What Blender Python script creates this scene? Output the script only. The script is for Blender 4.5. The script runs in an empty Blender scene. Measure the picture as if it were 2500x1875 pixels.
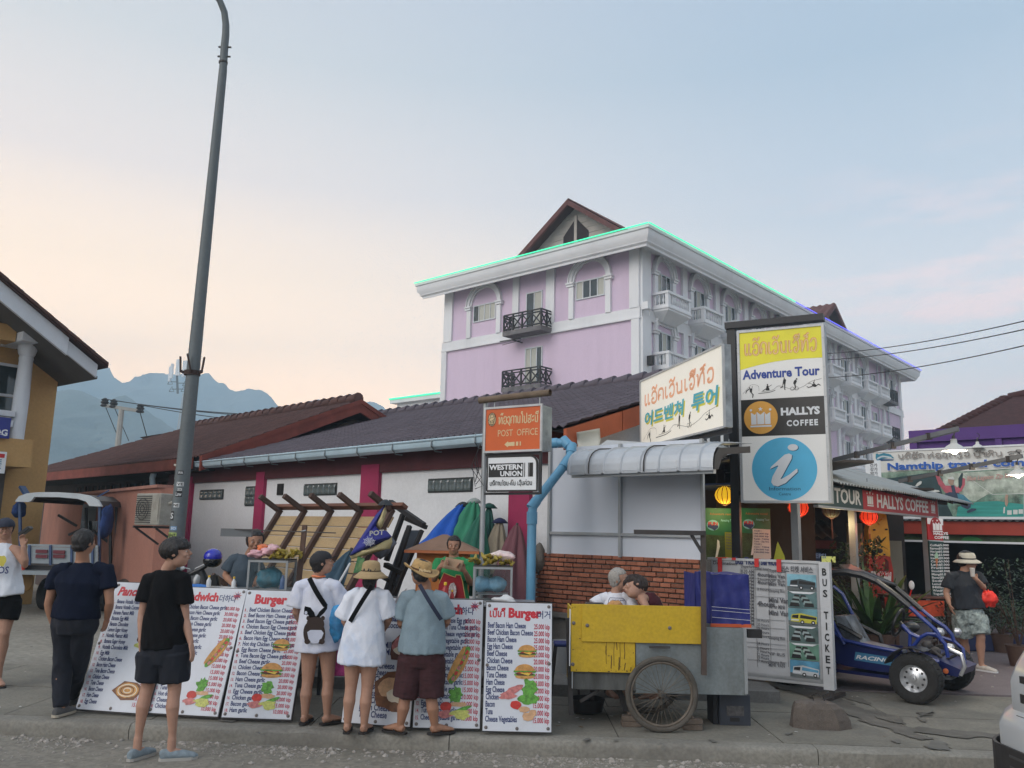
import bpy, bmesh, math, random
import numpy as np
from mathutils import Vector, Matrix, noise
V=Vector; random.seed(7)
sc=bpy.context.scene; COL=sc.collection
PI=math.pi; rad=math.radians
# camera
FPX=2034.0; PIT=rad(10.05); ROL=rad(1.3); CH=1.85
cam=bpy.data.cameras.new('camera'); camo=bpy.data.objects.new('camera',cam); COL.objects.link(camo)
cam.sensor_fit='HORIZONTAL'; cam.sensor_width=36; cam.lens=36*FPX/2500; cam.clip_start=.1; cam.clip_end=20000
_u=V((0,-math.sin(PIT),math.cos(PIT))); _f=V((0,math.cos(PIT),math.sin(PIT)))
_R=V((math.cos(ROL),0,0))+_u*math.sin(ROL); _U=V((-math.sin(ROL),0,0))+_u*math.cos(ROL)
camo.matrix_world=Matrix(((_R.x,_U.x,-_f.x,0),(_R.y,_U.y,-_f.y,0),(_R.z,_U.z,-_f.z,CH),(0,0,0,1)))
sc.camera=camo
# view, world, sun
sc.view_settings.view_transform='Standard'; sc.view_settings.look='None'; sc.view_settings.exposure=.14; sc.view_settings.gamma=1
sc.view_settings.use_curve_mapping=False
sc.cycles.max_bounces=6; sc.cycles.diffuse_bounces=3; sc.cycles.glossy_bounces=3; sc.cycles.transparent_max_bounces=12; sc.cycles.volume_bounces=2
sc.cycles.use_denoising=True
W=bpy.data.worlds.new("World"); sc.world=W; W.use_nodes=True
nt=W.node_tree; nt.nodes.clear(); N=nt.nodes.new; L=nt.links.new
def nd(t,**k):
 n=N(t)
 for a,b in k.items(): setattr(n,a,b)
 return n
out=nd('ShaderNodeOutputWorld'); bg=nd('ShaderNodeBackground'); L(bg.outputs[0],out.inputs[0])
tc=nd('ShaderNodeTexCoord'); sx=nd('ShaderNodeSeparateXYZ'); L(tc.outputs['Generated'],sx.inputs[0])
def ramp(stops,interp='EASE'):
 r=nd('ShaderNodeValToRGB'); e=r.color_ramp.elements; r.color_ramp.interpolation=interp
 while len(e)<len(stops): e.new(.5)
 for i,(p,cc) in enumerate(stops): e[i].position=p; e[i].color=(*cc,1)
 return r
def mth(op,a,b=None,c=None,clamp=False):
 m=nd('ShaderNodeMath',operation=op); m.use_clamp=clamp
 for i,x in enumerate((a,b,c)):
  if x is None: continue
  if isinstance(x,(int,float)): m.inputs[i].default_value=x
  else: L(x,m.inputs[i])
 return m.outputs[0]
hz=ramp([(0,(6.01,3.36,1.5)),(.10,(5.67,3.26,1.54)),(.20,(4.12,2.54,1.27)),(.28,(2.5,1.65,0.933)),(.38,(1.37,1.05,0.856)),(.50,(0.865,0.789,0.734)),(.64,(0.659,0.628,0.681)),(.8,(0.66,0.66,0.741)),(1,(0.66,0.66,0.741))],'LINEAR')
fr=ramp([(0,(2.88,1.89,1.46)),(.12,(2.42,1.71,1.39)),(.22,(1.56,1.29,1.18)),(.35,(0.732,0.746,0.83)),(.5,(0.42,0.514,0.647)),(.62,(0.411,0.497,0.647)),(.8,(0.66,0.673,0.719)),(1,(0.66,0.673,0.719))],'LINEAR')
bk=ramp([(0,(.95,.84,.80)),(.15,(.95,.88,.88)),(.4,(.86,.84,.86)),(.7,(.70,.71,.80)),(1,(.66,.68,.78))],'LINEAR')
for r_ in (hz,fr,bk): L(sx.outputs[2],r_.inputs[0])
dt=mth('ADD',mth('MULTIPLY',sx.outputs[0],-.79),mth('MULTIPLY',sx.outputs[1],.61))
s1=nd('ShaderNodeMapRange'); s1.interpolation_type='SMOOTHSTEP'; s1.inputs[1].default_value=.15; s1.inputs[2].default_value=.98; L(dt,s1.inputs[0])
s2=nd('ShaderNodeMapRange'); s2.interpolation_type='SMOOTHSTEP'; s2.inputs[1].default_value=-.75; s2.inputs[2].default_value=.35; L(sx.outputs[1],s2.inputs[0])
def mixc(f,a,b,bt='MIX'):
 m=nd('ShaderNodeMix',data_type='RGBA'); m.blend_type=bt
 if isinstance(f,(int,float)): m.inputs[0].default_value=f
 else: L(f,m.inputs[0])
 for i,x in ((6,a),(7,b)):
  if isinstance(x,tuple): m.inputs[i].default_value=(*x,1)
  else: L(x,m.inputs[i])
 return m.outputs[2]
front=mixc(s1.outputs[0],fr.outputs[0],hz.outputs[0])
grad=mixc(s2.outputs[0],bk.outputs[0],front)
mp=nd('ShaderNodeMapping'); mp.inputs['Scale'].default_value=(2.4,2.4,11); mp.inputs['Rotation'].default_value=(0,rad(-14),0); L(tc.outputs['Generated'],mp.inputs[0])
nz=nd('ShaderNodeTexNoise'); nz.inputs['Scale'].default_value=2.1; nz.inputs['Detail'].default_value=7; nz.inputs['Roughness'].default_value=.62; L(mp.outputs[0],nz.inputs[0])
cl=nd('ShaderNodeMapRange'); cl.interpolation_type='SMOOTHSTEP'; cl.inputs[1].default_value=.44; cl.inputs[2].default_value=.64; L(nz.outputs[0],cl.inputs[0])
band=ramp([(0,(1,1,1)),(.16,(1,1,1)),(.30,(.35,.35,.35)),(.42,(0,0,0))],'LINEAR'); L(sx.outputs[2],band.inputs[0])
away=nd('ShaderNodeMapRange'); away.inputs[1].default_value=.22; away.inputs[2].default_value=.45; L(sx.outputs[0],away.inputs[0])
cf=mth('MULTIPLY',mth('MULTIPLY',cl.outputs[0],band.outputs[0]),mth('MULTIPLY',away.outputs[0],.85))
grad2=mixc(cf,grad,(2.6,1.35,1.05))
sky=nd('ShaderNodeTexSky',sky_type='NISHITA'); sky.sun_disc=False; sky.sun_elevation=rad(1.5); sky.sun_rotation=rad(-52); sky.air_density=1.2; sky.dust_density=2;
skc=mixc(1.0,sky.outputs[0],(.035,.035,.035),'MULTIPLY')
fin=mixc(1.0,grad2,skc,'ADD'); L(fin,bg.inputs[0]); bg.inputs[1].default_value=1.03
sun=bpy.data.lights.new('sun','SUN'); sun.energy=2.9; sun.angle=rad(45); sun.color=(1,.92,.86)
suno=bpy.data.objects.new('sun',sun); COL.objects.link(suno)
suno.rotation_euler=V((-.68,-.62,.48)).to_track_quat('Z','Y').to_euler()
# measuring helpers (photo pixel -> point of the place)
def ray(x,y): return _f+_R*((x-1250)/FPX)-_U*((y-937.5)/FPX)
def G(x,y,z=0.):
 d=ray(x,y); t=(z-CH)/d.z; return V((d.x*t,d.y*t,z))
def D(x,y,Y):
 d=ray(x,y); t=Y/d.y; return V((d.x*t,Y,CH+d.z*t))
CR={'c1':(0,1150,2.2883),'c2':(500,1150,2.288),'c3':(900,1150,2.288),'c4':(1300,1150,2.2883),'c5':(1900,1150,2.2883),'d1':(0,650,2.7657),'d2':(600,850,2.7657),'d3':(950,450,2.7657),'d4':(1500,500,2.5525),'d5':(1250,850,3.0167),'d6':(1750,750,2.3707),'d7':(1700,1200,2.765),'e1':(0,650,3.0167),'e2':(0,1150,3.3167),'e5':(2050,1000,4.1467),'g1':(2000,1280,4.424),'g2':(1700,1200,4.9156),'g3':(1560,1020,3.95),'g4':(2200,1050,6.637),'k1':(530,1200,5.927),'k2':(800,1200,5.927),'k3':(1050,1200,5.927),'k4':(420,1300,9.217),'k5':(1370,1440,4.366),'P':(0,0,.8848),'N':(0,0,1)}
def c(k,x,y):
 a,b,s=CR[k]; return (a+x/s,b+y/s)
class Wall:   # x along the wall (left to right seen from outside), y inward, z up
 def __init__(s,x,y,ang):
  a=rad(ang); s.o=V((x,y,0)); s.a=a; s.d=V((math.cos(a),math.sin(a),0)); s.n=V((-math.sin(a),math.cos(a),0))
  s.M=Matrix.Translation(s.o)@Matrix.Rotation(a,4,'Z')
 def uv(s,x,y,off=0.):
  d=ray(x,y); t=(s.o+s.n*off).dot(s.n)/d.dot(s.n); p=d*t
  return (p-s.o).dot(s.d), CH+p.z
 def pt(s,u,v,z): return s.M@V((u,v,z))
# materials
MATS={}
def M(name,col,r=.75,v=.12,s=3.,b=0.,bs=60.,m=0.,g=0.,gc=(.09,.08,.07),gs=.9,st=None,em=0.,ec=None,rnd=0.,al=1.,sp=.5,fine=0.,tr=0.):
 if name in MATS: return MATS[name]
 mt=bpy.data.materials.new(name); mt.use_nodes=True; t=mt.node_tree; t.nodes.clear()
 def n(ty,**k):
  x=t.nodes.new(ty)
  for a,q in k.items(): setattr(x,a,q)
  return x
 l=t.links.new
 o=n('ShaderNodeOutputMaterial'); p=n('ShaderNodeBsdfPrincipled'); l(p.outputs[0],o.inputs[0])
 p.inputs['Roughness'].default_value=r; p.inputs['Metallic'].default_value=m; p.inputs['Specular IOR Level'].default_value=sp
 tcn=n('ShaderNodeTexCoord'); src=tcn.outputs['Object']
 if st:
  mpn=n('ShaderNodeMapping'); mpn.inputs['Scale'].default_value=st; l(src,mpn.inputs[0]); src2=mpn.outputs[0]
 else: src2=src
 cur=None
 def mx(f,a,bb,bt='MIX'):
  q=n('ShaderNodeMix',data_type='RGBA'); q.blend_type=bt
  if isinstance(f,(int,float)): q.inputs[0].default_value=f
  else: l(f,q.inputs[0])
  for i,xx in ((6,a),(7,bb)):
   if isinstance(xx,tuple): q.inputs[i].default_value=(*xx[:3],1)
   else: l(xx,q.inputs[i])
  return q.outputs[2]
 lo=tuple(max(0,x*(1-v)) for x in col); hi=tuple(min(1,x*(1+v)) for x in col)
 if v>0 or g>0:
  nn=n('ShaderNodeTexNoise'); nn.inputs['Scale'].default_value=s; nn.inputs['Detail'].default_value=6; nn.inputs['Roughness'].default_value=.6; l(src2,nn.inputs[0])
  mr=n('ShaderNodeMapRange'); mr.inputs[1].default_value=.3; mr.inputs[2].default_value=.7; l(nn.outputs[0],mr.inputs[0])
  cur=mx(mr.outputs[0],lo,hi)
 else: cur=None
 if fine>0:
  fn=n('ShaderNodeTexNoise'); fn.inputs['Scale'].default_value=s*22; fn.inputs['Detail'].default_value=3; l(src,fn.inputs[0])
  fr_=n('ShaderNodeMapRange'); fr_.inputs[1].default_value=.35; fr_.inputs[2].default_value=.65; fr_.inputs[3].default_value=1-fine; fr_.inputs[4].default_value=1+fine; l(fn.outputs[0],fr_.inputs[0])
  cur=mx(1.,cur if cur else col,fr_.outputs[0],'MULTIPLY')
 if g>0:
  gn=n('ShaderNodeTexNoise'); gn.inputs['Scale'].default_value=gs; gn.inputs['Detail'].default_value=8; gn.inputs['Roughness'].default_value=.68; l(src2,gn.inputs[0])
  gr=n('ShaderNodeMapRange'); gr.inputs[1].default_value=.47; gr.inputs[2].default_value=.72; gr.inputs[4].default_value=g; l(gn.outputs[0],gr.inputs[0])
  cur=mx(gr.outputs[0],cur,gc)
  rr=n('ShaderNodeMapRange'); rr.inputs[3].default_value=r; rr.inputs[4].default_value=min(1,r+.25); l(gr.outputs[0],rr.inputs[0]); l(rr.outputs[0],p.inputs['Roughness'])
 if rnd>0:
  oi=n('ShaderNodeObjectInfo'); orr=n('ShaderNodeMapRange'); orr.inputs[3].default_value=1-rnd; orr.inputs[4].default_value=1+rnd; l(oi.outputs['Random'],orr.inputs[0])
  cur=mx(1.,cur if cur else col,orr.outputs[0],'MULTIPLY')
 if cur is not None: l(cur,p.inputs['Base Color'])
 else: p.inputs['Base Color'].default_value=(*col,1)
 if b>0:
  bn=n('ShaderNodeTexNoise'); bn.inputs['Scale'].default_value=bs; bn.inputs['Detail'].default_value=5; l(src2,bn.inputs[0])
  bu=n('ShaderNodeBump'); bu.inputs['Strength'].default_value=b; bu.inputs['Distance'].default_value=.02; l(bn.outputs[0],bu.inputs['Height']); l(bu.outputs[0],p.inputs['Normal'])
 if em>0:
  p.inputs['Emission Strength'].default_value=em; p.inputs['Emission Color'].default_value=(*(ec or col),1)
 if al<1: p.inputs['Alpha'].default_value=al
 if tr>0: p.inputs['Transmission Weight'].default_value=tr
 MATS[name]=mt; return mt
# mesh builder
class MB:
 def __init__(s,T=None): s.v=[]; s.f=[]; s.m=[]; s.T=T
 def add(s,vs,fs,m=0,T=None):
  k=len(s.v); A=None
  if T is not None and s.T is not None: A=s.T@T
  elif T is not None: A=T
  elif s.T is not None: A=s.T
  if A is not None: vs=[A@V(p) for p in vs]
  s.v.extend(tuple(p) for p in vs); s.f.extend(tuple(k+i for i in q) for q in fs); s.m.extend([m]*len(fs)); return s
 def bx(s,x0,x1,y0,y1,z0,z1,m=0,T=None):
  return s.add([(x0,y0,z0),(x1,y0,z0),(x1,y1,z0),(x0,y1,z0),(x0,y0,z1),(x1,y0,z1),(x1,y1,z1),(x0,y1,z1)],
   [(0,3,2,1),(4,5,6,7),(0,1,5,4),(1,2,6,5),(2,3,7,6),(3,0,4,7)],m,T)
 def ch(s,x0,x1,y0,y1,z0,z1,e=.01,m=0,T=None):  # chamfered box
  vs=[];fs=[]
  for z,i in ((z0,e),(z0+e,0),(z1-e,0),(z1,e)):
   vs+= [(x0+i+e*(i==0),y0+i,z),(x1-i-e*(i==0),y0+i,z),(x1-i,y0+i+e*(i==0),z),(x1-i,y1-i-e*(i==0),z),(x1-i-e*(i==0),y1-i,z),(x0+i+e*(i==0),y1-i,z),(x0+i,y1-i-e*(i==0),z),(x0+i,y0+i+e*(i==0),z)]
  for r_ in range(3):
   for i in range(8): a=r_*8+i;b_=r_*8+(i+1)%8; fs.append((a,b_,b_+8,a+8))
  fs.append(tuple(range(7,-1,-1))); fs.append(tuple(range(24,32)))
  return s.add(vs,fs,m,T)
 def beam(s,p,q,w,h=None,up=(0,0,1),m=0,T=None):
  p=V(p);q=V(q);h=w if h is None else h;d=(q-p).normalized();u=V(up)
  if abs(d.dot(u))>.98:u=V((0,1,0))
  r_=d.cross(u).normalized()*w/2;u=r_.cross(d).normalized()*h/2
  return s.add([p-r_-u,p+r_-u,p+r_+u,p-r_+u,q-r_-u,q+r_-u,q+r_+u,q-r_+u],[(0,1,2,3),(7,6,5,4),(4,5,1,0),(5,6,2,1),(6,7,3,2),(7,4,0,3)],m,T)
 def tube(s,ps,r_,n=8,m=0,T=None,cap=True,fl=None,side=None,rb=None):
  ps=[V(p) for p in ps];k=len(ps)
  if isinstance(r_,(int,float)): r_=[r_]*k
  if rb is None: rb=r_
  vs=[];prev=None
  for i,p in enumerate(ps):
   d=(ps[min(i+1,k-1)]-ps[max(i-1,0)])
   d=d.normalized() if d.length>1e-9 else V((0,0,1))
   if side is not None: a=V(side)-d*V(side).dot(d)
   elif prev is None: a=d.cross(V((0,0,1))) if abs(d.z)<.95 else d.cross(V((0,1,0)))
   else: a=prev-d*prev.dot(d)
   a.normalize();prev=a;b_=d.cross(a)
   for j in range(n):
    t=2*PI*j/n; vs.append(p+a*(math.cos(t)*r_[i])+b_*(math.sin(t)*rb[i]))
  fs=[(i*n+j,i*n+(j+1)%n,(i+1)*n+(j+1)%n,(i+1)*n+j) for i in range(k-1) for j in range(n)]
  if cap: fs+= [tuple(range(n-1,-1,-1)),tuple((k-1)*n+j for j in range(n))]
  return s.add(vs,fs,m,T)
 def lathe(s,pr,n=16,m=0,T=None,c0=(0,0,0),sx=1,sy=1,cap=True):
  vs=[(c0[0]+r_*math.cos(2*PI*j/n)*sx,c0[1]+r_*math.sin(2*PI*j/n)*sy,c0[2]+z) for r_,z in pr for j in range(n)];k=len(pr)
  fs=[(i*n+j,i*n+(j+1)%n,(i+1)*n+(j+1)%n,(i+1)*n+j) for i in range(k-1) for j in range(n)]
  if cap: fs+=[tuple(range(n-1,-1,-1)),tuple((k-1)*n+j for j in range(n))]
  return s.add(vs,fs,m,T)
 def sph(s,c0,r_,n=12,m=0,T=None,k=None):
  if isinstance(r_,(int,float)): r_=(r_,r_,r_)
  k=k or n//2+1; q=Matrix.Translation(V(c0))@Matrix.Diagonal((*r_,1))
  pr=[(math.sin(PI*i/k),-math.cos(PI*i/k)) for i in range(k+1)]; pr[0]=(.02,-1);pr[-1]=(.02,1)
  return s.lathe(pr,n,m,(T@q) if T is not None else q)
 def prism(s,poly,y0,y1,m=0,T=None,ax='y'):  # polygon in (x,z) pushed along y, or in (x,y) pushed along z
  k=len(poly)
  if ax=='y': vs=[(a,y0,b_) for a,b_ in poly]+[(a,y1,b_) for a,b_ in poly]
  elif ax=='z': vs=[(a,b_,y0) for a,b_ in poly]+[(a,b_,y1) for a,b_ in poly]
  else: vs=[(y0,a,b_) for a,b_ in poly]+[(y1,a,b_) for a,b_ in poly]
  return s.add(vs,[tuple(range(k)),tuple(range(2*k-1,k-1,-1))]+[((i+1)%k,i,i+k,(i+1)%k+k) for i in range(k)],m,T)
 def quad(s,*ps,m=0,T=None): return s.add(ps,[tuple(range(len(ps)))],m,T)
 def grid(s,fn,nu,nv,m=0,T=None,solid=None):
  vs=[fn(i/nu,j/nv) for j in range(nv+1) for i in range(nu+1)]
  fs=[(j*(nu+1)+i,j*(nu+1)+i+1,(j+1)*(nu+1)+i+1,(j+1)*(nu+1)+i) for j in range(nv) for i in range(nu)]
  return s.add(vs,fs,m,T)
 def build(s,name,mats,par=None,w=False,sm=False,label=None,kind=None,local=None,rec=True,sol=0):
  me=bpy.data.meshes.new(name); vs=s.v
  if w and par is not None:
   inv=par['_M'] if False else RM[par.name].inverted(); vs=[inv@V(p) for p in vs]
  me.from_pydata([tuple(p) for p in vs],[],s.f)
  if not isinstance(mats,(list,tuple)): mats=[mats]
  for q in mats: me.materials.append(q)
  if len(mats)>1: me.polygons.foreach_set('material_index',s.m)
  if rec and len(s.f):
   bm=bmesh.new(); bm.from_mesh(me)
   if sol: bmesh.ops.solidify(bm,geom=bm.faces[:],thickness=sol)
   bmesh.ops.recalc_face_normals(bm,faces=bm.faces[:]); bm.to_mesh(me); bm.free()
  if sm:
   me.polygons.foreach_set('use_smooth',[True]*len(me.polygons))
   if sm!=2:
    try: me.set_sharp_from_angle(angle=rad(40))
    except Exception: pass
  o=bpy.data.objects.new(name,me); COL.objects.link(o)
  if par is not None: o.parent=par
  if label: o['label']=label
  if kind: o['kind']=kind
  return o
RM={}
def thing(name,label,cat,loc=(0,0,0),rz=0.,group=None,sc_=1.,Mx=None):
 o=bpy.data.objects.new(name,None); COL.objects.link(o)
 Mm=Mx if Mx is not None else Matrix.Translation(V(loc))@Matrix.Rotation(rz,4,'Z')@Matrix.Scale(sc_,4)
 o.matrix_basis=Mm; o.empty_display_size=.1
 RM[o.name]=Mm; o['label']=label; o['category']=cat
 if group: o['group']=group
 return o
def tag(o,label,cat,group=None,kind=None):
 if kind: o['kind']=kind
 if label: o['label']=label
 if cat: o['category']=cat
 if group: o['group']=group
 return o
def inst(me,name,par,Mx,label=None):
 o=bpy.data.objects.new(name,me); COL.objects.link(o); o.parent=par; o.matrix_basis=Mx
 if label: o['label']=label
 return o
def dup(root,label,Mx=None,loc=None,rz=None):
 r_=root.copy(); COL.objects.link(r_)
 if Mx is not None: r_.matrix_basis=Mx
 if loc is not None: r_.location=loc
 if rz is not None: r_.rotation_euler=(0,0,rz)
 r_['label']=label
 for ch in list(root.children):
  k=ch.copy(); COL.objects.link(k); k.parent=r_; k.matrix_basis=ch.matrix_basis.copy()
  for g_ in list(ch.children):
   h=g_.copy(); COL.objects.link(h); h.parent=k; h.matrix_basis=g_.matrix_basis.copy()
 return r_
# lettering
_TC={}
def tmesh(s,bold=0.,sp=1.,shear=0.):
 k=(s,bold,sp,shear)
 if k in _TC: return _TC[k]
 cu=bpy.data.curves.new('t','FONT'); cu.body=s; cu.offset=bold; cu.space_character=sp; cu.shear=shear; cu.resolution_u=2; cu.size=1
 o=bpy.data.objects.new('t',cu); me=bpy.data.meshes.new_from_object(o)
 vs=[(p.co.x,p.co.y) for p in me.vertices]; fs=[tuple(p.vertices) for p in me.polygons]
 bpy.data.objects.remove(o); bpy.data.meshes.remove(me); bpy.data.curves.remove(cu)
 _TC[k]=(vs,fs); return vs,fs
def put(mb,s,x,z,h,w=None,y=0.,bold=.02,m=0,al='l',sp=1.,shear=0.,rot=0.,T=None,cap=.7):
 """write s on the plane y, baseline z, capital height h, stretched to width w; al l/c/r"""
 vs,fs=tmesh(s,bold,sp,shear)
 if not vs: return
 x0=min(p[0] for p in vs);x1=max(p[0] for p in vs);k=h/cap; kx=k if w is None else w/max(x1-x0,1e-6); ww=(x1-x0)*kx
 ox={'l':0,'c':-ww/2,'r':-ww}[al]; ca,sa=math.cos(rot),math.sin(rot)
 pts=[]
 for a,b_ in vs:
  X=ox+(a-x0)*kx; Z=b_*k; pts.append((x+X*ca-Z*sa,y,z+X*sa+Z*ca))
 mb.add(pts,[f[::-1] for f in fs],m,T); return ww
LAO={
'ຫ':(.95,[[(.08,.78),(.16,.92),(.26,.8),(.2,.66),(.2,0),(.46,.5),(.62,.9),(.76,.78),(.78,.6),(.78,0)]]),
'ອ':(.72,[[(.12,.62),(.2,.92),(.42,1),(.62,.8),(.62,.2),(.4,0),(.14,.12),(.16,.4),(.36,.42)]]),
'ງ':(.7,[[(.1,.75),(.3,.95),(.55,.8),(.55,.3),(.4,0),(.1,.3),(.24,.38)],[(.4,0),(.62,-.28)]]),
'ກ':(.75,[[(.08,0),(.08,.5),(.22,.42),(.08,.62),(.2,.92),(.42,1),(.62,.8),(.62,0)]]),
'າ':(.42,[[(.06,.8),(.16,.98),(.32,.85),(.32,0)]]),
'ນ':(.8,[[(.08,.88),(.2,.8),(.14,.95),(.2,.8),(.2,.2),(.36,.06),(.6,.2),(.62,1)],[(.5,.1),(.68,.02)]]),
'ໄ':(.45,[[(.3,0),(.3,1.1),(.1,1.25),(.14,1.5),(.34,1.4)]]),
'ປ':(.8,[[(.08,.9),(.2,.82),(.18,.2),(.36,0),(.62,.2),(.62,1.3)]]),
'ສ':(.78,[[(.1,.5),(.3,.6),(.36,.4),(.12,.3),(.12,.1),(.3,0),(.6,.15),(.6,.6),(.4,.95),(.14,.85)],[(.5,.8),(.7,1.1)]]),
'ະ':(.45,[[(.08,.85),(.2,.7),(.34,.95)],[(.08,.35),(.2,.2),(.34,.45)]]),
'ແ':(.75,[[(.14,1),(.12,.2),(.24,.04),(.32,.2)],[(.48,1),(.46,.2),(.58,.04),(.66,.2)]]),
'ເ':(.4,[[(.14,1),(.12,.2),(.24,.04),(.32,.2)]]),
'ດ':(.75,[[(.34,.5),(.2,.42),(.14,.1),(.1,.5),(.2,.92),(.42,1),(.62,.8),(.62,0)]]),
'ວ':(.68,[[(.1,.7),(.24,.96),(.5,.96),(.58,.6),(.5,.1),(.24,0),(.12,.2),(.28,.3)]]),
'ຈ':(.7,[[(.1,.72),(.26,.98),(.5,.9),(.56,.4),(.4,0),(.2,.06),(.18,.34),(.36,.36)],[(.4,.98),(.64,1.1)]]),
'ທ':(.85,[[(.06,.85),(.18,.8),(.16,0),(.4,.8),(.6,.95),(.68,.7),(.68,0)]]),
'ບ':(.78,[[(.06,.88),(.18,.84),(.18,.15),(.38,0),(.6,.15),(.6,1)]]),
'ລ':(.78,[[(.12,.12),(.3,.05),(.3,.35),(.12,.4),(.1,.75),(.3,1),(.58,.85),(.6,.4),(.62,.05)]]),
'ຽ':(.72,[[(.1,.9),(.3,1),(.5,.8),(.3,.5),(.5,.4),(.5,.05),(.3,-.25),(.1,-.1)]]),
'ຮ':(.78,[[(.1,.35),(.3,.3),(.2,.05),(.1,.5),(.26,.95),(.5,.9),(.44,.6),(.62,.4),(.62,0)]]),
'ຄ':(.75,[[(.28,.3),(.2,.5),(.34,.5),(.14,.1),(.1,.6),(.36,1),(.62,.7),(.62,0)]]),
'ໂ':(.45,[[(.3,0),(.3,1.05),(.14,1.2),(.2,1.42),(.42,1.3)]]),
'ຕ':(.8,[[(.34,.4),(.14,.1),(.1,.6),(.24,.95),(.4,.75),(.56,.98),(.66,.7),(.66,0)]]),
}
LM={'້':[[(-.5,1.2),(-.3,1.45),(-.2,1.2),(-.05,1.5)]],'ັ':[[(-.58,1.2),(-.42,1.4),(-.2,1.18),(-.02,1.5)]],'ິ':[[(-.55,1.15),(-.4,1.36),(-.2,1.36),(-.08,1.15),(-.55,1.15)]],
'ີ':[[(-.55,1.15),(-.4,1.36),(-.2,1.36),(-.08,1.15),(-.55,1.15)],[(-.1,1.15),(-.05,1.5)]],'່':[[(-.2,1.2),(-.2,1.5)]],'ົ':[[(-.5,1.2),(-.3,1.3),(-.15,1.15),(-.3,1.12),(-.2,1.4),(-.02,1.45)]],'ຳ':[[(-.25,1.2),(-.15,1.3),(-.05,1.2),(-.15,1.1),(-.25,1.2)],[(.06,.8),(.16,.98),(.32,.85),(.32,0)]]}
def ribbon(mb,ps,w,y,m=0,T=None,sub=4):
 n=len(ps); q=[]
 for i in range(n-1):
  p0=ps[max(i-1,0)];p1=ps[i];p2=ps[i+1];p3=ps[min(i+2,n-1)]
  for j in range(sub):
   t=j/sub; q.append(tuple(.5*((2*p1[a])+(-p0[a]+p2[a])*t+(2*p0[a]-5*p1[a]+4*p2[a]-p3[a])*t*t+(-p0[a]+3*p1[a]-3*p2[a]+p3[a])*t**3) for a in (0,1)))
 q.append(ps[-1]); vs=[]
 for i,(a,b_) in enumerate(q):
  x0,z0=q[max(i-1,0)];x1,z1=q[min(i+1,len(q)-1)];dx,dz=x1-x0,z1-z0;l=math.hypot(dx,dz) or 1
  vs+=[(a-dz/l*w/2,y,b_+dx/l*w/2),(a+dz/l*w/2,y,b_-dx/l*w/2)]
 mb.add(vs,[(2*i,2*i+1,2*i+3,2*i+2) for i in range(len(q)-1)],m,T)
def lao(mb,s,x,z,h,w=None,th=.12,y=0.,m=0,T=None,slant=0.):
 tot=sum(LAO[ch_][0] if ch_ in LAO else (.4 if ch_ in ' -' else (.35 if ch_=='ຳ' else 0)) for ch_ in s)
 kx=h if w is None else w/tot; X=0
 for ch_ in s:
  if ch_ in LAO: st=LAO[ch_][1];adv=LAO[ch_][0]
  elif ch_ in LM: st=LM[ch_];adv=.35 if ch_=='ຳ' else 0
  elif ch_=='-': st=[[(.05,.4),(.35,.4)]];adv=.4
  else: st=[];adv=.4
  for k_ in st: ribbon(mb,[(x+(X+a)*kx+slant*b_*h,z+b_*h) for a,b_ in k_],th*h,y,m,T)
  X+=adv
def disc(mb,x,z,r_,y=0.,m=0,n=28,T=None,rz=None,a0=0,a1=2*PI):
 rz=rz or r_
 ps=[(x+r_*math.cos(a0+(a1-a0)*i/n),y,z+rz*math.sin(a0+(a1-a0)*i/n)) for i in range(n if a1-a0>6.2 else n+1)]
 mb.add(ps,[tuple(range(len(ps)))],m,T)
def flat(mb,poly,y=0.,m=0,T=None): mb.add([(a,y,b_) for a,b_ in poly],[tuple(range(len(poly)))],m,T)
def star(mb,x,z,r0,r1,n,y,m=0,T=None):
 ps=[(x+(r0 if i%2 else r1)*math.cos(PI*i/n+PI/2*1),z+(r0 if i%2 else r1)*math.sin(PI*i/n+PI/2)) for i in range(2*n)]
 k=len(mb.v); mb.add([(x,y,z)]+[(a,y,b_) for a,b_ in ps],[(0,i+1,(i+1)%(2*n)+1) for i in range(2*n)],m,T)
# SETTING
def nz3(p,s=1.): return noise.noise(V(p)*s)
RG=random.Random(3)
m_road=M('road_dust',(.215,.20,.165),.95,.16,.8,b=.6,bs=16,g=.5,gc=(.17,.155,.14),gs=.45,fine=.18)
m_conc=M('pavement_concrete',(.20,.188,.155),.9,.16,1.4,b=.45,bs=30,g=.85,gc=(.10,.095,.085),gs=.8,fine=.10)
m_kerb=M('kerb_concrete',(.225,.215,.185),.9,.12,1.6,b=.4,bs=22,g=.75,gc=(.11,.10,.09),gs=1.1,fine=.14)
m_yard=M('yard_dust',(.26,.245,.205),.95,.18,.5,b=.6,bs=10,g=.6,gc=(.15,.135,.12),gs=.35,fine=.15)
m_pave=M('brick_paving',(.165,.14,.145),.85,.10,3,b=.25,bs=40,g=.4,gc=(.10,.09,.09),gs=.6,fine=.12)
m_stone=M('pebble_stone',(.32,.295,.265),.9,.2,9,b=.3,bs=40)
KW=Wall(0,8.02,-3.35)     # x along the kerb, y away from the road
def roadz(x,y):
 return -.135-.012*nz3((x*.9,y*.9,0))-.008*nz3((x*4,y*4,3))
b=MB(KW.M)
xs=[-3000,-600,-120,-30]+[-12+.12*i for i in range(201)]+[30,120,600,3000]
ys=[-3000,-400,-60,-14]+[-5+.12*i for i in range(42)]+[1.2,12,60,400,4500]
vs=[(x,y,roadz(x,y) if (-12<=x<=12 and -5<=y<.3) else -.14) for y in ys for x in xs];nx=len(xs)
b.add(vs,[(j*nx+i,j*nx+i+1,(j+1)*nx+i+1,(j+1)*nx+i) for j in range(len(ys)-1) for i in range(nx-1)])
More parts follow.
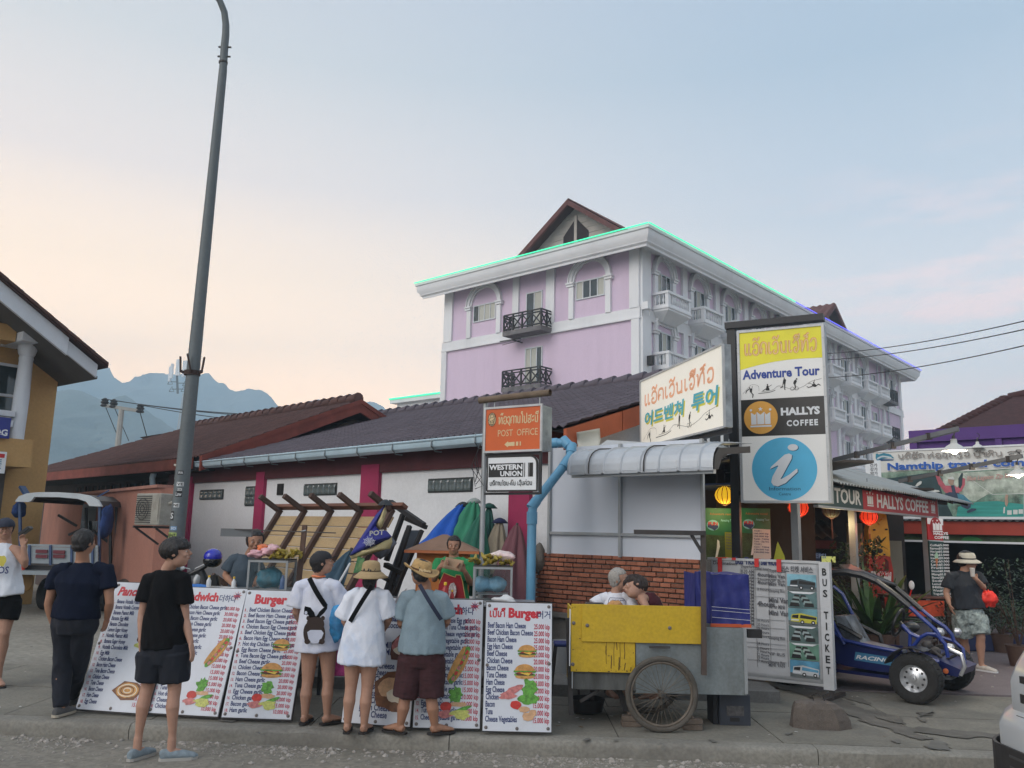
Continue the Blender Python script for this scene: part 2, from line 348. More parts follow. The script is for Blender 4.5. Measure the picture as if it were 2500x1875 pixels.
tag(b.build('road',m_road,sm=2,rec=False),'',None,None,'structure')
b=MB(KW.M); xs=[-400,-80]+[-30+1.*i for i in range(61)]+[80,400]; ys=[.3]+[1.+1.*i for i in range(30)]+[80,600]; nx=len(xs)
b.add([(x,y,-.012+(.02*nz3((x*.35,y*.35,1)) if (abs(x)<25 and 2<y<28) else 0)-(.0 if y>2 else .004)) for y in ys for x in xs],[(j*nx+i,j*nx+i+1,(j+1)*nx+i+1,(j+1)*nx+i) for j in range(len(ys)-1) for i in range(nx-1)])
tag(b.build('yard',m_yard,sm=2,rec=False),'',None,None,'structure')
b=MB(KW.M); b.bx(2.6,16,3.05,13,-.08,.010)
tag(b.build('forecourt',m_pave),'',None,None,'structure')
b=MB(KW.M); b.bx(-14,16,.19,3.0,-.1,-.006)
pv=b.build('pavement',M('joint_dirt',(.07,.065,.055),1,.2,6)); tag(pv,'',None,None,'structure')
xx=-14.
while xx<15.6:
 wd=RG.choice((1.45,1.5,1.55))
 for (y0,y1) in ((.195,1.56),(1.575,2.98)):
  e=.006; hz_=RG.uniform(0,.006); q=MB(KW.M)
  sk=.05 if y0<1 else .03
  q.prism([(xx+e+sk,y0+e),(xx+wd-e+sk,y0+e),(xx+wd-e-sk*.4,y1-e),(xx+e-sk*.4,y1-e)],-.05,hz_,ax='z')
  q.build('paving_slab',m_conc,pv)
 xx+=wd
kb=MB(KW.M).bx(-40,40,.06,.19,-.3,-.02).build('kerb',m_kerb); tag(kb,'',None,None,'structure')
xx=-16.
while xx<15:
 wd=RG.choice((2.6,3.,3.3)); n=26; q=MB(KW.M); vs=[]
 pr=[(.0,-.16),(-.005,-.05),(.004,-.018),(.022,-.003),(.06,.003),(.188,.004),(.188,-.16)]
 for i in range(n+1):
  x=xx+.004+(wd-.008)*i/n
  for j,(y,z) in enumerate(pr):
   w_=.010*nz3((x*3,j*.7,4))+.006*nz3((x*11,j,2))
   chip=max(0,nz3((x*1.7,7,0))-.38)*.12 if 1<=j<=4 else 0
   vs.append((x,y+w_+chip*.5,z+w_*.5-chip*.5 if j<5 else z))
 k=len(pr); q.add(vs,[(i*k+j,(i+1)*k+j,(i+1)*k+j+1,i*k+j+1) for i in range(n) for j in range(k-1)]+[tuple(range(k)),tuple(range((n+1)*k-1,n*k-1,-1))])
 q.build('kerb_stone',m_kerb,kb,sm=True); xx+=wd
b=MB(KW.M)
def rock(b,x,y,z,s,rg,m=0):
 bmv=[(0,0,1),(.9,0,.2),(.28,.85,.2),(-.72,.53,.1),(-.72,-.53,.2),(.28,-.85,.15),(.6,.5,-.5),(-.3,.8,-.5),(-.9,0,-.5),(-.3,-.8,-.5),(.6,-.5,-.5)]
 a=rg.uniform(0,6.28);ca,sa=math.cos(a),math.sin(a);ex=rg.uniform(.7,1.5);ez=rg.uniform(.35,.8)
 vs=[]
 for p in bmv:
  j=[q*rg.uniform(.75,1.2) for q in p]; X=j[0]*s*ex;Y=j[1]*s; vs.append((x+X*ca-Y*sa,y+X*sa+Y*ca,z+j[2]*s*ez))
 b.add(vs,[(0,1,2),(0,2,3),(0,3,4),(0,4,5),(0,5,1),(1,6,2),(2,6,7),(2,7,3),(3,7,8),(3,8,4),(4,8,9),(4,9,5),(5,9,10),(5,10,1),(1,10,6)],m)
for i in range(5200):
 near=RG.random()<.6
 x=RG.uniform(-6,4.6) if near else RG.uniform(-9,8); y=-abs(RG.gauss(0,.22))-.02 if near else RG.uniform(-2.6,-.02)
 s=RG.uniform(.004,.011) if RG.random()<.9 else RG.uniform(.012,.032)
 if nz3((x*1.3,y*1.3,8))<-.1 and near and s<.012: continue
 rock(b,x,y,roadz(x,y)+s*.15,s,RG)
for i in range(900):
 x=RG.uniform(-12,12); y=RG.uniform(2.4,9) ; s=RG.uniform(.006,.022); rock(b,x,y,.0 if x<2.6 else .012,s,RG)
tag(b.build('gravel',m_stone,rec=False),'',None,None,'stuff')
m_wet=M('wet_patch',(.11,.103,.088),.8,.35,3,b=.1,bs=40)
m_damp=M('damp_patch',(.135,.13,.115),.8,.2,6)
def puddle(name,pts,z,mat):
 b=MB(); q=[G(*p,z) for p in pts]; o_=[]
 n=len(q)
 for i in range(n):
  for j in range(9):
   p=q[i].lerp(q[(i+1)%n],j/9); p.x+=.07*nz3((p.x*3,p.y*8,1))+.03*nz3((p.x*13,p.y*17,1)); p.y+=.11*nz3((p.x*4,p.y*7,9))+.05*nz3((p.x*14,p.y*19,3)); o_.append(p)
 b.add(o_,[tuple(range(len(o_)))]); return b.build(name,mat,rec=False)
def d7(x,y): return c('d7',x,y)
st=MB(KW.M).bx(-.001,.001,2.999,3.001,-.05,-.049).build('water_stain',m_wet); tag(st,'',None,None,'structure')
for pts,zz in (([d7(340,1225),d7(520,1255),d7(700,1310),d7(860,1350),d7(1010,1400),d7(1090,1450),d7(1160,1500),d7(1300,1560),d7(1480,1590),d7(1700,1610),d7(1900,1622),d7(2040,1640),d7(2040,1665),d7(1700,1650),d7(1400,1620),d7(1230,1590),d7(1080,1530),d7(960,1470),d7(800,1400),d7(620,1345),d7(440,1290),d7(350,1260)],.0142),
 ([d7(880,1345),d7(1000,1360),d7(1110,1385),d7(1170,1440),d7(1100,1425),d7(980,1385)],.0145),([d7(1040,1470),d7(1200,1470),d7(1330,1510),d7(1430,1570),d7(1330,1555),d7(1180,1510)],.0139),
 ([d7(1490,1490),d7(1590,1480),d7(1600,1500),d7(1530,1520),d7(1560,1560),d7(1510,1545)],.0148),([d7(1180,1545),d7(1290,1560),d7(1500,1640),d7(1620,1665),d7(1480,1665),d7(1300,1610)],.0136)):
 o=puddle('wet_streak',pts,zz,m_wet); o.parent=st
for k,(x,y,s) in enumerate(((2290,1822,26),(2250,1800,12),(2188,1808,9),(1512,1809,7),(1735,1806,6),(1430,1805,7),(1380,1815,5),(1925,1790,8),(300,1700,9),(420,1765,8),(640,1790,10),(560,1757,16),(1000,1778,9),(880,1768,12),(1610,1816,6))):
 a=[(x+s*math.cos(t)*(1+.3*nz3((t,k,1))),y+s*.45*math.sin(t)*(1+.4*nz3((t*2,k,4)))) for t in [i*PI/4 for i in range(8)]]
 o=puddle('damp_spot',a,.0135,m_damp); o.parent=st
b=MB(KW.M); b.bx(-3.3,3.0,2.05,7.5,-.05,.13)
tag(b.build('stall_floor',M('stall_concrete',(.17,.165,.155),.9,.15,1.5,b=.3,g=.7,gs=.9,fine=.1)),'',None,None,'structure')
# hills
m_hill=M('forested_hill',(.052,.066,.05),1,.45,.02,b=0,fine=.3)
m_hillb=M('limestone_hill',(.075,.085,.08),1,.3,.015,fine=.2)
def hill(name,sil,Y,mat,width,foot=.0):
 pts=[D(x,y,Y) for x,y in sil]; cols=[]
 for i in range(len(pts)-1):
  n=max(2,int((pts[i+1].x-pts[i].x)/(Y*.0022)))
  for j in range(n): cols.append(pts[i].lerp(pts[i+1],j/n))
 cols.append(pts[-1]); nr=22; vs=[]
 for j in range(nr+6):
  for i,p in enumerate(cols):
   if j<=nr:
    t=j/nr; z=-2+(p.z+2)*(t**.85); y=Y-(1-t)*width
    a=noise.fractal(V((p.x*.0095+5,y*.0095,z*.007+Y)),.9,2.,6)
    y+=a*width*.33*(1-t**6); z*=1+.16*a*(1-t)*1.2
    if t>.8: z+=.006*Y*.3*noise.fractal(V((p.x*.07,Y,3)),.7,2,4)*(t-.8)*5
   else:
    t=(j-nr)/5; z=p.z*(1-t)-3*t; y=Y+t*width
   vs.append((p.x*y/Y if False else p.x,y,z))
 n=len(cols); b=MB(); b.add(vs,[(j*n+i,j*n+i+1,(j+1)*n+i+1,(j+1)*n+i) for j in range(nr+5) for i in range(n-1)])
 return tag(b.build(name,mat,sm=2,rec=False),'',None,None,'structure')
d1=lambda x,y:c('d1',x,y); d2=lambda x,y:c('d2',x,y)
hill('hills',[(-1400,1150),(-1100,900),(-700,700),(-300,760),(-60,700),(110,760),(200,830),(235,874),d1(690,655),d1(740,690),d1(770,750),d1(820,785),d1(880,780),d1(910,750),d1(1020,717),d1(1150,728),d1(1330,728),d1(1410,726),d1(1450,765),d1(1520,800),d1(1550,832),d1(1640,845),d1(1680,825),d1(1760,835),d1(1820,870),d1(1890,960),(730,1045),(850,1100),(1200,1180)],1250,m_hillb,380)
hill('hills',[(640,1080),(690,1012),(720,998),(745,984),(777,975),(810,974),(845,977),(882,981),(911,981),(936,993),(952,1009),(990,1045),(1060,1090),(1400,1170),(2000,1200)],1340,m_hillb,290)
hill('hills',[(-1200,1200),(-700,1000),(-200,960),(60,980),d1(380,845),d1(420,834),d1(490,832),d1(560,850),d1(640,880),d1(690,905),d1(740,905),d1(790,880),d1(840,873),d1(900,905),d1(960,950),d1(1020,995),d1(1090,1040),d1(1170,1100),d1(1250,1150),(520,1120),(640,1160)],720,m_hill,290)
# HOTEL
d3=lambda x,y:c('d3',x,y); d4=lambda x,y:c('d4',x,y)
ho=D(*d3(1693,440),44)
HL=Wall(ho.x,ho.y,-41.2); HR=Wall(ho.x,ho.y,48.8)
m_lil=M('lilac_render',(.68,.55,.68),.85,.07,.5,b=.1,bs=20,g=.45,gc=(.44,.35,.44),gs=.5,st=(1.2,1.2,.18),fine=.03)
m_wht=M('hotel_white_paint',(.78,.79,.80),.7,.04,1,b=.05,g=.35,gc=(.38,.39,.40),gs=.5,st=(1,1,.4))
m_glass=M('window_glass_dark',(.03,.045,.05),.06,.3,1,sp=.9)
m_alu=M('window_frame_white',(.6,.63,.65),.4,.03)
m_cur=M('curtain_pale',(.50,.50,.44),.9,.08,8,st=(6,6,.3))
m_blk=M('black_iron',(.022,.02,.02),.6,.2,8)
m_roofm=M('maroon_roof_tile',(.115,.045,.04),.8,.25,2,b=.3,bs=20)
m_neg=M('neon_green',(.1,.9,.5),.5,0,em=.85,ec=(.05,.95,.45)); m_neb=M('neon_blue',(.15,.15,.95),.5,0,em=.9,ec=(.16,.16,1.))
hotel=thing('hotel','lilac four storey hotel with white arched windows, balconies and neon roof edge','hotel',(ho.x,ho.y,0),HR.a)
def hp(name,mb,mat,par=None,**k):
 o=mb.build(name,mat,par if par is not None else hotel,**k)
 return o
RM_h=RM[hotel.name]; RMi=RM_h.inverted()
TL=RMi@HL.M; TR=RMi@HR.M         # local frames of the two fronts
Z1=17.44; ZB=13.85; WL_=15.2; LR=46.3
mb=MB(); mb.bx(0,LR,0,WL_+.0,0,Z1,T=TR); hp('wall',mb,m_lil)
mb=MB();
for T,L0,L1 in ((TL,-15.35,.04),(TR,0,LR+.1)):
 mb.bx(L0,L1,-.10,.02,ZB-.32,ZB+.22,T=T); mb.bx(L0,L1,-.16,.02,ZB-.42,ZB-.32,T=T)
hp('string_course',mb,m_wht)
def pil(T,u0,u1,z0,z1,o=.14): hp('pilaster',MB().bx(u0,u1,-o,.03,z0,z1,T=T),m_wht)
for u0,u1 in ((-15.2,-14.45),(-9.17,-8.68),(-6.52,-5.89),(-.62,.0)): pil(TL,u0,u1,ZB+.22,Z1)
pil(TL,-.5,0,0,ZB-.42); pil(TL,-15.3,-14.85,0,ZB-.42)
PILR=[.0]+[4.7+4.05*k for k in range(8)]+[36.6,40.6,45.6]
for i,u in enumerate(PILR):
 w_=.9 if i==0 else .55
 pil(TR,u+(0.004 if i==0 else -w_/2),u+(w_ if i==0 else w_/2),ZB+.22,Z1,.16); pil(TR,u+(0.004 if i==0 else -w_/2),u+(w_ if i==0 else w_/2),3,ZB-.42,.16)
def cornice(mb,Z,prof,T0,T1,L0,L1,back=15.2):
 rows=[]
 for o_,z in prof:
  rows.append([T0@V((-L0-o_,back,Z+z)) if False else T0@V((-L0-o_,-o_,Z+z)), T1@V((-o_,-o_,Z+z)), T1@V((L1+o_,-o_,Z+z)), T1@V((L1+o_,back,Z+z))])
 pts=[p for r_ in rows for p in r_]; k=4
 mb.add(pts,[(i*k+j,i*k+j+1,(i+1)*k+j+1,(i+1)*k+j) for i in range(len(rows)-1) for j in range(3)])
prof=[(0,0),(1.0,-.06),(1.02,-.40),(1.10,-.41),(1.12,-.29),(1.24,-.20),(1.25,-.10),(1.40,.08),(1.42,.42),(1.5,.46),(1.5,.61),(-.2,.63)]
mb=MB(); cornice(mb,Z1,prof,TL,TR,15.2,LR); hp('cornice',mb,m_wht,sm=True)
mb=MB(); mb.bx(0,LR+1.4,-1.4,15.2,Z1+.632,Z1+.68,T=TR); hp('roof_slab',mb,m_wht)
def neon(T,a,b_,mat,y0=-1.55,y1=None):
 y1=y0 if y1 is None else y1
 hp('neon_strip',MB().tube([(a,y0,Z1+.66),(b_,y1,Z1+.66)],.038,6,T=T),mat)
neon(TL,-16.7,1.5,m_neg); neon(TR,-1.5,17.6,m_neg); neon(TR,17.7,LR+1.5,m_neb)
def archm(cx,z0,zs,r0,r1,T,o=.2,n=14,imp=True):
 mb=MB(T)
 def ring(ra,rb,oo):
  vs=[];
  for i in range(n+1):
   t=PI-PI*i/n
   for rr in (ra,rb):
    for y in (-oo,.03): vs.append((cx+rr*math.cos(t),y,zs+rr*math.sin(t)))
  fs=[]
  for i in range(n):
   a=i*4;b_=a+4
   fs+=[(a,b_,b_+2,a+2),(a,a+1,b_+1,b_),(a+2,b_+2,b_+3,a+3)]
  fs+=[(0,2,3,1),(n*4,n*4+1,n*4+3,n*4+2)]
  mb.add(vs,fs)
 w_=(r1-r0)/3
 ring(r0,r0+w_*.9,o*.6); ring(r0+w_,r1-w_*.6,o); ring(r1-w_*.5,r1,o*1.35)
 for s in (-1,1):
  a,b_=sorted((cx+s*r0,cx+s*(r1-w_*.4))); mb.bx(a,b_,-o*.85,.03,z0,zs-.22)
  a,b_=sorted((cx+s*(r0-.05),cx+s*(r1+.1)))
  mb.bx(a,b_,-o*1.5,.03,zs-.06,zs+.04); mb.bx(a+.03,b_-.03,-o*1.2,.03,zs-.2,zs-.07)
 return mb
def window(cx,z0,w_,h,T,n=4,cur=0,par=None,slide=None):
 fr=MB(T); x0=cx-w_/2
 for a,b_,c0,d in ((x0,x0+w_,z0,z0+.07),(x0,x0+w_,z0+h-.07,z0+h),(x0,x0+.07,z0+.07,z0+h-.07),(x0+w_-.07,x0+w_,z0+.07,z0+h-.07)): fr.bx(a,b_,-.07,.02,c0,d)
 for i in range(1,n): fr.bx(x0+w_*i/n-.03,x0+w_*i/n+.03,-.06,.02,z0+.07,z0+h-.07)
 f=hp('window',fr,m_alu)
 for i in range(n):
  a=x0+w_*i/n+.032;b_=x0+w_*(i+1)/n-.032
  hp('pane',MB(T).bx(a,b_,-.02,-.006,z0+.072,z0+h-.072),m_cur if (cur>>i)&1 else m_glass,par=f)
 return f
for cx,z0,w_,cur in ((-11.6,15.05,1.95,0b1110),(-3.32,15.15,2.05,0b1001)):
 window(cx,z0,w_,1.12,TL,4,cur); hp('window_surround',archm(cx,ZB+.22,16.1+(.1 if cx>-5 else 0),1.12,1.52,TL),m_wht)
window(-7.48,14.0,1.28,2.25,TL,2,0b10); window(-7.45,10.6,1.35,2.2,TL,3,0b011)
m_slab=M('stained_slab',(.16,.15,.15),.9,.3,3,g=.6)
def ironbalc(T,x0,x1,z,dp=1.0,h=1.0):
 b=hp('balcony',MB(T).bx(x0-.05,x1+.05,-dp-.06,.0,z-.28,z),m_slab)
 r_=MB(T); t=.075
 for (p,q,n) in (((x0,-dp),(x1,-dp),4),((x0,0),(x0,-dp),2),((x1,-dp),(x1,0),2)):
  for zz in (.12,h-.16,h): r_.beam((p[0],p[1],z+zz),(q[0],q[1],z+zz),t,t)
  for i in range(n):
   a=V((*p,0)).lerp(V((*q,0)),i/n);e=V((*p,0)).lerp(V((*q,0)),(i+1)/n)
   r_.beam((a.x,a.y,z),(a.x,a.y,z+h),t*1.2,t*1.2,up=(0,1,0))
   r_.beam((a.x,a.y,z+.12),(e.x,e.y,z+h-.16),t*.8); r_.beam((a.x,a.y,z+h-.16),(e.x,e.y,z+.12),t*.8)
 hp('railing',r_,m_blk,par=b)
 return b
ironbalc(TL,-9.0,-6.1,13.75,1.05,1.0); ironbalc(TL,-9.0,-6.1,10.3,1.05,1.0)
for z in (13.3,9.85):
 mb=MB(TL); mb.beam((-9.6,-.7,z),(-7.9,-.75,z-.05),.05); mb.beam((-8.4,0,z-.1),(-8.4,-.9,z-.1),.06); mb.beam((-9.3,-.8,z-.28),(-8.0,-.6,z-.1),.03); hp('aerial_bracket',mb,m_blk)
bal_me={}
def baluster_mesh():
 b=MB(); b.lathe([(.045,0),(.045,.05),(.025,.08),(.055,.2),(.06,.28),(.03,.42),(.025,.5),(.045,.56),(.045,.6)],7); return b
def stonebalc(cx,z,T,w_=2.5,dp=1.05):
 x0,x1=cx-w_/2,cx+w_/2
 b=MB(T)
 b.bx(x0,x1,-dp,0,z-.12,z+.0); b.bx(x0-.06,x1+.06,-dp-.06,0,z,z+.1)
 vs=[(x0,-dp,z-.12),(x1,-dp,z-.12),(x1,0,z-.12),(x0,0,z-.12),(x0+.5,-.35,z-.62),(x1-.5,-.35,z-.62),(x1-.5,0,z-.62),(x0+.5,0,z-.62)]
 b.add(vs,[(0,4,5,1),(1,5,6,2),(3,7,4,0),(4,7,6,5)])
 o=hp('balcony',b,m_wht)
 r_=MB(T)
 r_.bx(x0,x1,-dp,-dp+.16,z+.1,z+.24); r_.bx(x0,x0+.16,-dp+.162,-.0,z+.1,z+.24); r_.bx(x1-.16,x1,-dp+.162,0,z+.1,z+.24)
 r_.bx(x0-.04,x1+.04,-dp-.04,-dp+.2,z+.84,z+.98); r_.bx(x0-.04,x0+.2,-dp+.202,0,z+.84,z+.98); r_.bx(x1-.2,x1+.04,-dp+.202,0,z+.84,z+.98)
 for xx in (x0,x1-.2): r_.bx(xx,xx+.2,-dp,-dp+.2,z+.24,z+.84)
 hp('balustrade',r_,m_wht,par=o)
 q=MB(T); bl=baluster_mesh()
 for i in range(9):
  q.add(bl.v,bl.f,0,Matrix.Translation((x0+.35+(w_-.7)*i/8,-dp+.08,z+.24)))
 for i in range(3):
  for xx in (x0+.08,x1-.08): q.add(bl.v,bl.f,0,Matrix.Translation((xx,-dp+.35+.25*i,z+.24)))
 hp('balusters',q,m_wht,par=o,kind='stuff',sm=True)
FLO=[14.15,10.75,7.35,3.95]
m_bayback=m_lil
for k in range(9):
 cx=2.45+4.06*k if k<9 else 0
 for fi,z in enumerate(FLO[:3] if k<6 else FLO):
  if k in (3,4,5,6) and fi>=2: continue        # behind the street signs
  window(cx,z+.35,1.5,2.0,TR,3,0b010 if (k+fi)%3 else 0b001)
  hp('window_surround',archm(cx,z,z+2.28,.82,1.22,TR,n=12),m_wht)
  stonebalc(cx,z,TR)
for z in FLO[:3]:
 window(38.2,z+.1,1.1,2.1,TR,2,0b01); stonebalc(38.1,z,TR,2.3);
 ironbalc(TR,39.35,41.6,z,1.0,1.0)
window(43.0,ZB+.9,1.4,1.9,TR,2,0b01); hp('window_surround',archm(43.,ZB+.22,16.3,.82,1.22,TR,n=12),m_wht)
for u in (39.2,41.75): hp('rain_pipe',MB(TR).tube([(u,-.12,3),(u,-.12,Z1)],.07,8),m_alu,sm=True)
def gable(T,cx,w_,z,h,y0,dp,slit=True,over=.9):
 g=hp('gable_wall',MB(T).prism([(cx-w_/2,z),(cx+w_/2,z),(cx,z+h)],y0,y0+.3),M('gable_boards',(.42,.38,.34),.8,.1,2,b=0))
 n=9
 for i in range(n):
  zz=z+h*i/n; hw=w_/2*(1-i/n); hw2=w_/2*(1-(i+.9)/n)
  if hw2<.3: break
  hp('siding_board',MB(T).add([(cx-hw,y0-.045,zz),(cx+hw,y0-.045,zz),(cx+hw2,y0-.01,zz+h/n*.96),(cx-hw2,y0-.01,zz+h/n*.96),(cx-hw,y0,zz),(cx+hw,y0,zz),(cx+hw2,y0,zz+h/n*.96),(cx-hw2,y0,zz+h/n*.96)],[(0,1,2,3),(0,4,5,1),(3,2,6,7),(1,5,6,2),(0,3,7,4)]),M('gable_boards',(.42,.38,.34)),par=g)
 if slit:
  hp('gable_opening',MB(T).prism([(cx-.95,z+.5),(cx-.12,z+.5),(cx-.12,z+h*.74),(cx-.95,z+h*.48)],y0-.06,y0-.05),M('louvre_dark',(.03,.02,.02),.9),par=g)
  hp('gable_opening',MB(T).prism([(cx+.12,z+.5),(cx+.95,z+.5),(cx+.95,z+h*.48),(cx+.12,z+h*.74)],y0-.06,y0-.05),M('louvre_dark',(.03,.02,.02),.9),par=g)
  hp('gable_trim',MB(T).beam((cx,y0-.08,z+.4),(cx,y0-.08,z+h*.82),.2,.06,up=(0,1,0)),M('gable_boards',(.42,.38,.34)),par=g)
 e=over; sl=h/(w_/2)
 for s in (-1,1):
  b=MB(T); nu=16; nv=int(dp/.35)
  def fn(u,v):
   x=cx+s*(w_/2+.55)*u; zz=z+h+.22-sl*(w_/2+.55)*u
   st_=(u*nu)%1
   return (x,y0-e+(dp+e)*v,zz+.05*math.sin(v*(dp+e)/.28*PI)-.0)
  b.grid(fn,nu,max(12,nv*4)); hp('roof_tiles',b,m_roofm,kind='stuff')
  b=MB(T); b.prism([(cx,z+h+.16),(cx+s*(w_/2+.6),z+h+.16-sl*(w_/2+.6)),(cx+s*(w_/2+.6),z+h-.2-sl*(w_/2+.6)),(cx,z+h-.2)],y0-e-.06,y0-e+.1); hp('barge_board',b,m_roofm)
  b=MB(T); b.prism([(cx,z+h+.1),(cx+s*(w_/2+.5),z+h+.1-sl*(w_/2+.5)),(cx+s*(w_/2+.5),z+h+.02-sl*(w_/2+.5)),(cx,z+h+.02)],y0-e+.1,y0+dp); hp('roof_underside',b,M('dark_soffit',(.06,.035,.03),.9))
p0=HL.uv(*d3(1170,400),1.2); pa=HL.uv(*d3(1205,95),-.2)
gable(TL,-5.2,9.6,18.1,3.42,1.1,9)
pg=HR.uv(*d4(1370,612),1.2)
gable(TR,29.7,7.6,18.1,2.68,.9,9,slit=False)
mb=MB(TR); mb.add([(1.5,2,18.1),(LR-1.5,2,18.1),(LR-1.5,13.5,18.1),(1.5,13.5,18.1),(6,7.7,19.2),(LR-6,7.7,19.2)],[(0,1,5,4),(1,2,5),(2,3,4,5),(3,0,4)]); hp('main_roof',mb,m_roofm)
hp('wall_lamp',MB(TR).bx(.4,.62,-.5,-.16,10.9,11.4).bx(.44,.58,-.46,-.24,10.86,10.9,),m_blk)
hp('corner_box',MB(TR).bx(-.1,.25,-.55,-.16,13.9,14.3).beam((.3,-.4,14.3),(.3,-.4,13.6),.04),m_wht)
w0=D(*c('d2',975,345),64)
wing=thing('hotel_wing','low far wing of the lilac hotel with green neon eave peeping over the tiled roof','hotel wing',(w0.x,w0.y,0),HL.a)
WW=Wall(w0.x,w0.y,-41.2); zt=w0.z
mb=MB(); mb.bx(1.8,14,1.4,9,0,zt-.1); mb.build('wall',m_lil,wing)
mb=MB()
for o_,z0,z1 in ((0,zt-.35,zt),(.4,zt-.7,zt-.351),(.9,zt-.95,zt-.701)): mb.bx(o_,14,o_,9,z0,z1)
mb.build('cornice',m_wht,wing)
MB().tube([(-.05,-.05,zt),(14,-.05,zt)],.06,6).build('neon_strip',m_neg,wing)
MB().prism([(5,zt),(14,zt),(14,zt+2.6)],1.0,9).build('roof',m_roofm,wing)
for cx in (4.2,8.4):
 archm(cx,0,zt-2.3,.8,1.2,Matrix.Translation((0,1.4,0))).build('window_surround',m_wht,wing)
 MB().bx(cx-.75,cx+.75,1.36,1.39,zt-4.5,zt-2.4).build('window',m_glass,wing)
for cx in (2.1,6.3,10.5): MB().bx(cx-.3,cx+.3,1.2,1.4,0,zt-.95).build('pilaster',m_wht,wing)
# POST OFFICE HALL (white wall, tiled roof)
d5=lambda x,y:c('d5',x,y); e1=lambda x,y:c('e1',x,y); d6=lambda x,y:c('d6',x,y); e5=lambda x,y:c('e5',x,y); e2=lambda x,y:c('e2',x,y)
c1=lambda x,y:c('c1',x,y); c2=lambda x,y:c('c2',x,y); c3=lambda x,y:c('c3',x,y); c4=lambda x,y:c('c4',x,y); c5=lambda x,y:c('c5',x,y)
PO=Wall(.42,12.6,-45)
m_wall=M('white_limewash',(.72,.73,.74),.9,.05,.7,b=.15,bs=25,g=.32,gc=(.45,.46,.46),gs=.5,fine=.03)
m_mag=M('magenta_paint',(.33,.022,.085),.75,.12,1.5,b=.15,g=.3,gc=(.15,.02,.05))
m_maroon=M('maroon_fascia',(.085,.018,.022),.7,.2,3)
m_tile=M('purple_grey_tile',(.095,.08,.098),.72,.18,2,b=.2,bs=50,rnd=.16,g=.3,gc=(.05,.045,.05))
m_redt=M('red_brown_tile',(.085,.04,.035),.8,.25,2,b=.2,bs=50,rnd=.18,g=.4,gc=(.06,.035,.03))
m_dark=M('dark_interior',(.018,.016,.015),.95,.2,2)
m_zinc=M('painted_gutter',(.42,.55,.62),.45,.1,3,m=.2,g=.3,gc=(.30,.36,.38))
m_blue=M('blue_pvc',(.13,.36,.55),.42,.07,4,g=.25,gc=(.10,.2,.27),gs=2)
po=thing('post_office','long white hall with magenta pilasters, glass block windows and dark tiled roof','post office',PO.o,PO.a)
mb=MB(); mb.bx(-12.9,.45,0,.25,0,3.2);
mb.bx(.20,.45,.25,5.2,0,3.2); mb.build('wall',m_wall,po)
MB().prism([(0,3.2),(6,3.2),(6,5.0),(5.9,5.02)],.2,.45,T=Matrix.Rotation(0,4,'Z')@Matrix(((0,1,0,0),(1,0,0,0),(0,0,1,0),(0,0,0,1)))).build('gable_wall',m_wall,po)
def pu(x,y,f): return PO.uv(*f(x,y))[0]
for a,b_ in ((pu(1252,1500,d1),pu(1312,1500,d1)),(pu(85,950,d2),pu(140,950,d2)),(pu(795,950,d2),pu(915,950,d2)),(pu(1795,1100,d2),pu(1935,1100,d2))):
 MB().bx(a,b_,-.075,0,0,3.02).build('pilaster',m_mag,po)
 if a>-9: MB().bx(a-.05,b_+.05,-.09,0,0,.02).build('pilaster_foot',m_mag,po)
MB().bx(-13.1,.5,-.06,.0,2.86,3.2).bx(-13.1,.52,-.32,.2,3.201,3.30).build('fascia',m_maroon,po)
m_gb=M('glass_block',(.10,.125,.125),.12,.25,8,sp=.9); m_mort=M('block_mortar',(.30,.31,.31),.9)
def blocks(u0,u1,z0,z1,n,r_):
 f=MB().bx(u0-.02,u1+.02,-.012,.01,z0-.02,z1+.02).build('block_window',M('opening_edge',(.05,.055,.055),.9),po)
 me=None; w=(u1-u0)/n; h=(z1-z0)/r_
 b=MB(); nu=8
 def fn(s,t):
  e=min(s,1-s,t,1-t); x=w*s;z=h*t
  return (x,-.03-.02*min(1,e*8)+.012*math.exp(-((s-.5)**2+(t-.5)**2)*30)-.004*math.cos(s*30),z)
 b.grid(fn,nu,nu); o=b.build('glass_block',m_gb,f,sm=2); me=o.data
 for i in range(n):
  for j in range(r_):
   Mx=Matrix.Translation((u0+w*i,0,z0+h*j))@Matrix.Diagonal((.94,1,.94,1))
   if i==0 and j==0: o.matrix_basis=Mx
   else: inst(me,'glass_block',f,Mx)
for q0,q1,n,r_ in ((c1(1120,155),c1(1250,108),5,1),(c2(228,185),c2(306,95),3,2),(c2(558,130),c2(738,75),6,1),(c3(338,110),c3(580,46),6,1)):
 a,za=PO.uv(*q0); b_,zb=PO.uv(*q1); zm=(za+zb)/2
 blocks(a,b_,zm-.1*r_,zm+.1*r_,n,r_)
a,za=PO.uv(*c2(405,135)); b_,zb=PO.uv(*c2(443,70)); MB().bx(a,b_,-.02,.0,za,zb).bx(a+.03,b_-.03,-.03,-.021,za+.03,zb-.03).build('vent_hole',m_dark,po)
def tile_mesh(w,l,mat,wave=2,amp=.022,seg=8,thick=.02):
 b=MB(); vs=[]
 for j in (0,1):
  for i in range(seg+1):
   x=w*i/seg; z=amp*math.cos(2*PI*wave*i/seg/1.0 if False else 2*PI*wave*x/w)
   vs.append((x,l*j,z+(.0 if j else thick)))
 for i in range(seg+1): vs.append((vs[i][0],0,vs[i][2]-thick))
 k=seg+1; b.add(vs,[(i,i+1,k+i+1,k+i) for i in range(seg)]+[(2*k+i,2*k+i+1,i+1,i) for i in range(seg)])
 return b
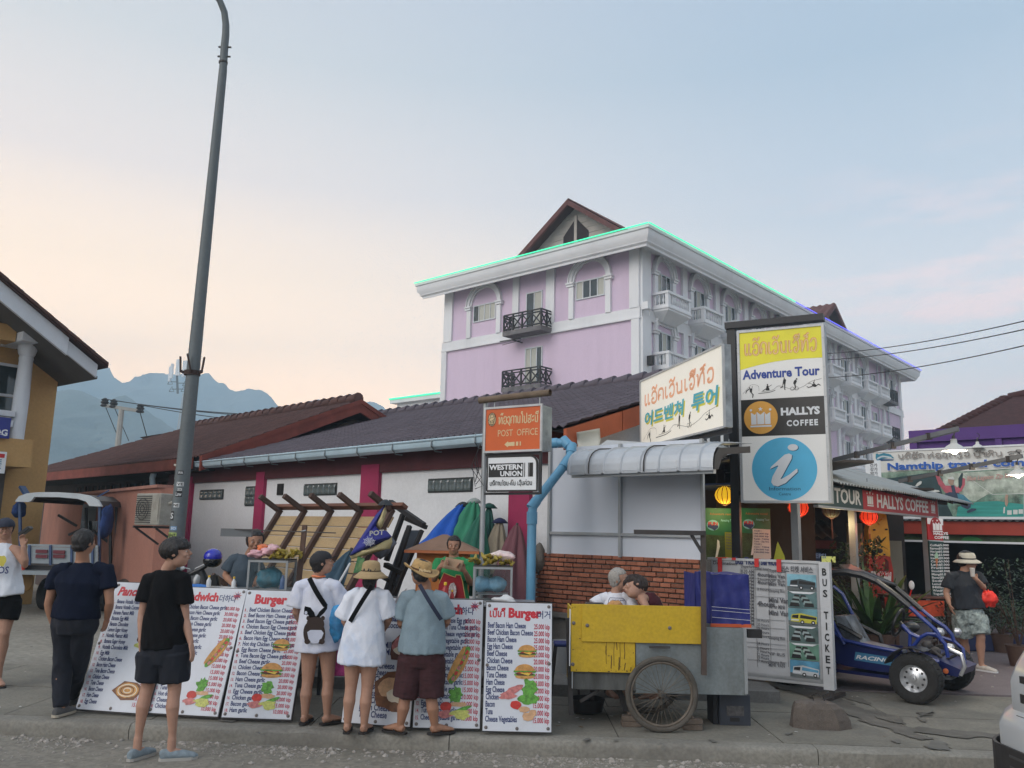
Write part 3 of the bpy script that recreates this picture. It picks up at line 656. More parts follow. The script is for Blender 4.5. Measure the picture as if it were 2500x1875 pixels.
def tiled(par,u0,u1,depth,z0,pitch,y0,mat,single,w=.30,l=.34,u_of=None,ridge=True,skip=None,seg=8,order='near'):
 """roof plane from (y0,z0) rising inward; u_of(d)->(ua,ub) clips a row"""
 cp,sp=math.cos(pitch),math.sin(pitch); nrow=int(round(depth/cp/(l*.92))); l=depth/cp/nrow/.92
 tm=tile_mesh(w*1.02,l,mat,seg=seg); me=None; rest=MB(); cnt=0; cells=[]
 for r_ in range(nrow):
  d=r_*l*.92; y=y0+d*cp; z=z0+d*sp; ua,ub=(u0,u1) if u_of is None else u_of(d*cp)
  n=int((ub-ua)/w+.5)
  for i in range(n): cells.append((ub-w*(i+1),y,z,r_))
 R_=Matrix.Rotation(pitch,4,'X')
 fp=par['_f'] if False else None
 P=RM[par.name]
 def dist(cc): q=P@V(cc[:3]); return q.x*q.x+q.y*q.y
 cells.sort(key=dist)
 for k,cc in enumerate(cells):
  Mx=Matrix.Translation(cc[:3])@R_
  if k<single:
   if me is None: o=tm.build('roof_tile',mat,par,sm=2,rec=False); me=o.data; o.matrix_basis=Mx
   else: inst(me,'roof_tile',par,Mx)
  else: rest.add(tm.v,tm.f,0,Mx)
 if rest.v: rest.build('roof_tiles',mat,par,sm=2,rec=False,kind='stuff')
PITP=math.atan(.312)
def uof(d): return (-12.9,.9)
tiled(po,-13,.9,6.0,3.34,PITP,-.38,m_tile,290,u_of=uof)
MB().add([(-13,-.34,3.30),(.86,-.34,3.30),(.86,5.6,3.30+.312*5.94),(-13,5.6,3.30+.312*5.94)],[(0,1,2,3)]).build('roof_deck',m_dark,po)
def ridge(par,u0,u1,y,z,mat,l=.42,r_=.12):
 b=MB(); b.tube([(0,0,-.02),(l*1.08,0,.035)],[r_,r_*1.12],10); me=None; n=int((u1-u0)/l)
 for i in range(n):
  Mx=Matrix.Translation((u0+i*l,y,z))
  if me is None: o=b.build('ridge_cap',mat,par,sm=True); me=o.data; o.matrix_basis=Mx
  else: inst(me,'ridge_cap',par,Mx)
ridge(po,-13,.9,5.62,3.34+.312*6.0+.02,m_tile)
MB().add([(-13,5.6,5.2),(.86,5.6,5.2),(-2.5,8.4,4.3),(-13,8.4,4.3)],[(0,1,2,3)]).build('rear_roof',m_tile,po)
m_or=M('orange_board',(.42,.10,.035),.7,.15,2,g=.4,gc=(.2,.06,.03))
def pz(d): return 3.30+.312*(d+.38)
for a,b_ in ((-.38,.9),(.92,5.6)):
 MB().prism([(a,pz(a)+.0),(b_,pz(b_)),(b_,pz(b_)-.30),(a,pz(a)-.30)],.84,.90,ax='x').build('verge_board',m_or,po)
def gz(u): return 3.22+.0*u
mb=MB(); n=26; pr=[(-.50,.06),(-.515,.02),(-.50,-.05),(-.44,-.09),(-.36,-.085),(-.33,-.03),(-.33,.06)]
vs=[(u,y,3.24+z) for u in (-13.0,.5) for y,z in pr]; k=len(pr)
mb.add(vs,[(j,j+1,k+j+1,k+j) for j in range(k-1)]+[tuple(range(k)),tuple(range(2*k-1,k-1,-1))]);
mb.tube([(-13,-.51,3.30),(.5,-.51,3.30)],.022,8); mb.build('gutter',m_zinc,po,sm=True)
for i in range(13): MB().tube([(-12.4+i*1.05,-.3,3.33),(-12.4+i*1.05,-.52,3.33),(-12.4+i*1.05,-.53,3.2),(-12.4+i*1.05,-.44,3.12),(-12.4+i*1.05,-.3,3.12)],.012,5).build('gutter_bracket',M('grey_metal',(.18,.2,.21),.5,m=.6),po)
MB().tube([(-12.95,-.42,3.2),(-13.15,-.42,3.18),(-13.24,-.42,3.0),(-13.2,-.4,2.75),(-13.05,-.2,2.5),(-13.0,-.12,2.3),(-13.0,-.12,.1)],.075,10).build('down_pipe',m_zinc,po,sm=True)
gp=[D(*d5(300,700),11.6),D(*d5(395,695),11.55),D(*d5(437,740),11.5),D(*d5(430,795),11.45),D(*d5(395,850),11.4),D(*d5(160,1150),11.2)]
q=gp[-1]; gp2=gp+[V((q.x-.02,q.y-.02,q.z-.1)),V((q.x-.02,q.y-.02,.1))]
pip=thing('rain_pipe','thick sky blue plastic rain pipe bending down beside the brick annex','rain pipe',(q.x,q.y,0))
MB().tube(gp2,.062,14).build('pipe',m_blue,pip,w=True,sm=True)
for i,(a,b_) in enumerate(((0,1),(1,2),(2,3),(4,3),(5,4))):
 p=gp2[a];d=(gp2[b_]-p).normalized()*.07; MB().tube([p-d,p+d],.071,14).build('pipe_socket',m_blue,pip,w=True,sm=True)
p=gp2[6]; MB().tube([p,p-V((0,0,.16))],.071,14).build('pipe_socket',m_blue,pip,w=True,sm=True)
m_sheet=M('cream_sheet_metal',(.55,.54,.47),.55,.08,2,g=.2)
fl=thing('flashing_sheet','bent cream metal sheet hanging off the orange verge board above the awning','metal sheet',D(*d5(570,800),11.9))
b=MB(); PA=[(475,620),(480,690),(490,760),(500,822)]; PB=[(645,590),(652,680),(640,745),(662,772),(760,790)]
def lerpp(P,t):
 n=len(P)-1;i=min(int(t*n),n-1);f=t*n-i;return (P[i][0]*(1-f)+P[i+1][0]*f,P[i][1]*(1-f)+P[i+1][1]*f)
def fs_(u,v):
 a=lerpp(PA,v);e=lerpp(PB[:4],v);x=a[0]*(1-u)+e[0]*u;y=a[1]*(1-u)+e[1]*u; return D(*d5(x,y),11.7+.12*math.sin(v*5+u)+.25*u)
b.grid(fs_,8,12); b.build('sheet',m_sheet,fl,w=True,sm=2,sol=.004)
# old hall on the left, red brown tiles
OHx=.42-10.5*.7071; OHy=12.6+10.5*.7071
OH=Wall(OHx,OHy,-45)
oh=thing('old_market_hall','long low hall under a red brown tiled roof with dark clerestory band','hall',OH.o,OH.a)
PH=math.atan(.43)
tiled(oh,-15,0.25,4.35,3.42,PH,-.55,m_redt,280,w=.34,l=.38,u_of=lambda d:(-15+d*1.0,.25))
MB().add([(-15,-.5,3.36),(.2,-.5,3.36),(.2,3.75,3.36+.43*4.25),(-11,3.75,3.36+.43*4.25)],[(0,1,2,3)]).build('roof_deck',m_dark,oh)
ridge(oh,-10.8,.4,3.82,3.42+.43*4.35+.05,m_redt,r_=.14)
m_rb=M('red_brown_board',(.20,.045,.03),.75,.2,3,g=.4,gc=(.08,.03,.02))
def oz(d): return 3.42+.43*(d+.55)
for k,(o_,a,b_) in enumerate(((.02,.02,-.10),(0,-.102,-.34))):
 for m_ in (0,1):
  P=[(-.55,oz(-.55)),(3.82,oz(3.82))] if m_==0 else [(3.82,oz(3.82)),(8.2,oz(-.55))]
  MB().prism([(P[0][0],P[0][1]+a),(P[1][0],P[1][1]+a),(P[1][0],P[1][1]+b_),(P[0][0],P[0][1]+b_)],.2-o_,.28+o_,ax='x').build('verge_board',m_rb,oh)
MB().add([(-15,3.85,5.25),(.2,3.85,5.25),(.2,8.2,3.4),(-15,8.2,3.4)],[(0,1,2,3)]).build('rear_roof',m_redt,oh)
MB().bx(-15,-.1,-.62,-.56,3.14,3.40).build('fascia',m_rb,oh)
MB().bx(-15,0,-.55,.6,3.12,3.15).build('eave_soffit',m_dark,oh)
MB().bx(-15,0,.6,.85,0,3.2).prism([(.6,3.2),(7.2,3.2),(3.82,4.8)],-.15,.0,ax='x').build('wall',M('old_dark_wall',(.06,.045,.04),.95,.25,1,g=.5),oh)
for i in range(9): # clerestory openings
 u=-1.2-i*1.15; f=MB().bx(u-.9,u,.52,.6,2.2,3.0).build('clerestory_window',m_dark,oh)
 for t in (.0,.45,.9): MB().bx(u-t-.025,u-t+.025,.48,.52,2.2,3.0).build('window_bar',M('old_timber',(.09,.06,.045),.9,.2,5,st=(8,8,1)),oh)
pc=D(*c1(872,300),16.2); PK=Wall(pc.x,pc.y,-52)
m_pink=M('pink_render',(.36,.165,.12),.95,.12,.8,b=.25,bs=18,g=.8,gc=(.16,.09,.07),gs=.8,st=(1,1,.5),fine=.05)
pk=thing('pink_wall','faded pink rendered lean-to wall with damp dark foot behind the three wheeler lot','wall',PK.o,PK.a)
zt=PK.uv(*c1(870,95))[1]
MB().bx(-12,0,0,.2,.0,zt).bx(.0,.42,.0,.2,0,zt-.001,T=Matrix.Rotation(rad(66),4,'Z')).build('wall_panel',m_pink,pk)
b=MB(); vs=[];n=60
for i in range(n+1):
 u=-12+12*i/n; h=.62+.22*noise.noise(V((u*.8,2,1)))+.05*noise.noise(V((u*5,2,1)))
 vs+=[(u,-.006,0),(u,-.006,h)]
b.add(vs,[(2*i,2*i+2,2*i+3,2*i+1) for i in range(n)]); b.build('damp_foot',M('damp_black_mould',(.07,.05,.045),.95,.3,4,b=.2),pk)
MB().bx(-12,.05,-.06,.26,zt,zt+.06).build('coping',M('pink_coping',(.35,.17,.13),.9,.2,2),pk)
ap=D(*c1(870,215),14.6)
ac=thing('air_conditioner','weathered outdoor air conditioner unit on brackets high on the pink wall','air conditioner',ap,rad(-35))
m_ac=M('aged_white_metal',(.32,.31,.27),.6,.15,4,g=.6,gc=(.10,.08,.06),gs=3)
MB().ch(-.36,.36,-.16,.16,-.27,.27,.015).build('casing',m_ac,ac)
b=MB()
for i in range(13): b.bx(-.33,.12,-.172,-.161,-.23+i*.037,-.215+i*.037)
b.build('louvres',M('ac_louvre',(.06,.06,.055),.7),ac,kind='stuff')
b=MB();
for r_ in (.06,.12,.18): b.tube([(-.1+r_*math.cos(t),-.19,r_*math.sin(t)) for t in [i*PI/10 for i in range(21)]],.006,5)
b.build('fan_guard',m_blk,ac)
MB().bx(.16,.34,-.17,-.162,-.2,.2).build('service_panel',m_ac,ac)
for s in (-.3,.3): MB().beam((s,-.2,-.3),(s,.4,-.3),.04).beam((s,.3,-.6),(s,-.15,-.32),.03).build('bracket',m_blk,ac)
MB().tube([(.34,0,.1),(.5,.05,.15),(.55,.1,.5),(.2,.3,.75),(-.1,.35,.8)],.02,6).build('refrigerant_pipe',M('pipe_wrap',(.45,.42,.36),.8),ac)
# YELLOW HOUSE on the left
hc=D(*e1(240,1400),18.3)
YH=Wall(hc.x,hc.y,52)       # x goes right and away; the front faces the street corner
yh=thing('yellow_house','ochre two storey house with white column, balcony and overhanging gable roof','house',YH.o,YH.a)
m_och=M('ochre_render',(.50,.31,.125),.9,.08,.8,b=.15,g=.25,gc=(.25,.15,.06),gs=.6,fine=.04)
m_wtr=M('white_trim',(.62,.66,.70),.65,.05,2,g=.2,gc=(.4,.42,.43))
fu=lambda x,y,off=0.:YH.uv(*e1(x,y),off)
uR,zR=fu(428,835,.9)
zf=fu(240,1400)[1]          # balcony floor underside level
wallz=fu(428,835,.9)[1]
print('YH',uR,zR,zf,fu(200,590),fu(200,1370),fu(745,710),fu(0,90))
MB().bx(-6,uR,.9,5,0,wallz+1.2).build('wall',m_och,yh)
MB().bx(-6,0,.0,.9,zf-.25,zf+.0).bx(-6,-.02,.0,.14,zf,zf+.35).build('balcony_slab',m_och,yh)
cu,cz0=fu(200,1370,.1); cz1=fu(290,590,.1)[1]
b=MB(); H=cz1-cz0
b.lathe([(.24,0),(.24,.08),(.2,.1),(.2,.2),(.165,.24),(.15,.3),(.16,H*.5),(.14,H-.35),(.15,H-.3),(.14,H-.25),(.17,H-.2),(.19,H-.12),(.2,H-.08),(.2,H)],20,c0=(-.28,.25,cz0)); b.build('column',m_wtr,yh,sm=True)
rz0=fu(100,1110,.15)[1]
b=MB(); b.bx(-6,-.42,.1,.3,rz0-.0,rz0+.12).bx(-6,-.42,.14,.26,rz0-.22,rz0-.08); b.build('balcony_rail',m_wtr,yh)
for i in range(5):
 u=-.95-i*.75; z0=zf+.32; z1=rz0-.24
 q=MB(); q.bx(u-.26,u-.2,.12,.28,z0,z1).bx(u+.2,u+.26,.12,.28,z0,z1).bx(u-.2,u+.2,.12,.28,z0,z0+.07).bx(u-.2,u+.2,.12,.28,z1-.07,z1); q.build('balustrade_panel',m_wtr,yh)
 MB().bx(u-.36,u-.27,.1,.3,z0,z1).build('balustrade_post',m_och,yh)
 MB().bx(u-.19,u+.19,.2,.21,z0+.08,z1-.08).build('balustrade_glass',M('frosted_pane',(.16,.17,.15),.3,.4,6),yh)
wu,wz1=fu(160,735,.9); wz0=fu(100,1100,.9)[1]
for i in range(2):
 a=wu-1.1*(i+1)+.02;
 f=MB().bx(a,a+.06,.84,.92,wz0,wz1).bx(a+1.02,a+1.08,.84,.92,wz0,wz1).bx(a+.06,a+1.02,.84,.92,wz1-.06,wz1).bx(a+.06,a+1.02,.84,.92,wz0,wz0+.06).bx(a+.06,a+1.02,.85,.92,wz1-.75,wz1-.69).build('window',m_wtr,yh)
 MB().bx(a+.06,a+1.02,.885,.895,wz0+.06,wz1-.76).build('pane',m_glass,f); MB().bx(a+.06,a+1.02,.885,.895,wz1-.69,wz1-.06).build('pane',m_glass,f)
MB().bx(wu-2.4,wu+.08,.8,.9,wz0-.1,wz0-.01).build('window_sill',m_wtr,yh)
vA=fu(0,88,-.9); vB=fu(745,712,-.9); sl=(vB[1]-vA[1])/(vB[0]-vA[0])
def vz(u): return vB[1]+sl*(u-vB[0])
uL=vB[0]-7.5
MB().prism([(uL,vz(uL)-.04),(vB[0]-.75,vz(vB[0]-.75)-.04),(vB[0]-.75,vz(vB[0]-.75)-.42),(uL,vz(uL)-.42)],-.9,-.82).build('verge_board',m_wtr,yh)
MB().prism([(vB[0]-.73,vz(vB[0]-.73)-.08),(vB[0]-.05,vz(vB[0]-.05)-.08),(vB[0]-.05,vz(vB[0])-.34),(vB[0]-.73,vz(vB[0]-.73)-.38)],-.86,-.80).build('verge_board',m_wtr,yh)
MB().prism([(uL,vz(uL)-.3),(vB[0],vz(vB[0])-.3),(vB[0],vz(vB[0])-.36),(uL,vz(uL)-.36)],-.8,7).build('soffit',M('grey_soffit',(.10,.095,.09),.9,.1),yh)
MB().prism([(uL,vz(uL)+.02),(vB[0]+.12,vz(vB[0]+.12)+.02),(vB[0]+.12,vz(vB[0]+.12)-.03),(uL,vz(uL)-.03)],-1.0,7).build('roof_deck',m_redt,yh)
b=MB(); w=.3
me=None; ln=math.hypot(1,sl)
for i in range(24):
 u=vB[0]+.1-i*.32; q=MB().tube([(0,-.06,0),(.34,-.06,-.34*-sl*-1 if False else .0)],.05,8) if False else None
 o=MB().bx(u-.33,u,-1.06,-.86,vz(u)-.0,vz(u)+.03,T=None)
 o=MB().prism([(u-.33,vz(u-.33)+.06),(u,vz(u)+.07),(u,vz(u)+.0),(u-.33,vz(u-.33)+.0)],-1.05,-.7); o.build('verge_tile',m_redt,yh)
bz=cz1
MB().bx(-.6,.05,-.25,.9,bz+.0,bz+.5).build('beam_end',m_wtr,yh)
MB().bx(-6,-.62,.05,.6,bz+.0,bz+.35).build('tie_beam',m_och,yh)
MB().prism([(-6,bz+.35),(-.6,bz+.35),(-.6,bz+.5),(-6,vz(-6)-.4)],.3,.5).build('gable_infill',m_och,yh)
MB().bx(-6,uR+.4,-.1,.9,bz+.02,bz+.06,).build('porch_ceiling',M('grey_soffit',(.10,.095,.09)),yh) if False else None
MB().bx(-5.5,uR-.9,.84,.9,.0,zf-.3).build('shutter_wall',M('dark_block_wall',(.12,.105,.09),.95,.25,1.5,b=.3,g=.4),yh)
zz=.1
while zz<zf-.4:
 MB().bx(-5.4,uR-.95,.80,.84,zz,zz+.17).build('shutter_slat',M('shutter_grey',(.11,.10,.09),.8,.2,3),yh); zz+=.2
m_navy=M('sign_navy',(.02,.03,.22),.5,.05); m_sw=M('sign_white',(.72,.74,.75),.5,.04,2)
s0=fu(88,1120,-.06); s1=fu(50,1270,-.06)
sg=thing('balcony_sign','small dark blue sign with white lettering tied to the balcony of the ochre house','sign',YH.pt(s0[0]-.9,-.05,s1[1]),YH.a)
h=s0[1]-s1[1]
MB().bx(-1.0,.88,-.04,.0,0,h).build('board',m_navy,sg)
b=MB(); put(b,'OG',.84,.13*h/1,.13,al='r',y=-.044,bold=.03); put(b,'----------',.84,.06,.06,al='r',y=-.044); b.build('lettering',m_sw,sg)
s0=fu(53,1370,-.1); s1=fu(35,1528,-.1)
sg=thing('hanging_sign','white signboard with red band under the balcony slab of the ochre house','sign',YH.pt(s0[0]-.9,-.1,s1[1]),YH.a)
h=s0[1]-s1[1]
MB().bx(-1.0,.88,-.05,.0,0,h).build('board',m_sw,sg)
b=MB(); put(b,'GUEST HOUSE',.8,h*.42,.1,al='r',y=-.054,bold=.02,m=0); put(b,'TOUR',.8,h*.2,.09,al='r',y=-.054,bold=.02);
b.bx(-.9,.84,-.056,-.051,h*.72,h*.9,m=1); b.build('lettering',[M('sign_teal',(.06,.22,.32),.5),M('sign_red',(.55,.03,.03),.5)],sg)
# BRICK ANNEX
g1=lambda x,y:c('g1',x,y); g2=lambda x,y:c('g2',x,y); g3=lambda x,y:c('g3',x,y); g4=lambda x,y:c('g4',x,y); P_=lambda x,y:c('P',x,y)
m_galv=M('galvanised_steel',(.38,.40,.41),.42,.12,5,m=.5,g=.35,gc=(.22,.23,.23),gs=2.5,fine=.05)
m_wpan=M('pale_panel',(.60,.64,.70),.7,.05,.8,b=.05,g=.25,gc=(.42,.45,.48),gs=.8)
m_brick=M('fired_brick',(.34,.125,.07),.9,.2,6,b=.4,bs=40,rnd=.34,g=.35,gc=(.20,.12,.09),gs=5,fine=.12)
m_mortar=M('rough_mortar',(.15,.135,.115),.95,.2,5,b=.8,bs=25,fine=.2)
m_steel=M('dark_steel_tube',(.045,.04,.038),.6,.3,4,g=.3,gc=(.10,.05,.03))
q=D(1345,1343,12.0); AX=Wall(q.x,q.y,-42)
ax=thing('brick_annex','lean-to with rough brick base and pale panels above, under a curved metal awning','annex',AX.o,AX.a)
uA=AX.uv(*c4(22,450))[0]; uB=AX.uv(*c4(935,600))[0]; zT=AX.uv(*c4(100,452))[1]; zB=AX.uv(*c4(100,782))[1]
print('annex',uA,uB,zT,zB)
MB().bx(uA,uB,.035,.3,.1,zT-.02).build('brick_core',m_mortar,ax)
MB().bx(uA-.1,uB+.1,-.05,.3,.1,zB-.0).bx(uA-.12,uB+.12,-.12,.3,zB-.06,zB-.003).build('plinth',M('plinth_concrete',(.20,.19,.175),.9,.15,2,b=.3,g=.6),ax)
ch_=.062; rows=int((zT-zB)/ch_); bw=.165; RB=random.Random(11); cells=[]
for r_ in range(rows):
 u=uA-(bw/2 if r_%2 else 0)+RB.uniform(-.02,.02)
 while u<uB-.03:
  w_=bw*RB.uniform(.9,1.06); a=max(u,uA); e=min(u+w_-.012,uB+RB.uniform(-.03,.03))
  if e-a>.04: cells.append((a,e,zB+r_*ch_,RB.uniform(-.012,.012),RB.uniform(-.02,.02)))
  u+=w_
bm_=MB().ch(0,1,0,.09,0,.046,.004); bme=None; rest=MB(); cells.sort(key=lambda q:abs((q[0]+q[1])/2-2.0)*.3-q[2])
for k,(a,e,z,dy,tl) in enumerate(cells):
 Mx=Matrix.Translation((a,dy,z))@Matrix.Rotation(tl*.6,4,'Y')@Matrix.Diagonal((e-a,1,1,1))
 if k<300:
  if bme is None: o=bm_.build('brick',m_brick,ax); bme=o.data; o.matrix_basis=Mx
  else: inst(bme,'brick',ax,Mx)
 else: rest.add(bm_.v,bm_.f,0,Mx)
if rest.v: rest.build('bricks',m_brick,ax,kind='stuff')
u0=AX.uv(*c4(97,200))[0]; um=AX.uv(*c4(492,200))[0]; u1=AX.uv(*c4(953,200))[0]; zm=AX.uv(*c4(300,350))[1]; zt=3.05
for a,b_ in ((u0,um),(um,u1)):
 for c0,d in ((zT-.02,zm-.003),(zm+.003,zt)): MB().bx(a+.003,b_-.003,.02,.04,c0,d).build('panel',m_wpan,ax)
for a in (u0,um,u1): MB().bx(a-.02,a+.02,-.03,.018,zT-.03,zt).build('panel_post',m_galv,ax)
for a,b_ in ((u0+.022,um-.022),(um+.022,u1-.022)): MB().bx(a,b_,-.025,.018,zm-.02,zm+.02).build('panel_rail',m_galv,ax)
b=MB(); b.sph((uA+.05,.0,zT-.1),(.11,.09,.20),12,k=9); o=b.build('rough_render_lump',m_mortar,ax,sm=2)
for v_ in o.data.vertices: v_.co+=v_.co.normalized()*.0+V((0,0,0))+V((noise.noise(v_.co*14),noise.noise(v_.co*14+V((9,9,9))),noise.noise(v_.co*14+V((3,1,7)))))*.05
aL=AX.uv(*d5(412,930),-.75)[0]; aR=AX.uv(*d5(1480,915),-.75)[0]; az=AX.uv(*d5(900,920),-.75)[1]
m_awn=M('awning_sheet',(.48,.51,.54),.4,.06,3,m=.3,g=.3,gc=(.33,.35,.36),gs=2)
prof=[(-.75,0),(-.752,.05),(-.745,.13),(-.72,.2),(-.67,.26),(-.60,.30),(-.5,.335),(-.2,.365),(.25,.40)]
b=MB(); nu=150
def af(u,v):
 i=v*(len(prof)-1);k=min(int(i),len(prof)-2);f=i-k
 y=prof[k][0]*(1-f)+prof[k+1][0]*f; z=prof[k][1]*(1-f)+prof[k+1][1]*f
 t=(u*(aR-aL)/.27)%1; rb=.022*(1 if t<.12 else 0); st_=.007*((v*27)%1)
 n=V((0,-.8,.5)) if v<.6 else V((0,0,1)); p=n*(rb+st_)
 return (aL+(aR-aL)*u,y+p.y,az+z+p.z)
b.grid(af,nu,54); b.build('awning_sheet',m_awn,ax,sm=True,sol=.004)
b=MB(); b.prism([(-.72,az+.02),(-.70,az+.17),(-.6,az+.27),(.2,az+.36),(.2,az+.28),(-.5,az+.2),(-.62,az+.02)],aR-.03,aR-.0,ax='x'); b.build('awning_end',m_steel,ax)
MB().bx(aL+.02,aR-.02,-.7,-.64,az-.03,az+.02).build('awning_beam',m_galv,ax)
for i in range(3): MB().beam((aL+.3+i*.75,-.66,az-.01),(aL+.3+i*.75,.1,az+.27),.04).build('awning_rafter',m_steel,ax)
for s_ in ((aL+(aR-aL)*.165),(aL+(aR-aL)*.56)):
 MB().tube([(s_,prof[i][0]-.02,az+prof[i][1]+.012) for i in range(8)],.009,5).build('awning_seam',m_steel,ax)
b=MB(); pp=[d5(505,822),d5(700,680),d5(1150,708),d5(1640,775),d5(1560,792)]
p3=[AX.pt(AX.uv(*x,o_)[0],o_,AX.uv(*x,o_)[1]) for x,o_ in zip(pp,(.1,.5,.9,1.2,.4))]
b.add(p3,[(0,1,2),(0,2,4),(2,3,4)]); b.build('parapet_sheet',M('sheet_pale_grey',(.45,.47,.48),.5,.05,1,m=.2),ax,w=True,sol=.01)
iw=thing('dim_passage','dim brown passage wall seen between the pale panels and the black pylon post','wall',D(1702,1500,14.7)*1.0)
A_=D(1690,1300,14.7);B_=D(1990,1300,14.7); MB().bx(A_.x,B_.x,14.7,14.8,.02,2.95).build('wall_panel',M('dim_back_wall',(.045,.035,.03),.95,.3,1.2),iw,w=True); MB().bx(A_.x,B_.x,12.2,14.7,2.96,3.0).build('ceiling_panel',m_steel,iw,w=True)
q_=D(1758,1200,14.2); MB().bx(q_.x-.07,q_.x+.07,14.1,14.2,.02,2.955).build('pillar',M('brown_pillar',(.07,.045,.035),.8,.2,3),iw,w=True)
# black HALLYS board behind
hb=D(*d5(1400,700),13.6); HB=Wall(hb.x,hb.y,-14); hu=lambda x,y:HB.uv(*d5(x,y))
x0,_=hu(1120,700); x1,_=hu(1660,700); zt=hu(1400,600)[1]; zb=hu(1400,800)[1]
hs=thing('rooftop_sign','black board with tall white condensed capitals half hidden behind the white lightbox','sign',HB.pt(x0,0,zb),HB.a)
MB().bx(0,x1-x0,0,.05,0,zt-zb+.4).build('board',M('sign_black',(.03,.035,.04),.5,.1,3),hs)
b=MB(); zl=hu(1500,760)[1]-zb; put(b,'HALLYS',.08,zl-.06,.85,w=(hu(1635,760)[0]-x0)-.02,y=-.004,bold=.02); b.build('lettering',m_sw,hs)
# SHOP CANOPY AND RED COFFEE SIGN
q=D(2096,1217,13.4); SH=Wall(q.x,q.y,48.8); su=lambda f,x,y,o=0.:SH.uv(*f(x,y),o)
can=thing('shop_canopy','low corrugated shop canopy on square steel posts over the tour desk','canopy',SH.o,SH.a)
zc=su(d6,1000,1060)[1]; ue=su(d6,1340,1150)[0]; us=-1.9
m_corr=M('corrugated_sheet',(.36,.38,.37),.5,.08,4,m=.35,g=.45,gc=(.22,.2,.17),gs=2)
def corr(par,u0,u1,y0,z0,y1,z1,mat,pitch=.125,amp=.018,seg=5,name='corrugated_sheet'):
 n=int((u1-u0)/pitch*seg); b=MB(); vs=[]
 for j in range(4):
  f=j/3
  for i in range(n+1):
   u=u0+(u1-u0)*i/n; vs.append((u,y0+(y1-y0)*f,z0+(z1-z0)*f+amp*math.sin(2*PI*(u-u0)/pitch)))
 k=n+1; b.add(vs,[(j*k+i,j*k+i+1,(j+1)*k+i+1,(j+1)*k+i) for j in range(3) for i in range(n)])
 return b.build(name,mat,par,sm=2,sol=.003)
zfe=su(d6,1000,1065,-.35)[1]
nsh=4; W_=(ue+.4-us)/nsh
for i in range(nsh): corr(can,us+W_*i-.0,us+W_*(i+1)+.06,-.38,zfe+.012*(i%2),2.4,zfe+.90+.012*(i%2),m_corr,seg=6)
for u in (su(g2,1220,400,.1)[0],su(g2,1900,400,.1)[0],su(g1,1155,400,.15)[0]):
 MB().bx(u-.05,u+.05,.08,.18,.02,zfe+.05).build('post',m_galv,can)
MB().bx(us,ue+.2,.06,.14,zfe-.02,zfe+.06).build('front_beam',m_steel,can)
for i in range(7): MB().beam((us+.4+i*1.2,-.3,zfe-.02),(us+.4+i*1.2,2.3,zfe+.80),.05).build('rafter',m_steel,can)
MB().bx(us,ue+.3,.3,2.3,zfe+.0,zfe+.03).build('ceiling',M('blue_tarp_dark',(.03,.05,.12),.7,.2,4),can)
def crown(b,x,z,w,h,y,m=0,bg=1,star_=True):
 flat(b,[(x,z),(x+w,z),(x+w,z+h*.08),(x,z+h*.08)],y,m)
 n=5; ww=w*.92; x0=x+w*.04
 flat(b,[(x0,z+h*.13),(x0+ww,z+h*.13),(x0+ww,z+h*.72),(x0+ww*.80,z+h*.60),(x0+ww*.68,z+h*.74),(x0+ww*.5,z+h*.60),(x0+ww*.32,z+h*.74),(x0+ww*.2,z+h*.60),(x0,z+h*.72)],y,m)
 for t in (.3,.7): flat(b,[(x0+ww*t-w*.015,z+h*.13),(x0+ww*t+w*.015,z+h*.13),(x0+ww*t+w*.015,z+h*.68),(x0+ww*t-w*.015,z+h*.68)],y-.0015,bg)
 for t in (0,1): disc(b,x0+ww*t,z+h*.84,w*.06,y,m,12)
 if star_: star(b,x+w*.5,z+h*.88,w*.05,w*.12,5,y,m)
a0=su(d6,820,1110); a1=su(d6,1255,1165); zt=su(d6,820,1047)[1]; zb=su(d6,820,1170)[1]; H=zt-zb
sg=thing('coffee_sign','long red sign board with white crown emblems and capitals on the canopy edge','sign',SH.pt(a0[0],-.02,zb),SH.a)
Lr=a1[0]-a0[0]
m_red=M('sign_red_board',(.42,.012,.02),.5,.08,1.5,g=.15); m_lt=M('sign_letter_white',(.70,.70,.68),.5,.03,3)
MB().bx(0,Lr,-.05,.0,0,H).build('board',m_red,sg)
MB().bx(-.01,Lr+.02,-.06,.01,-.035,-.002).bx(-.01,Lr+.02,-.06,.01,H+.002,H+.03).bx(Lr+.003,Lr+.03,-.058,.008,0,H).build('frame',m_galv,sg)
b=MB(); crown(b,.18,H*.18,.30,H*.72,-.054); put(b,'HALLYS COFFEE',.66,H*.18,H*.62,w=Lr-1.32,y=-.054,bold=.03); crown(b,Lr-.46,H*.18,.28,H*.72,-.054); b.build('lettering',[m_lt,m_red],sg)
sg=thing('tour_sign','dark green board lettered in white beside the red coffee sign, partly behind the pylon','sign',SH.pt(a0[0]-1.9,-.02,zb),SH.a)
MB().bx(0,1.89,-.05,0,0,H).build('board',M('sign_dark_green',(.012,.05,.048),.5,.1,2),sg)
MB().bx(0,1.89,-.06,.01,-.035,-.002).bx(0,1.89,-.06,.01,H+.002,H+.03).build('frame',m_galv,sg)
b=MB(); put(b,'TOUR',1.80,H*.2,H*.62,w=1.15,y=-.054,bold=.03,al='r'); b.build('lettering',m_lt,sg)
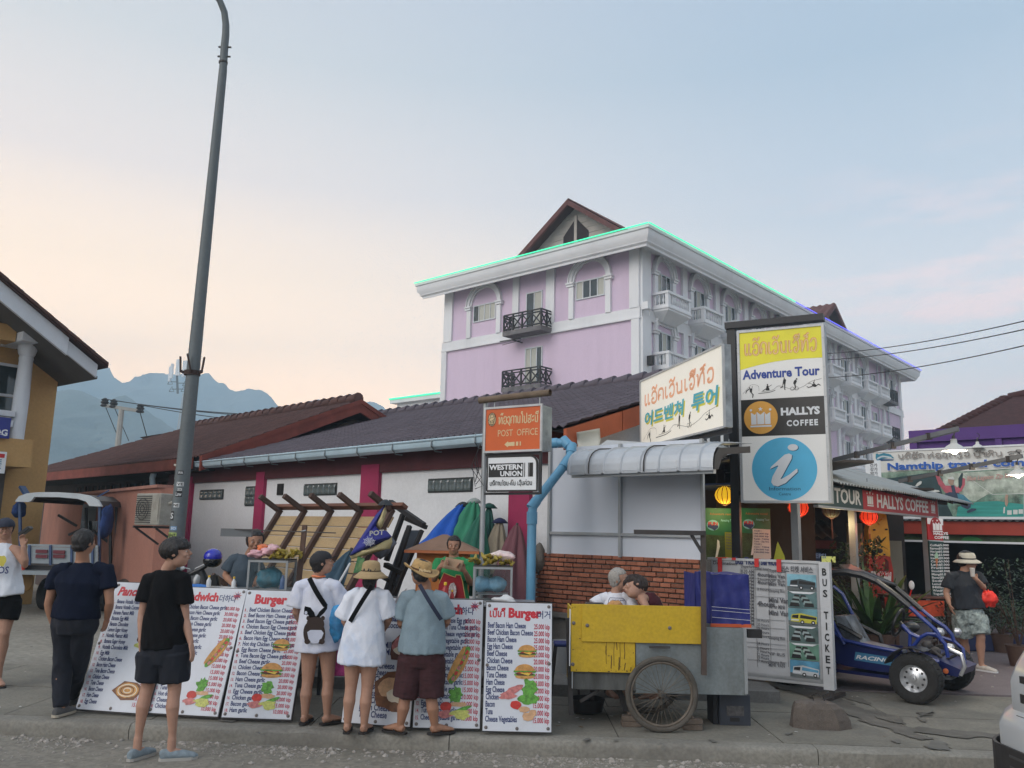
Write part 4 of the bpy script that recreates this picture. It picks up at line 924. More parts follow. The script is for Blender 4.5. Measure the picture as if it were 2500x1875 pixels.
# dark shop interior behind
sb=thing('tour_office','dim open fronted tour office with beige walls, small corrugated lean-to and drinks fridge','shop',(6,18.5,0),0)
BKW=Wall(6,18.5,-4);
RM[sb.name]=BKW.M; sb.matrix_basis=BKW.M
bk_=lambda f,x,y,o=0.:BKW.uv(*f(x,y),o)
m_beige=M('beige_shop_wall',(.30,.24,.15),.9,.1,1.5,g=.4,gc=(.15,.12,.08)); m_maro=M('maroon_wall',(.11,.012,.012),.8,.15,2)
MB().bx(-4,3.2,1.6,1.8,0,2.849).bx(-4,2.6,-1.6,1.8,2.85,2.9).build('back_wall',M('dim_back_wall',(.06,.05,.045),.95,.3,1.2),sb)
def rect(name,f,xa,ya,xb,yb,o,mat,th=.06,par=None):
 a=bk_(f,xa,yb,o); b_=bk_(f,xb,ya,o); return MB().bx(a[0],b_[0],o,o+th,max(0,a[1]),b_[1]).build(name,mat,par or sb)
rect('maroon_pillar',g2,860,60,1050,1400,-1.5,m_maro,.3); rect('wall_panel',g2,1050,100,1150,470,-.9,m_beige); rect('wall_panel',g2,1250,150,1420,440,-.9,m_beige)
rect('wall_panel',g2,1840,380,1990,1200,-.2,m_beige); rect('cream_pillar',g1,775,180,890,700,-.6,M('cream_pillar',(.34,.31,.24),.85,.1,2,g=.3)); rect('cream_pillar',g1,310,200,455,660,-.4,M('cream_pillar',(.34,.31,.24)))
a=bk_(g2,1050,540,-1.6); b_=bk_(g2,1700,440,-1.6)
corr(sb,a[0],b_[0],-1.6,a[1]+.0,-.6,a[1]+.35,M('old_asbestos',(.22,.19,.15),.9,.2,5,g=.5),pitch=.2,amp=.03)
MB().bx(a[0],b_[0]-.05,-1.62,-1.56,a[1]-.22,a[1]-.06).build('lean_to_fascia',M('red_timber',(.14,.03,.025),.8,.2),sb)
a=bk_(g2,1260,830,-1.2);b_=bk_(g2,1500,730,-1.2)
fr_=MB().bx(a[0],b_[0]+.0,-1.2,-.7,.1,b_[1]).build('drinks_fridge',M('fridge_blue',(.02,.05,.16),.5),sb)
b=MB(); put(b,'PEPSI',a[0]+.22,a[1]+.06,.09,y=-1.205,bold=.02); b.build('lettering',M('fridge_letter',(.3,.4,.6),.5,em=.15),fr_)
a=bk_(g2,1510,850,-1.1);b_=bk_(g2,1670,780,-1.1)
MB().bx(a[0],b_[0],-1.1,-1.04,a[1],b_[1]).build('lit_panel',M('lit_yellow_panel',(.6,.6,.15),.5,em=.35,ec=(.9,.95,.3)),sb)
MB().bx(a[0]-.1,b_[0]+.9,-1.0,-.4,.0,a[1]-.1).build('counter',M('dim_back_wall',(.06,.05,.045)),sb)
b=MB(); q=bk_(g2,1560,670,-1.3); b.sph((q[0],-1.35,q[1]),.05,8)
for k in range(3): b.beam((q[0],-1.36,q[1]),(q[0]+.25*math.cos(k*2.1),-1.36,q[1]+.12*math.sin(k*2.1)),.06,.01)
b.build('ceiling_fan',m_blk,sb)
# NAMTHIP BUILDING (purple)
q=D(*e5(1185,1085),20); NT=Wall(q.x,q.y,-43); nu_=lambda f,x,y,o=0.:NT.uv(*f(x,y),o)
nb=thing('purple_building','purple parapet shop building with dark hipped roof and open dark ground floor','building',NT.o,NT.a)
m_pur=M('purple_render',(.10,.045,.20),.85,.1,1,b=.15,g=.3,gc=(.06,.03,.12))
zo=nu_(e5,1300,1100)[1]; zbt=nu_(e5,1400,380,.0)[1]
uL=nu_(e5,722,300,.6)[0]; zp=nu_(e5,722,235,.6)[1]; zp0=nu_(e5,722,395,.6)[1]
print('NT',zo,zbt,uL,zp,zp0)
MB().bx(uL,9,.6,5,zp0-.2,zp).build('parapet',m_pur,nb)
b=MB(); a=nu_(e5,780,340,.5)[0]
zz0=zp0-.1; zz1=nu_(e5,800,335,.6)[1]
b.bx(uL-.02,a,.52,.6,zz0,zz1).bx(uL-.02,9,.5,.6,zz1,zp+.04);
e=nu_(e5,1570,340,.5)[0]; e2_=nu_(e5,1640,340,.5)[0]; b.bx(e,e2_,.52,.6,zz0,zz1); b.bx(e2_+2.3,e2_+2.6,.52,.6,zz0,zz1); b.build('parapet_frame',m_pur,nb)
rp=[nu_(d6,1250,715,3)[0],nu_(d6,1640,540,5)[0],nu_(d6,1690,520,5)]
hgt=rp[2][1]; rl=rp[2][0]; bl=nu_(d6,1250,718,1.2)[0]
b=MB(); zb_=zp-.1; nn=24
for i in range(nn):
 f=i/nn; g_=(i+1)/nn; st_=.03
 def L_(f): return (bl*(1-f)+rl*f, 1.0*(1-f)+5*f, zb_*(1-f)+hgt*f)
 p,q2=L_(f),L_(g_); R1=(p[0]+14-(p[0]-bl)*2,p[1],p[2]); R2=(q2[0]+14-(q2[0]-bl)*2,q2[1],q2[2])
 b.add([p,R1,(R2[0],R2[1],R2[2]+st_),(q2[0],q2[1],q2[2]+st_)],[(0,1,2,3)])
b.add([(bl,1,zb_),(rl,5,hgt),(bl,9,zb_)],[(0,1,2)]); b.build('hipped_roof',M('hip_roof_tile',(.05,.018,.018),.85,.3,6,b=.4,bs=25),nb)
ridge(nb,rl,rl+6,5,hgt,MATS['hip_roof_tile'],r_=.13)
b=MB()
for i in range(16):
 f=i/16; p=V((bl*(1-f)+rl*f,1*(1-f)+5*f,zb_*(1-f)+hgt*f)); b.sph(p,(.2,.2,.12),8,k=5)
b.build('hip_caps',MATS['hip_roof_tile'],nb,kind='stuff',sm=2)
MB().bx(-3,9,-.04,.06,zo-.38,zo-.08).build('fascia',M('orange_red_fascia',(.33,.035,.015),.6,.15,2),nb)
corr(nb,-3,9,-.12,zo-.05,.3,zo+.0,m_corr,pitch=.16)
m_foliage=M('foliage_print_reflection',(.05,.085,.03),.7,.9,3.2,g=.9,gc=(.012,.018,.01),gs=1.6,fine=.4)  # plant reflections painted as colour on the glass strip; foliage print on the posters
zs0=nu_(e5,1300,1330)[1];
MB().bx(-3.2,9,.1,.14,zs0,zo-.39).build('reflection_strip',m_foliage,nb)  # shop glass, its reflected plants put into the colour
b=MB(); flat(b,[(x,z) for x,z in [nu_(e5,*p) for p in ((1215,1325),(1250,1290),(1300,1280),(1380,1290),(1440,1330))]],.095); b.build('reflection_lawn',M('reflection_lawn',(.03,.20,.05),.7,.2),nb)  # bright green part of the painted reflection
MB().bx(-3.2,9,.06,.16,zs0-.05,zs0-.003).build('strip_rail',m_sw,nb)
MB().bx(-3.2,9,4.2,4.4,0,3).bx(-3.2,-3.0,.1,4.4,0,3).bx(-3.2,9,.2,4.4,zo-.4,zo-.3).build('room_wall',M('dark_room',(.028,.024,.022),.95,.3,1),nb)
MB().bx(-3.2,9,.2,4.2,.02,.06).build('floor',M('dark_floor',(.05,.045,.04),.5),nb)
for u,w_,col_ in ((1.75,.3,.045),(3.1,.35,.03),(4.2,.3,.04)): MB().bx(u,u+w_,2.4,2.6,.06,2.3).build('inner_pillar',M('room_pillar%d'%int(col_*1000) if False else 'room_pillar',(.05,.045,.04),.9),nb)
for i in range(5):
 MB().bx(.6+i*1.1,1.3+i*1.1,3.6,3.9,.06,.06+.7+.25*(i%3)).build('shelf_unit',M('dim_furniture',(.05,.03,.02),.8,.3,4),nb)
zb0=nu_(e5,1500,1088,-.1)[1]; zb1=nu_(e5,1500,385,-.1)[1]; ub0=nu_(e5,345,500,-.1)[0]
BBM=NT.M@Matrix.Translation((ub0,-.12,zb0)); bb=thing('travel_billboard','wide travel company billboard with raised blue lettering over a river zip line photo','billboard',Mx=BBM)
BW=9-ub0; BH=zb1-zb0
def bu(f,x,y): p=nu_(f,x,y,-.12); return (p[0]-ub0,p[1]-zb0)
MB().bx(0,BW,-.02,.06,0,BH).build('board',M('banner_sky_white',(.68,.68,.64),.6,.06,.6),bb)
MB().bx(0,BW,-.05,.08,-.05,-.001).bx(0,BW,-.04,.08,BH+.001,BH+.04).build('frame',m_sw,bb)
m_b1=M('banner_forest',(.11,.20,.15),.6,.85,5,g=.95,gc=(.42,.50,.40),gs=2.3,fine=.3); m_b2=M('banner_dark_water',(.02,.05,.055),.6,.3,3); m_b3=M('banner_teal',(.03,.28,.24),.6,.25,2,st=(.6,1,6)); m_b4=M('banner_rock',(.45,.50,.42),.6,.5,4,g=.8,gc=(.10,.16,.10),gs=3)
b=MB()
def pg(pts,m,y,f=e5): flat(b,[bu(f,*p) for p in pts],y,m)
pg([(405,640),(700,620),(900,615),(1300,625),(1866,590),(1866,1085),(1180,1085),(1000,1080),(900,1080),(405,1080)],0,-.024)
pg([(405,705),(560,690),(900,640),(1000,640),(1020,780),(1060,900),(1150,1080),(405,1080)],1,-.027)
pg([(1040,640),(1250,640),(1866,600),(1866,860),(1640,840),(1500,860),(1380,930),(1180,900),(1060,820)],3,-.028)
pg([(1200,985),(1400,935),(1600,925),(1700,940),(1866,960),(1866,1085),(1185,1085)],2,-.030)
b.build('river_picture',[m_b1,m_b2,m_b3,m_b4],bb)
b=MB() # zip line rider and paddles
RD=[([(975,672),(1003,652),(1030,705),(1075,770),(1130,790),(1110,850),(1060,825),(1005,755)],0),([(1075,770),(1170,770),(1205,800),(1215,850),(1130,870),(1060,830)],0),([(1195,790),(1235,735),(1245,690),(1275,700),(1272,765),(1235,830),(1205,835)],0),([(1205,700),(1240,640),(1252,645),(1245,760),(1225,800),(1208,790)],6),
 ([(1100,700),(1125,680),(1150,685),(1162,715),(1155,760),(1130,768),(1105,745)],1),([(1130,770),(1165,765),(1185,850),(1150,865)],2),([(1072,850),(1120,835),(1215,845),(1240,900),(1225,950),(1130,950),(1080,890)],2),([(1190,850),(1255,862),(1330,930),(1322,955),(1260,960),(1215,935)],3),([(1225,940),(1290,950),(1335,945),(1330,990),(1300,1010),(1240,985)],2),([(1290,1028),(1340,1000),(1385,1002),(1388,1018),(1330,1040),(1298,1048)],2),
 ([(770,775),(790,745),(820,725),(838,730),(830,755),(790,780)],5),([(695,790),(730,765),(735,772),(705,800)],5),([(870,820),(930,808),(1010,818),(1020,832),(950,840)],5),([(1678,880),(1690,858),(1712,868),(1705,905),(1712,940),(1695,985),(1678,960)],1),([(1665,990),(1680,985),(1676,1050),(1660,1050)],5)]
for i,(pts,m_) in enumerate(RD): pg(pts,m_,-.033-.0008*i)
pg([(1100,690),(1150,678),(1168,700),(1165,712),(1105,705)],5,-.046); ribbon(b,[bu(e5,1240,640),bu(e5,1550,860),bu(e5,1866,850)],.012,-.034,5,sub=1)
for p in ((1700,1020),(1760,1015),(1815,1010)): flat(b,[bu(e5,p[0],p[1]),bu(e5,p[0]+45,p[1]),bu(e5,p[0]+45,p[1]+45),bu(e5,p[0],p[1]+45)],-.034,5)
b.build('rider_picture',[M('pink_sleeve',(.45,.10,.13),.6,.2,9),M('banner_skin',(.40,.27,.20),.6),M('banner_navy',(.03,.05,.09),.6,.3,9),M('banner_jeans',(.06,.22,.30),.6,.3,9),m_blk,M('banner_white',(.6,.62,.58),.6),m_b2],bb)
b=MB(); p=bu(e5,495,612); x1=bu(e5,1866,600)[0]
for (s_,dx,mm) in (('Namthip travel company',0,0),):
 x_e=bu(e5,1866,540)[0]; full=(x_e-p[0])*22/17.6
 put(b,s_,p[0],p[1],bu(e5,500,545)[1]-p[1],w=full,y=-.07,bold=.035,m=0)
 put(b,s_,p[0]-.01,p[1]-.01,(bu(e5,500,545)[1]-p[1])*1.05,w=full+.02,y=-.045,bold=.07,m=2)
zl=bu(e5,600,500);
for y_,mm,dx in ((-.062,3,-.012),(-.066,1,0)):
 lao(b,'ບໍລິສັດ'.replace('ໍ',''),bu(e5,600,500)[0]+dx,bu(e5,600,502)[1]-dx,bu(e5,600,460)[1]-bu(e5,600,500)[1],w=(bu(e5,875,470)[0]-bu(e5,600,470)[0]),th=.2,y=y_,m=mm)
 lao(b,'ທ່ອງທ່ຽວ',bu(e5,895,498)[0]+dx,bu(e5,895,496)[1]-dx,bu(e5,600,460)[1]-bu(e5,600,500)[1],w=(bu(e5,1335,470)[0]-bu(e5,895,470)[0]),th=.2,y=y_,m=mm)
 lao(b,'ນ້ຳທິບ',bu(e5,1360,488)[0]+dx,bu(e5,1360,486)[1]-dx,bu(e5,600,460)[1]-bu(e5,600,500)[1],w=(bu(e5,1670,470)[0]-bu(e5,1360,470)[0]),th=.2,y=y_,m=mm)
 lao(b,'ຈຳກັດ',bu(e5,1690,478)[0]+dx,bu(e5,1690,476)[1]-dx,bu(e5,600,460)[1]-bu(e5,600,500)[1],w=1.25,th=.2,y=y_,m=mm)
put(b,'Blue Lagoon Zip line',bu(e5,1290,725)[0],bu(e5,1290,722)[1],.10,w=bu(e5,1760,660)[0]-bu(e5,1290,700)[0],y=-.05,bold=.02,m=4,shear=.4,rot=.06)
b.build('lettering',[M('letter_blue',(.015,.10,.42),.4,.08),M('letter_stone',(.36,.33,.30),.6,.1),M('letter_edge',(.78,.80,.82),.5),M('letter_shadow',(.12,.11,.10),.7),M('letter_rose',(.55,.33,.28),.5)],bb)
b=MB(); pg([(370,450),(385,445),(400,455),(450,440),(520,455),(555,495),(500,490),(430,500),(385,525),(368,490)],0,-.03); pg([(400,500),(555,505),(545,515),(420,520)],1,-.031); ribbon(b,[bu(e5,385,500),bu(e5,440,475),bu(e5,530,490)],.04,-.033,2); b.build('boat_logo',[M('logo_teal',(.03,.22,.32),.5),M('logo_deep',(.02,.08,.2),.5),M('logo_foam',(.55,.62,.65),.5)],bb)
q=D(*e5(340,625),18.6); nt_=thing('white_notice','small white notice board with red foot standing above the corrugated canopy','notice',q,rad(-30))
MB().bx(-.16,.16,-.02,.02,-.24,.24).build('board',m_sw,nt_); b=MB()
for i in range(4): put(b,'건강약국'[i%4]+'가',-.06,.10-.09*i,.06,y=-.024,bold=.02)
b.bx(-.08,.15,-.025,-.021,-.235,-.20,m=1); b.build('lettering',[M('ink_dark',(.05,.05,.06),.7),m_red],nt_)
MB().bx(-.02,.02,-.0,.04,-2.2,-.24).build('post',m_steel,nt_)
# STREET SIGNS
m_face=M('lightbox_white',(.62,.62,.60),.4,.05,1.2,em=.12,ec=(1,.97,.9))
m_faceb=M('lightbox_warm',(.64,.62,.56),.4,.05,1.5,em=.28,ec=(1,.93,.78))
m_frame=M('white_frame_metal',(.50,.51,.51),.5,.1,4,m=.2,g=.4,gc=(.25,.24,.22),gs=3)
m_zside=M('zinc_side',(.30,.33,.34),.4,.35,5,m=.5,g=.5,gc=(.16,.18,.19),gs=4)
m_bpost=M('black_post',(.018,.018,.02),.5,.2,4)
def figure(b,kind,x,z,s,y,m):
 """little black sport silhouettes: kayak, hiker, cyclist, climber, rider on a line"""
 F={'kayak':[[(-.18,0),(-.14,-.1),(.16,-.1),(.2,0),(.12,.16),(.1,.34),(-.02,.38),(-.1,.3),(-.12,.14)],[(-.04,.38),(.06,.38),(.07,.5),(.0,.54),(-.05,.5)],[(-.5,-.12),(-.44,-.16),(.42,.42),(.4,.45)]],
  'hiker':[[(-.1,.2),(.14,.16),(.22,.5),(.14,.62),(-.02,.6),(-.08,.4)],[(0,.62),(.1,.64),(.08,.76),(0,.76)],[(-.1,.2),(.02,.2),(-.16,-.1),(-.36,-.2),(-.36,-.26),(-.1,-.18)],[(.02,.2),(.14,.18),(.12,-.1),(.1,-.4),(.2,-.44),(.02,-.44)]],
  'bike':[[(-.02,.16),(.12,.2),(.26,.5),(.14,.66),(.0,.56),(-.1,.3)],[(.16,.64),(.3,.62),(.3,.76),(.18,.78)],[(-.02,.2),(.12,.16),(.14,-.12),(.06,-.28),(.0,-.26),(.04,-.06)]],
  'climb':[[(-.06,.1),(.12,.06),(.16,.4),(.06,.52),(-.08,.44)],[(-.14,.5),(-.04,.5),(-.04,.62),(-.14,.62)],[(-.06,.44),(-.1,.5),(-.42,.3),(-.5,.0),(-.46,0),(-.34,.24)],[(0,.1),(.12,.06),(.3,-.14),(.2,-.46),(.14,-.44),(.18,-.16)],[(.12,.4),(.16,.36),(.2,.7),(.16,.72)]],
  'line':[[(-.2,0),(.14,-.1),(.22,.1),(.06,.26),(-.14,.2)],[(-.06,.28),(.04,.28),(.04,.4),(-.06,.4)],[(.1,.0),(.16,-.08),(.4,.12),(.6,.0),(.62,.06),(.42,.22)],[(-.2,.02),(-.14,-.06),(-.5,-.14),(-.66,-.02),(-.64,.04),(-.48,-.06)],[(-.04,.2),(.02,.2),(.1,.62),(.06,.62)],[(-.14,.2),(-.1,.14),(-.34,.3),(-.5,.24),(-.5,.28),(-.34,.36)]]}[kind]
 for p in F: flat(b,[(x+a*s,z+c_*s) for a,c_ in p],y,m)
 if kind=='bike':
  for dx in (-.2,.2): ribbon(b,[(x+dx*s+.17*s*math.cos(t),z-.22*s+.17*s*math.sin(t)) for t in [k*PI/5 for k in range(11)]],.03*s,y,m,sub=1)
def sports(b,x0,x1,z,s,y,m):
 W_=x1-x0
 for k,t,dz in (('climb',.10,-.3),('kayak',.32,.0),('hiker',.53,.3),('bike',.66,.15),('line',.90,.05)): figure(b,k,x0+W_*t,z+dz*s,s,y,m)
 ribbon(b,[(x0,z-.3*s),(x0+W_*.06,z+.2*s),(x0+W_*.12,z+.55*s),(x0+W_*.2,z+.4*s),(x0+W_*.21,z-.1*s)],.02*s,y,m)
 ribbon(b,[(x0+W_*.24,z-.2*s),(x0+W_*.38,z-.1*s),(x0+W_*.46,z+.28*s),(x0+W_*.56,z+.05*s),(x0+W_*.66,z-.16*s),(x0+W_*.78,z+.12*s),(x0+W_*.86,z+.5*s),(x0+W_,z+.75*s)],.025*s,y,m)
 ribbon(b,[(x0+W_*.2,z-.35*s),(x0+W_*.34,z-.3*s),(x0+W_*.42,z-.12*s)],.05*s,y,m)
ADV='ແອັດເວັນເຈີທົວ'
q=D(1602*1.1302,1083*1.1302,11.38); PS=Wall(q.x,q.y,-28.5); pu_=lambda f,x,y,o=0.:PS.uv(*f(x,y),o)
bl=pu_(d6,148,1132); tr=pu_(d6,605,97); W_=PS.uv(1778*1.1302+8,900)[0]; br=pu_(d6,660,1138)[0]; W_=pu_(d6,640,600)[0]
H=tr[1]-bl[1]; print('pylon',bl,tr,W_,br)
py=thing('tour_pylon_sign','tall lightbox pylon with yellow top, black coffee band and round blue information panel','pylon sign',PS.pt(0,0,0),PS.a)
z0=bl[1]
def zp_(y): return pu_(d6,380,y)[1]
MB().bx(.0,W_,-.0,.24,z0,z0+H).build('box',m_zside,py)
def zat(xl,yl,xr,yr): return (pu_(d6,xl,yl)[1]+pu_(d6,xr,yr)[1])/2
zy=zat(133,355,608,312); zbk1=zat(137,543,622,510); zbk0=zat(141,752,630,732)
MB().bx(.02,W_-.02,-.012,-.001,zbk1+.002,z0+H-.02).build('tour_panel',m_face,py)
b=MB(); n=14; flat(b,[(.03,z0+H-.03),(W_-.03,z0+H-.03)]+[(W_-.03-(W_-.06)*i/n,zy+.055+.055*math.sin(PI*(i/n)*.9)-.11*(i/n)) for i in range(n+1)],-.015,0); b.build('yellow_field',M('sign_yellow',(.68,.62,.02),.45,.06,2,em=.1),py)
MB().bx(.02,W_-.02,-.012,-.001,zbk0+.002,zbk1-.002).build('coffee_panel',M('sign_black_gloss',(.025,.022,.018),.35,.3,2),py)
MB().bx(.02,W_-.02,-.012,-.001,z0+.02,zbk0-.002).build('information_panel',m_face,py)
m_or2=M('letter_orange',(.72,.36,.06),.5,.08); m_blu=M('letter_royal_blue',(.015,.05,.28),.5,.1); m_bk=M('print_black',(.015,.014,.013),.6,.1)
b=MB()
lao(b,ADV,.09,zy+.16,.17,w=W_-.18,th=.17,y=-.018,m=0); lao(b,ADV,.094,zy+.156,.17,w=W_-.18,th=.07,y=-.020,m=4)
put(b,'Adventure Tour',.06,zy-.17,.125,w=W_-.13,y=-.016,bold=.035,m=1,cap=.72); sports(b,.06,W_-.05,zbk1+.13,.14,-.016,2)
zc_=(zbk0+zbk1)/2; disc(b,.29,zc_,.225,-.016,0,40); crown(b,.15,zc_-.13,.28,.28,-.019,m=3,bg=0)
put(b,'HALLYS',W_-.09,zc_+.02,.095,w=.50,y=-.016,bold=.05,m=3,al='r'); put(b,'COFFEE',W_-.12,zc_-.13,.075,w=.40,y=-.016,bold=.04,m=3,al='r',sp=1.25)
zi=(z0+zbk0)/2; R_=.42; cx_=W_*.5
b.build('lettering',[m_or2,m_blu,m_bk,m_sw,M('letter_pale_orange',(.85,.62,.3),.5)],py)
b=MB(); disc(b,cx_,zi,R_,-.016,0,56)
def slant(pts,y,m): flat(b,[(cx_+a,zi+c_) for a,c_ in pts],y,m)
IP=[(1265,490),(1275,470),(1340,412),(1400,360),(1440,350),(1465,365),(1460,400),(1415,480),(1370,560),(1355,582),(1368,582),(1440,540),(1500,490),(1510,495),(1508,520),(1400,620),(1330,650),(1290,640),(1272,610),(1285,560),(1340,465),(1335,458)]
for dx,dz,y_,m in ((.010,-.008,-.018,2),(0,0,-.021,1)):
 slant([((x-1390)*.00145+dx,(490-y)*.00145+dz) for x,y in IP],y_,m); disc(b,cx_+.123+dx,zi+.283+dz,.066,y_,m,24,rz=.043)
put(b,'Information',cx_,z0+zi*0+(zi-z0)-.285,.048,w=.40,y=-.019,bold=.0,m=3,al='c'); put(b,'Centre',cx_,(zi-z0)+z0-.35,.038,w=.155,y=-.019,bold=.0,m=3,al='c')
o=b.build('information_emblem',[M('sky_blue_disc',(.08,.43,.66),.45,.12,1.5,em=.06),m_sw,M('emblem_shadow',(.02,.12,.22),.6),M('letter_deep_blue',(.01,.06,.14),.5)],py)
b=MB(); t=.03
for a in ((-.004,t,z0-.002,z0+H+.002),(W_-t,W_+.004,z0-.002,z0+H+.002)): b.bx(a[0],a[1],-.03,-.001,a[2],a[3])
b.bx(t+.001,W_-t-.001,-.03,-.001,z0-.002,z0+t); b.bx(t+.001,W_-t-.001,-.03,-.001,z0+H-t,z0+H+.002); b.build('frame',m_frame,py)
for i in range(6):
 for xx in (.012,W_-.012): MB().tube([(xx,-.036,z0+.2+i*H/6),(xx,-.03,z0+.2+i*H/6)],.008,6).build('screw',m_galv,py)
xb=pu_(d6,100,600,.1)[0]
MB().bx(xb-.06,xb+.055,.03,.15,.02,z0+H+.10).build('post',m_bpost,py)
MB().bx(xb-.08,W_+.0,.0,.16,z0+H+.06,z0+H+.15).build('top_beam',m_bpost,py)
MB().bx(xb,0,.05,.1,z0+.1,z0+.16).bx(xb,0,.05,.1,z0+H-.3,z0+H-.24).build('bracket',m_bpost,py)
m_enam=M('enamel_white',(.62,.62,.58),.35,.05,4,g=.15); m_bulb=M('glowing_bulb',(1,.9,.7),.5,0,em=9,ec=(1,.78,.5)); m_bulbw=M('glowing_bulb_white',(1,.97,.9),.5,0,em=16,ec=(1,.94,.82))
m_arm=M('galvanised_arm',(.13,.135,.14),.5,.15,4,m=.3)
def lamp(cx,dia,p,lit,label,arm=None,group=None,energy=22):
 t=thing('enamel_lamp',label,'lamp',p,0,group)
 r_=dia/2
 MB().lathe([(r_*.24,.0),(r_*.26,-r_*.35),(r_*.34,-r_*.44),(r_*.62,-r_*.62),(r_*.85,-r_*.86),(r_,-r_*.98),(r_,-r_*1.03),(r_*.8,-r_*.86),(r_*.3,-r_*.5)],24,cap=False).build('shade',m_enam,t,sm=True)
 MB().lathe([(.02,0),(r_*.14,-.01),(r_*.12,.04),(.01,.05)],10).build('cap',m_steel,t)
 MB().tube([(0,0,.04),(.02,0,.09),(.07,0,.12),(.05,0,.18),(.0,0,.2)],.008,6).build('hook',m_steel,t)
 if lit:
  MB().sph((0,0,-r_*.95),(r_*.33,r_*.33,r_*.36),12).build('bulb',lit,t,sm=2)
  ld=bpy.data.lights.new('lamp_light','POINT'); ld.energy=energy; ld.color=(1,.85,.62); ld.shadow_soft_size=r_*.5; lo=bpy.data.objects.new('lamp_light',ld); COL.objects.link(lo); lo.parent=t; lo.location=(0,0,-r_*1.5)
 return t
A0=D(*d6(676,885),12.0); A1=D(*d6(1400,702),10.8)
arm=thing('overhead_boom','long grey steel arm reaching out right from the pylon above the billboard','steel boom',A0)
mb=MB(); mb.beam(A0,A1,.04,.06); mb.beam(A0.lerp(A1,.66)-V((0,0,.035)),A1-V((0,0,.03)),.02,.02); mb.build('arm',m_arm,arm,w=True)
for t in (.2,.5,.78): p=A0.lerp(A1,t); MB().bx(p.x-.03,p.x+.03,p.y-.03,p.y+.03,p.z-.05,p.z+.04).build('clamp',m_steel,arm,w=True)
p=D(*g4(850,145),11.0); lamp(0,190*1.98/6.637*11/2034*1.0,p,m_bulb,'white enamel lamp glowing warm under the upper arm, in front of the purple parapet')
A0=D(*e5(600,725),13.2); A1=D(*e5(1850,470),11.6)
arm=thing('overhead_boom','second grey steel arm crossing the lettering of the travel billboard','steel boom',A0)
mb=MB(); mb.beam(A0,A1,.035,.055); mb.build('arm',m_arm,arm,w=True)
for t in (.1,.36,.62,.9): p=A0.lerp(A1,t); MB().bx(p.x-.03,p.x+.03,p.y-.03,p.y+.03,p.z-.05,p.z+.04).build('clamp',m_steel,arm,w=True)
lamp(0,.27,D(*e5(1795,565),11.9),m_bulbw,'white enamel lamp shining bright white over the right end of the billboard',energy=40)
lamp(0,.29,D(*e5(1393,325),19.4),None,'small unlit white enamel lamp against the purple parapet')
A0=D(*e5(1393,290),20.6);A1=D(*e5(1393,290),19.4); MB().beam(A0,A1,.03).build('lamp_stub',m_arm)
tag(bpy.data.objects['lamp_stub'],'short grey wall stub carrying the small unlit enamel lamp','lamp bracket')
Kn=D(1771,690+500*0,11.9); kn=D(*d4(690,1160),9.9); kfar=D(*d4(170,1280),12.55); ang=math.degrees(math.atan2(kn.y-kfar.y,kn.x-kfar.x))
KS=Wall(kfar.x,kfar.y,ang); ku=lambda x,y:KS.uv(*d4(x,y))
Wk=ku(690,1160)[0]; zk0=(ku(170,1488)[1]+ku(695,1418)[1])/2; zk1=(ku(170,1075)[1]+ku(685,898)[1])/2; Hk=zk1-zk0; print('kor',ang,Wk,zk0,zk1,ku(170,1488)[1],ku(695,1418)[1],ku(170,1075)[1],ku(685,898)[1])
ks=thing('tour_lightbox','cream lightbox with orange Lao and turquoise Korean brush lettering beside the pylon','lightbox sign',KS.pt(0,0,zk0),KS.a)
MB().bx(0,Wk,0,.09,0,Hk).build('box',m_zside,ks)
MB().bx(.015,Wk-.015,-.012,-.001,.015,Hk-.015).build('face_panel',m_faceb,ks)
b=MB(); b.bx(-.01,.012,-.03,-.001,0,Hk); b.bx(Wk-.012,Wk+.01,-.03,-.001,0,Hk); b.bx(.013,Wk-.013,-.03,-.001,-.01,.014); b.bx(.013,Wk-.013,-.03,-.001,Hk-.014,Hk+.01); b.build('frame',m_frame,ks)
MB().bx(.1,Wk+.02,.02,.07,-.07,-.012).build('support_bar',m_bpost,ks)
b=MB(); lao(b,ADV,.14,Hk*.60,Hk*.165,w=Wk*.86,th=.20,y=-.016,m=0); lao(b,ADV,.145,Hk*.60,Hk*.165,w=Wk*.86,th=.07,y=-.018,m=5)
for dx,dz,y_,m,bo in ((.03,-.03,-.014,2,.03),(.0,.0,-.017,1,.03)):
 put(b,'어드벤쳐',.16+dx,Hk*.32+dz,Hk*.17,w=Wk*.52,y=y_,bold=bo,m=m,shear=.12,cap=.78); put(b,'투어',.16+Wk*.60+dx,Hk*.32+dz,Hk*.19,w=Wk*.29,y=y_,bold=bo,m=m,shear=.12,cap=.78)
sports(b,.10,Wk-.16,Hk*.15,Hk*.17,-.016,3)
b.build('lettering',[M('letter_salmon',(.80,.30,.12),.5,.1,em=.12),M('letter_turquoise',(.08,.42,.50),.5,.1,em=.05),M('letter_lemon',(.75,.68,.08),.5),m_bk,m_sw,M('letter_pale_salmon',(.9,.55,.35),.5)],ks)
q=D(1184,1103.8,10.5); PW=Wall(q.x,q.y,-33); pw=lambda f,x,y,o=0.:PW.uv(*f(x,y),o)
Wp=PW.uv(1323,1040)[0]; zp0=pw(d2,1615,702)[1]; zp1=pw(d2,1630,410)[1]; H=zp1-zp0; print('post sign',Wp,zp0,zp1,PW.uv(1322,1093.6),PW.uv(1324,983.3))
ps=thing('post_office_sign','orange post office lightbox with cream lettering and bird emblem on a white pipe frame','sign',PW.pt(0,0,0),PW.a)
m_orf=M('sign_orange',(.56,.10,.015),.5,.07,2,em=.05); m_cr=M('letter_cream',(.66,.50,.27),.5,.05)
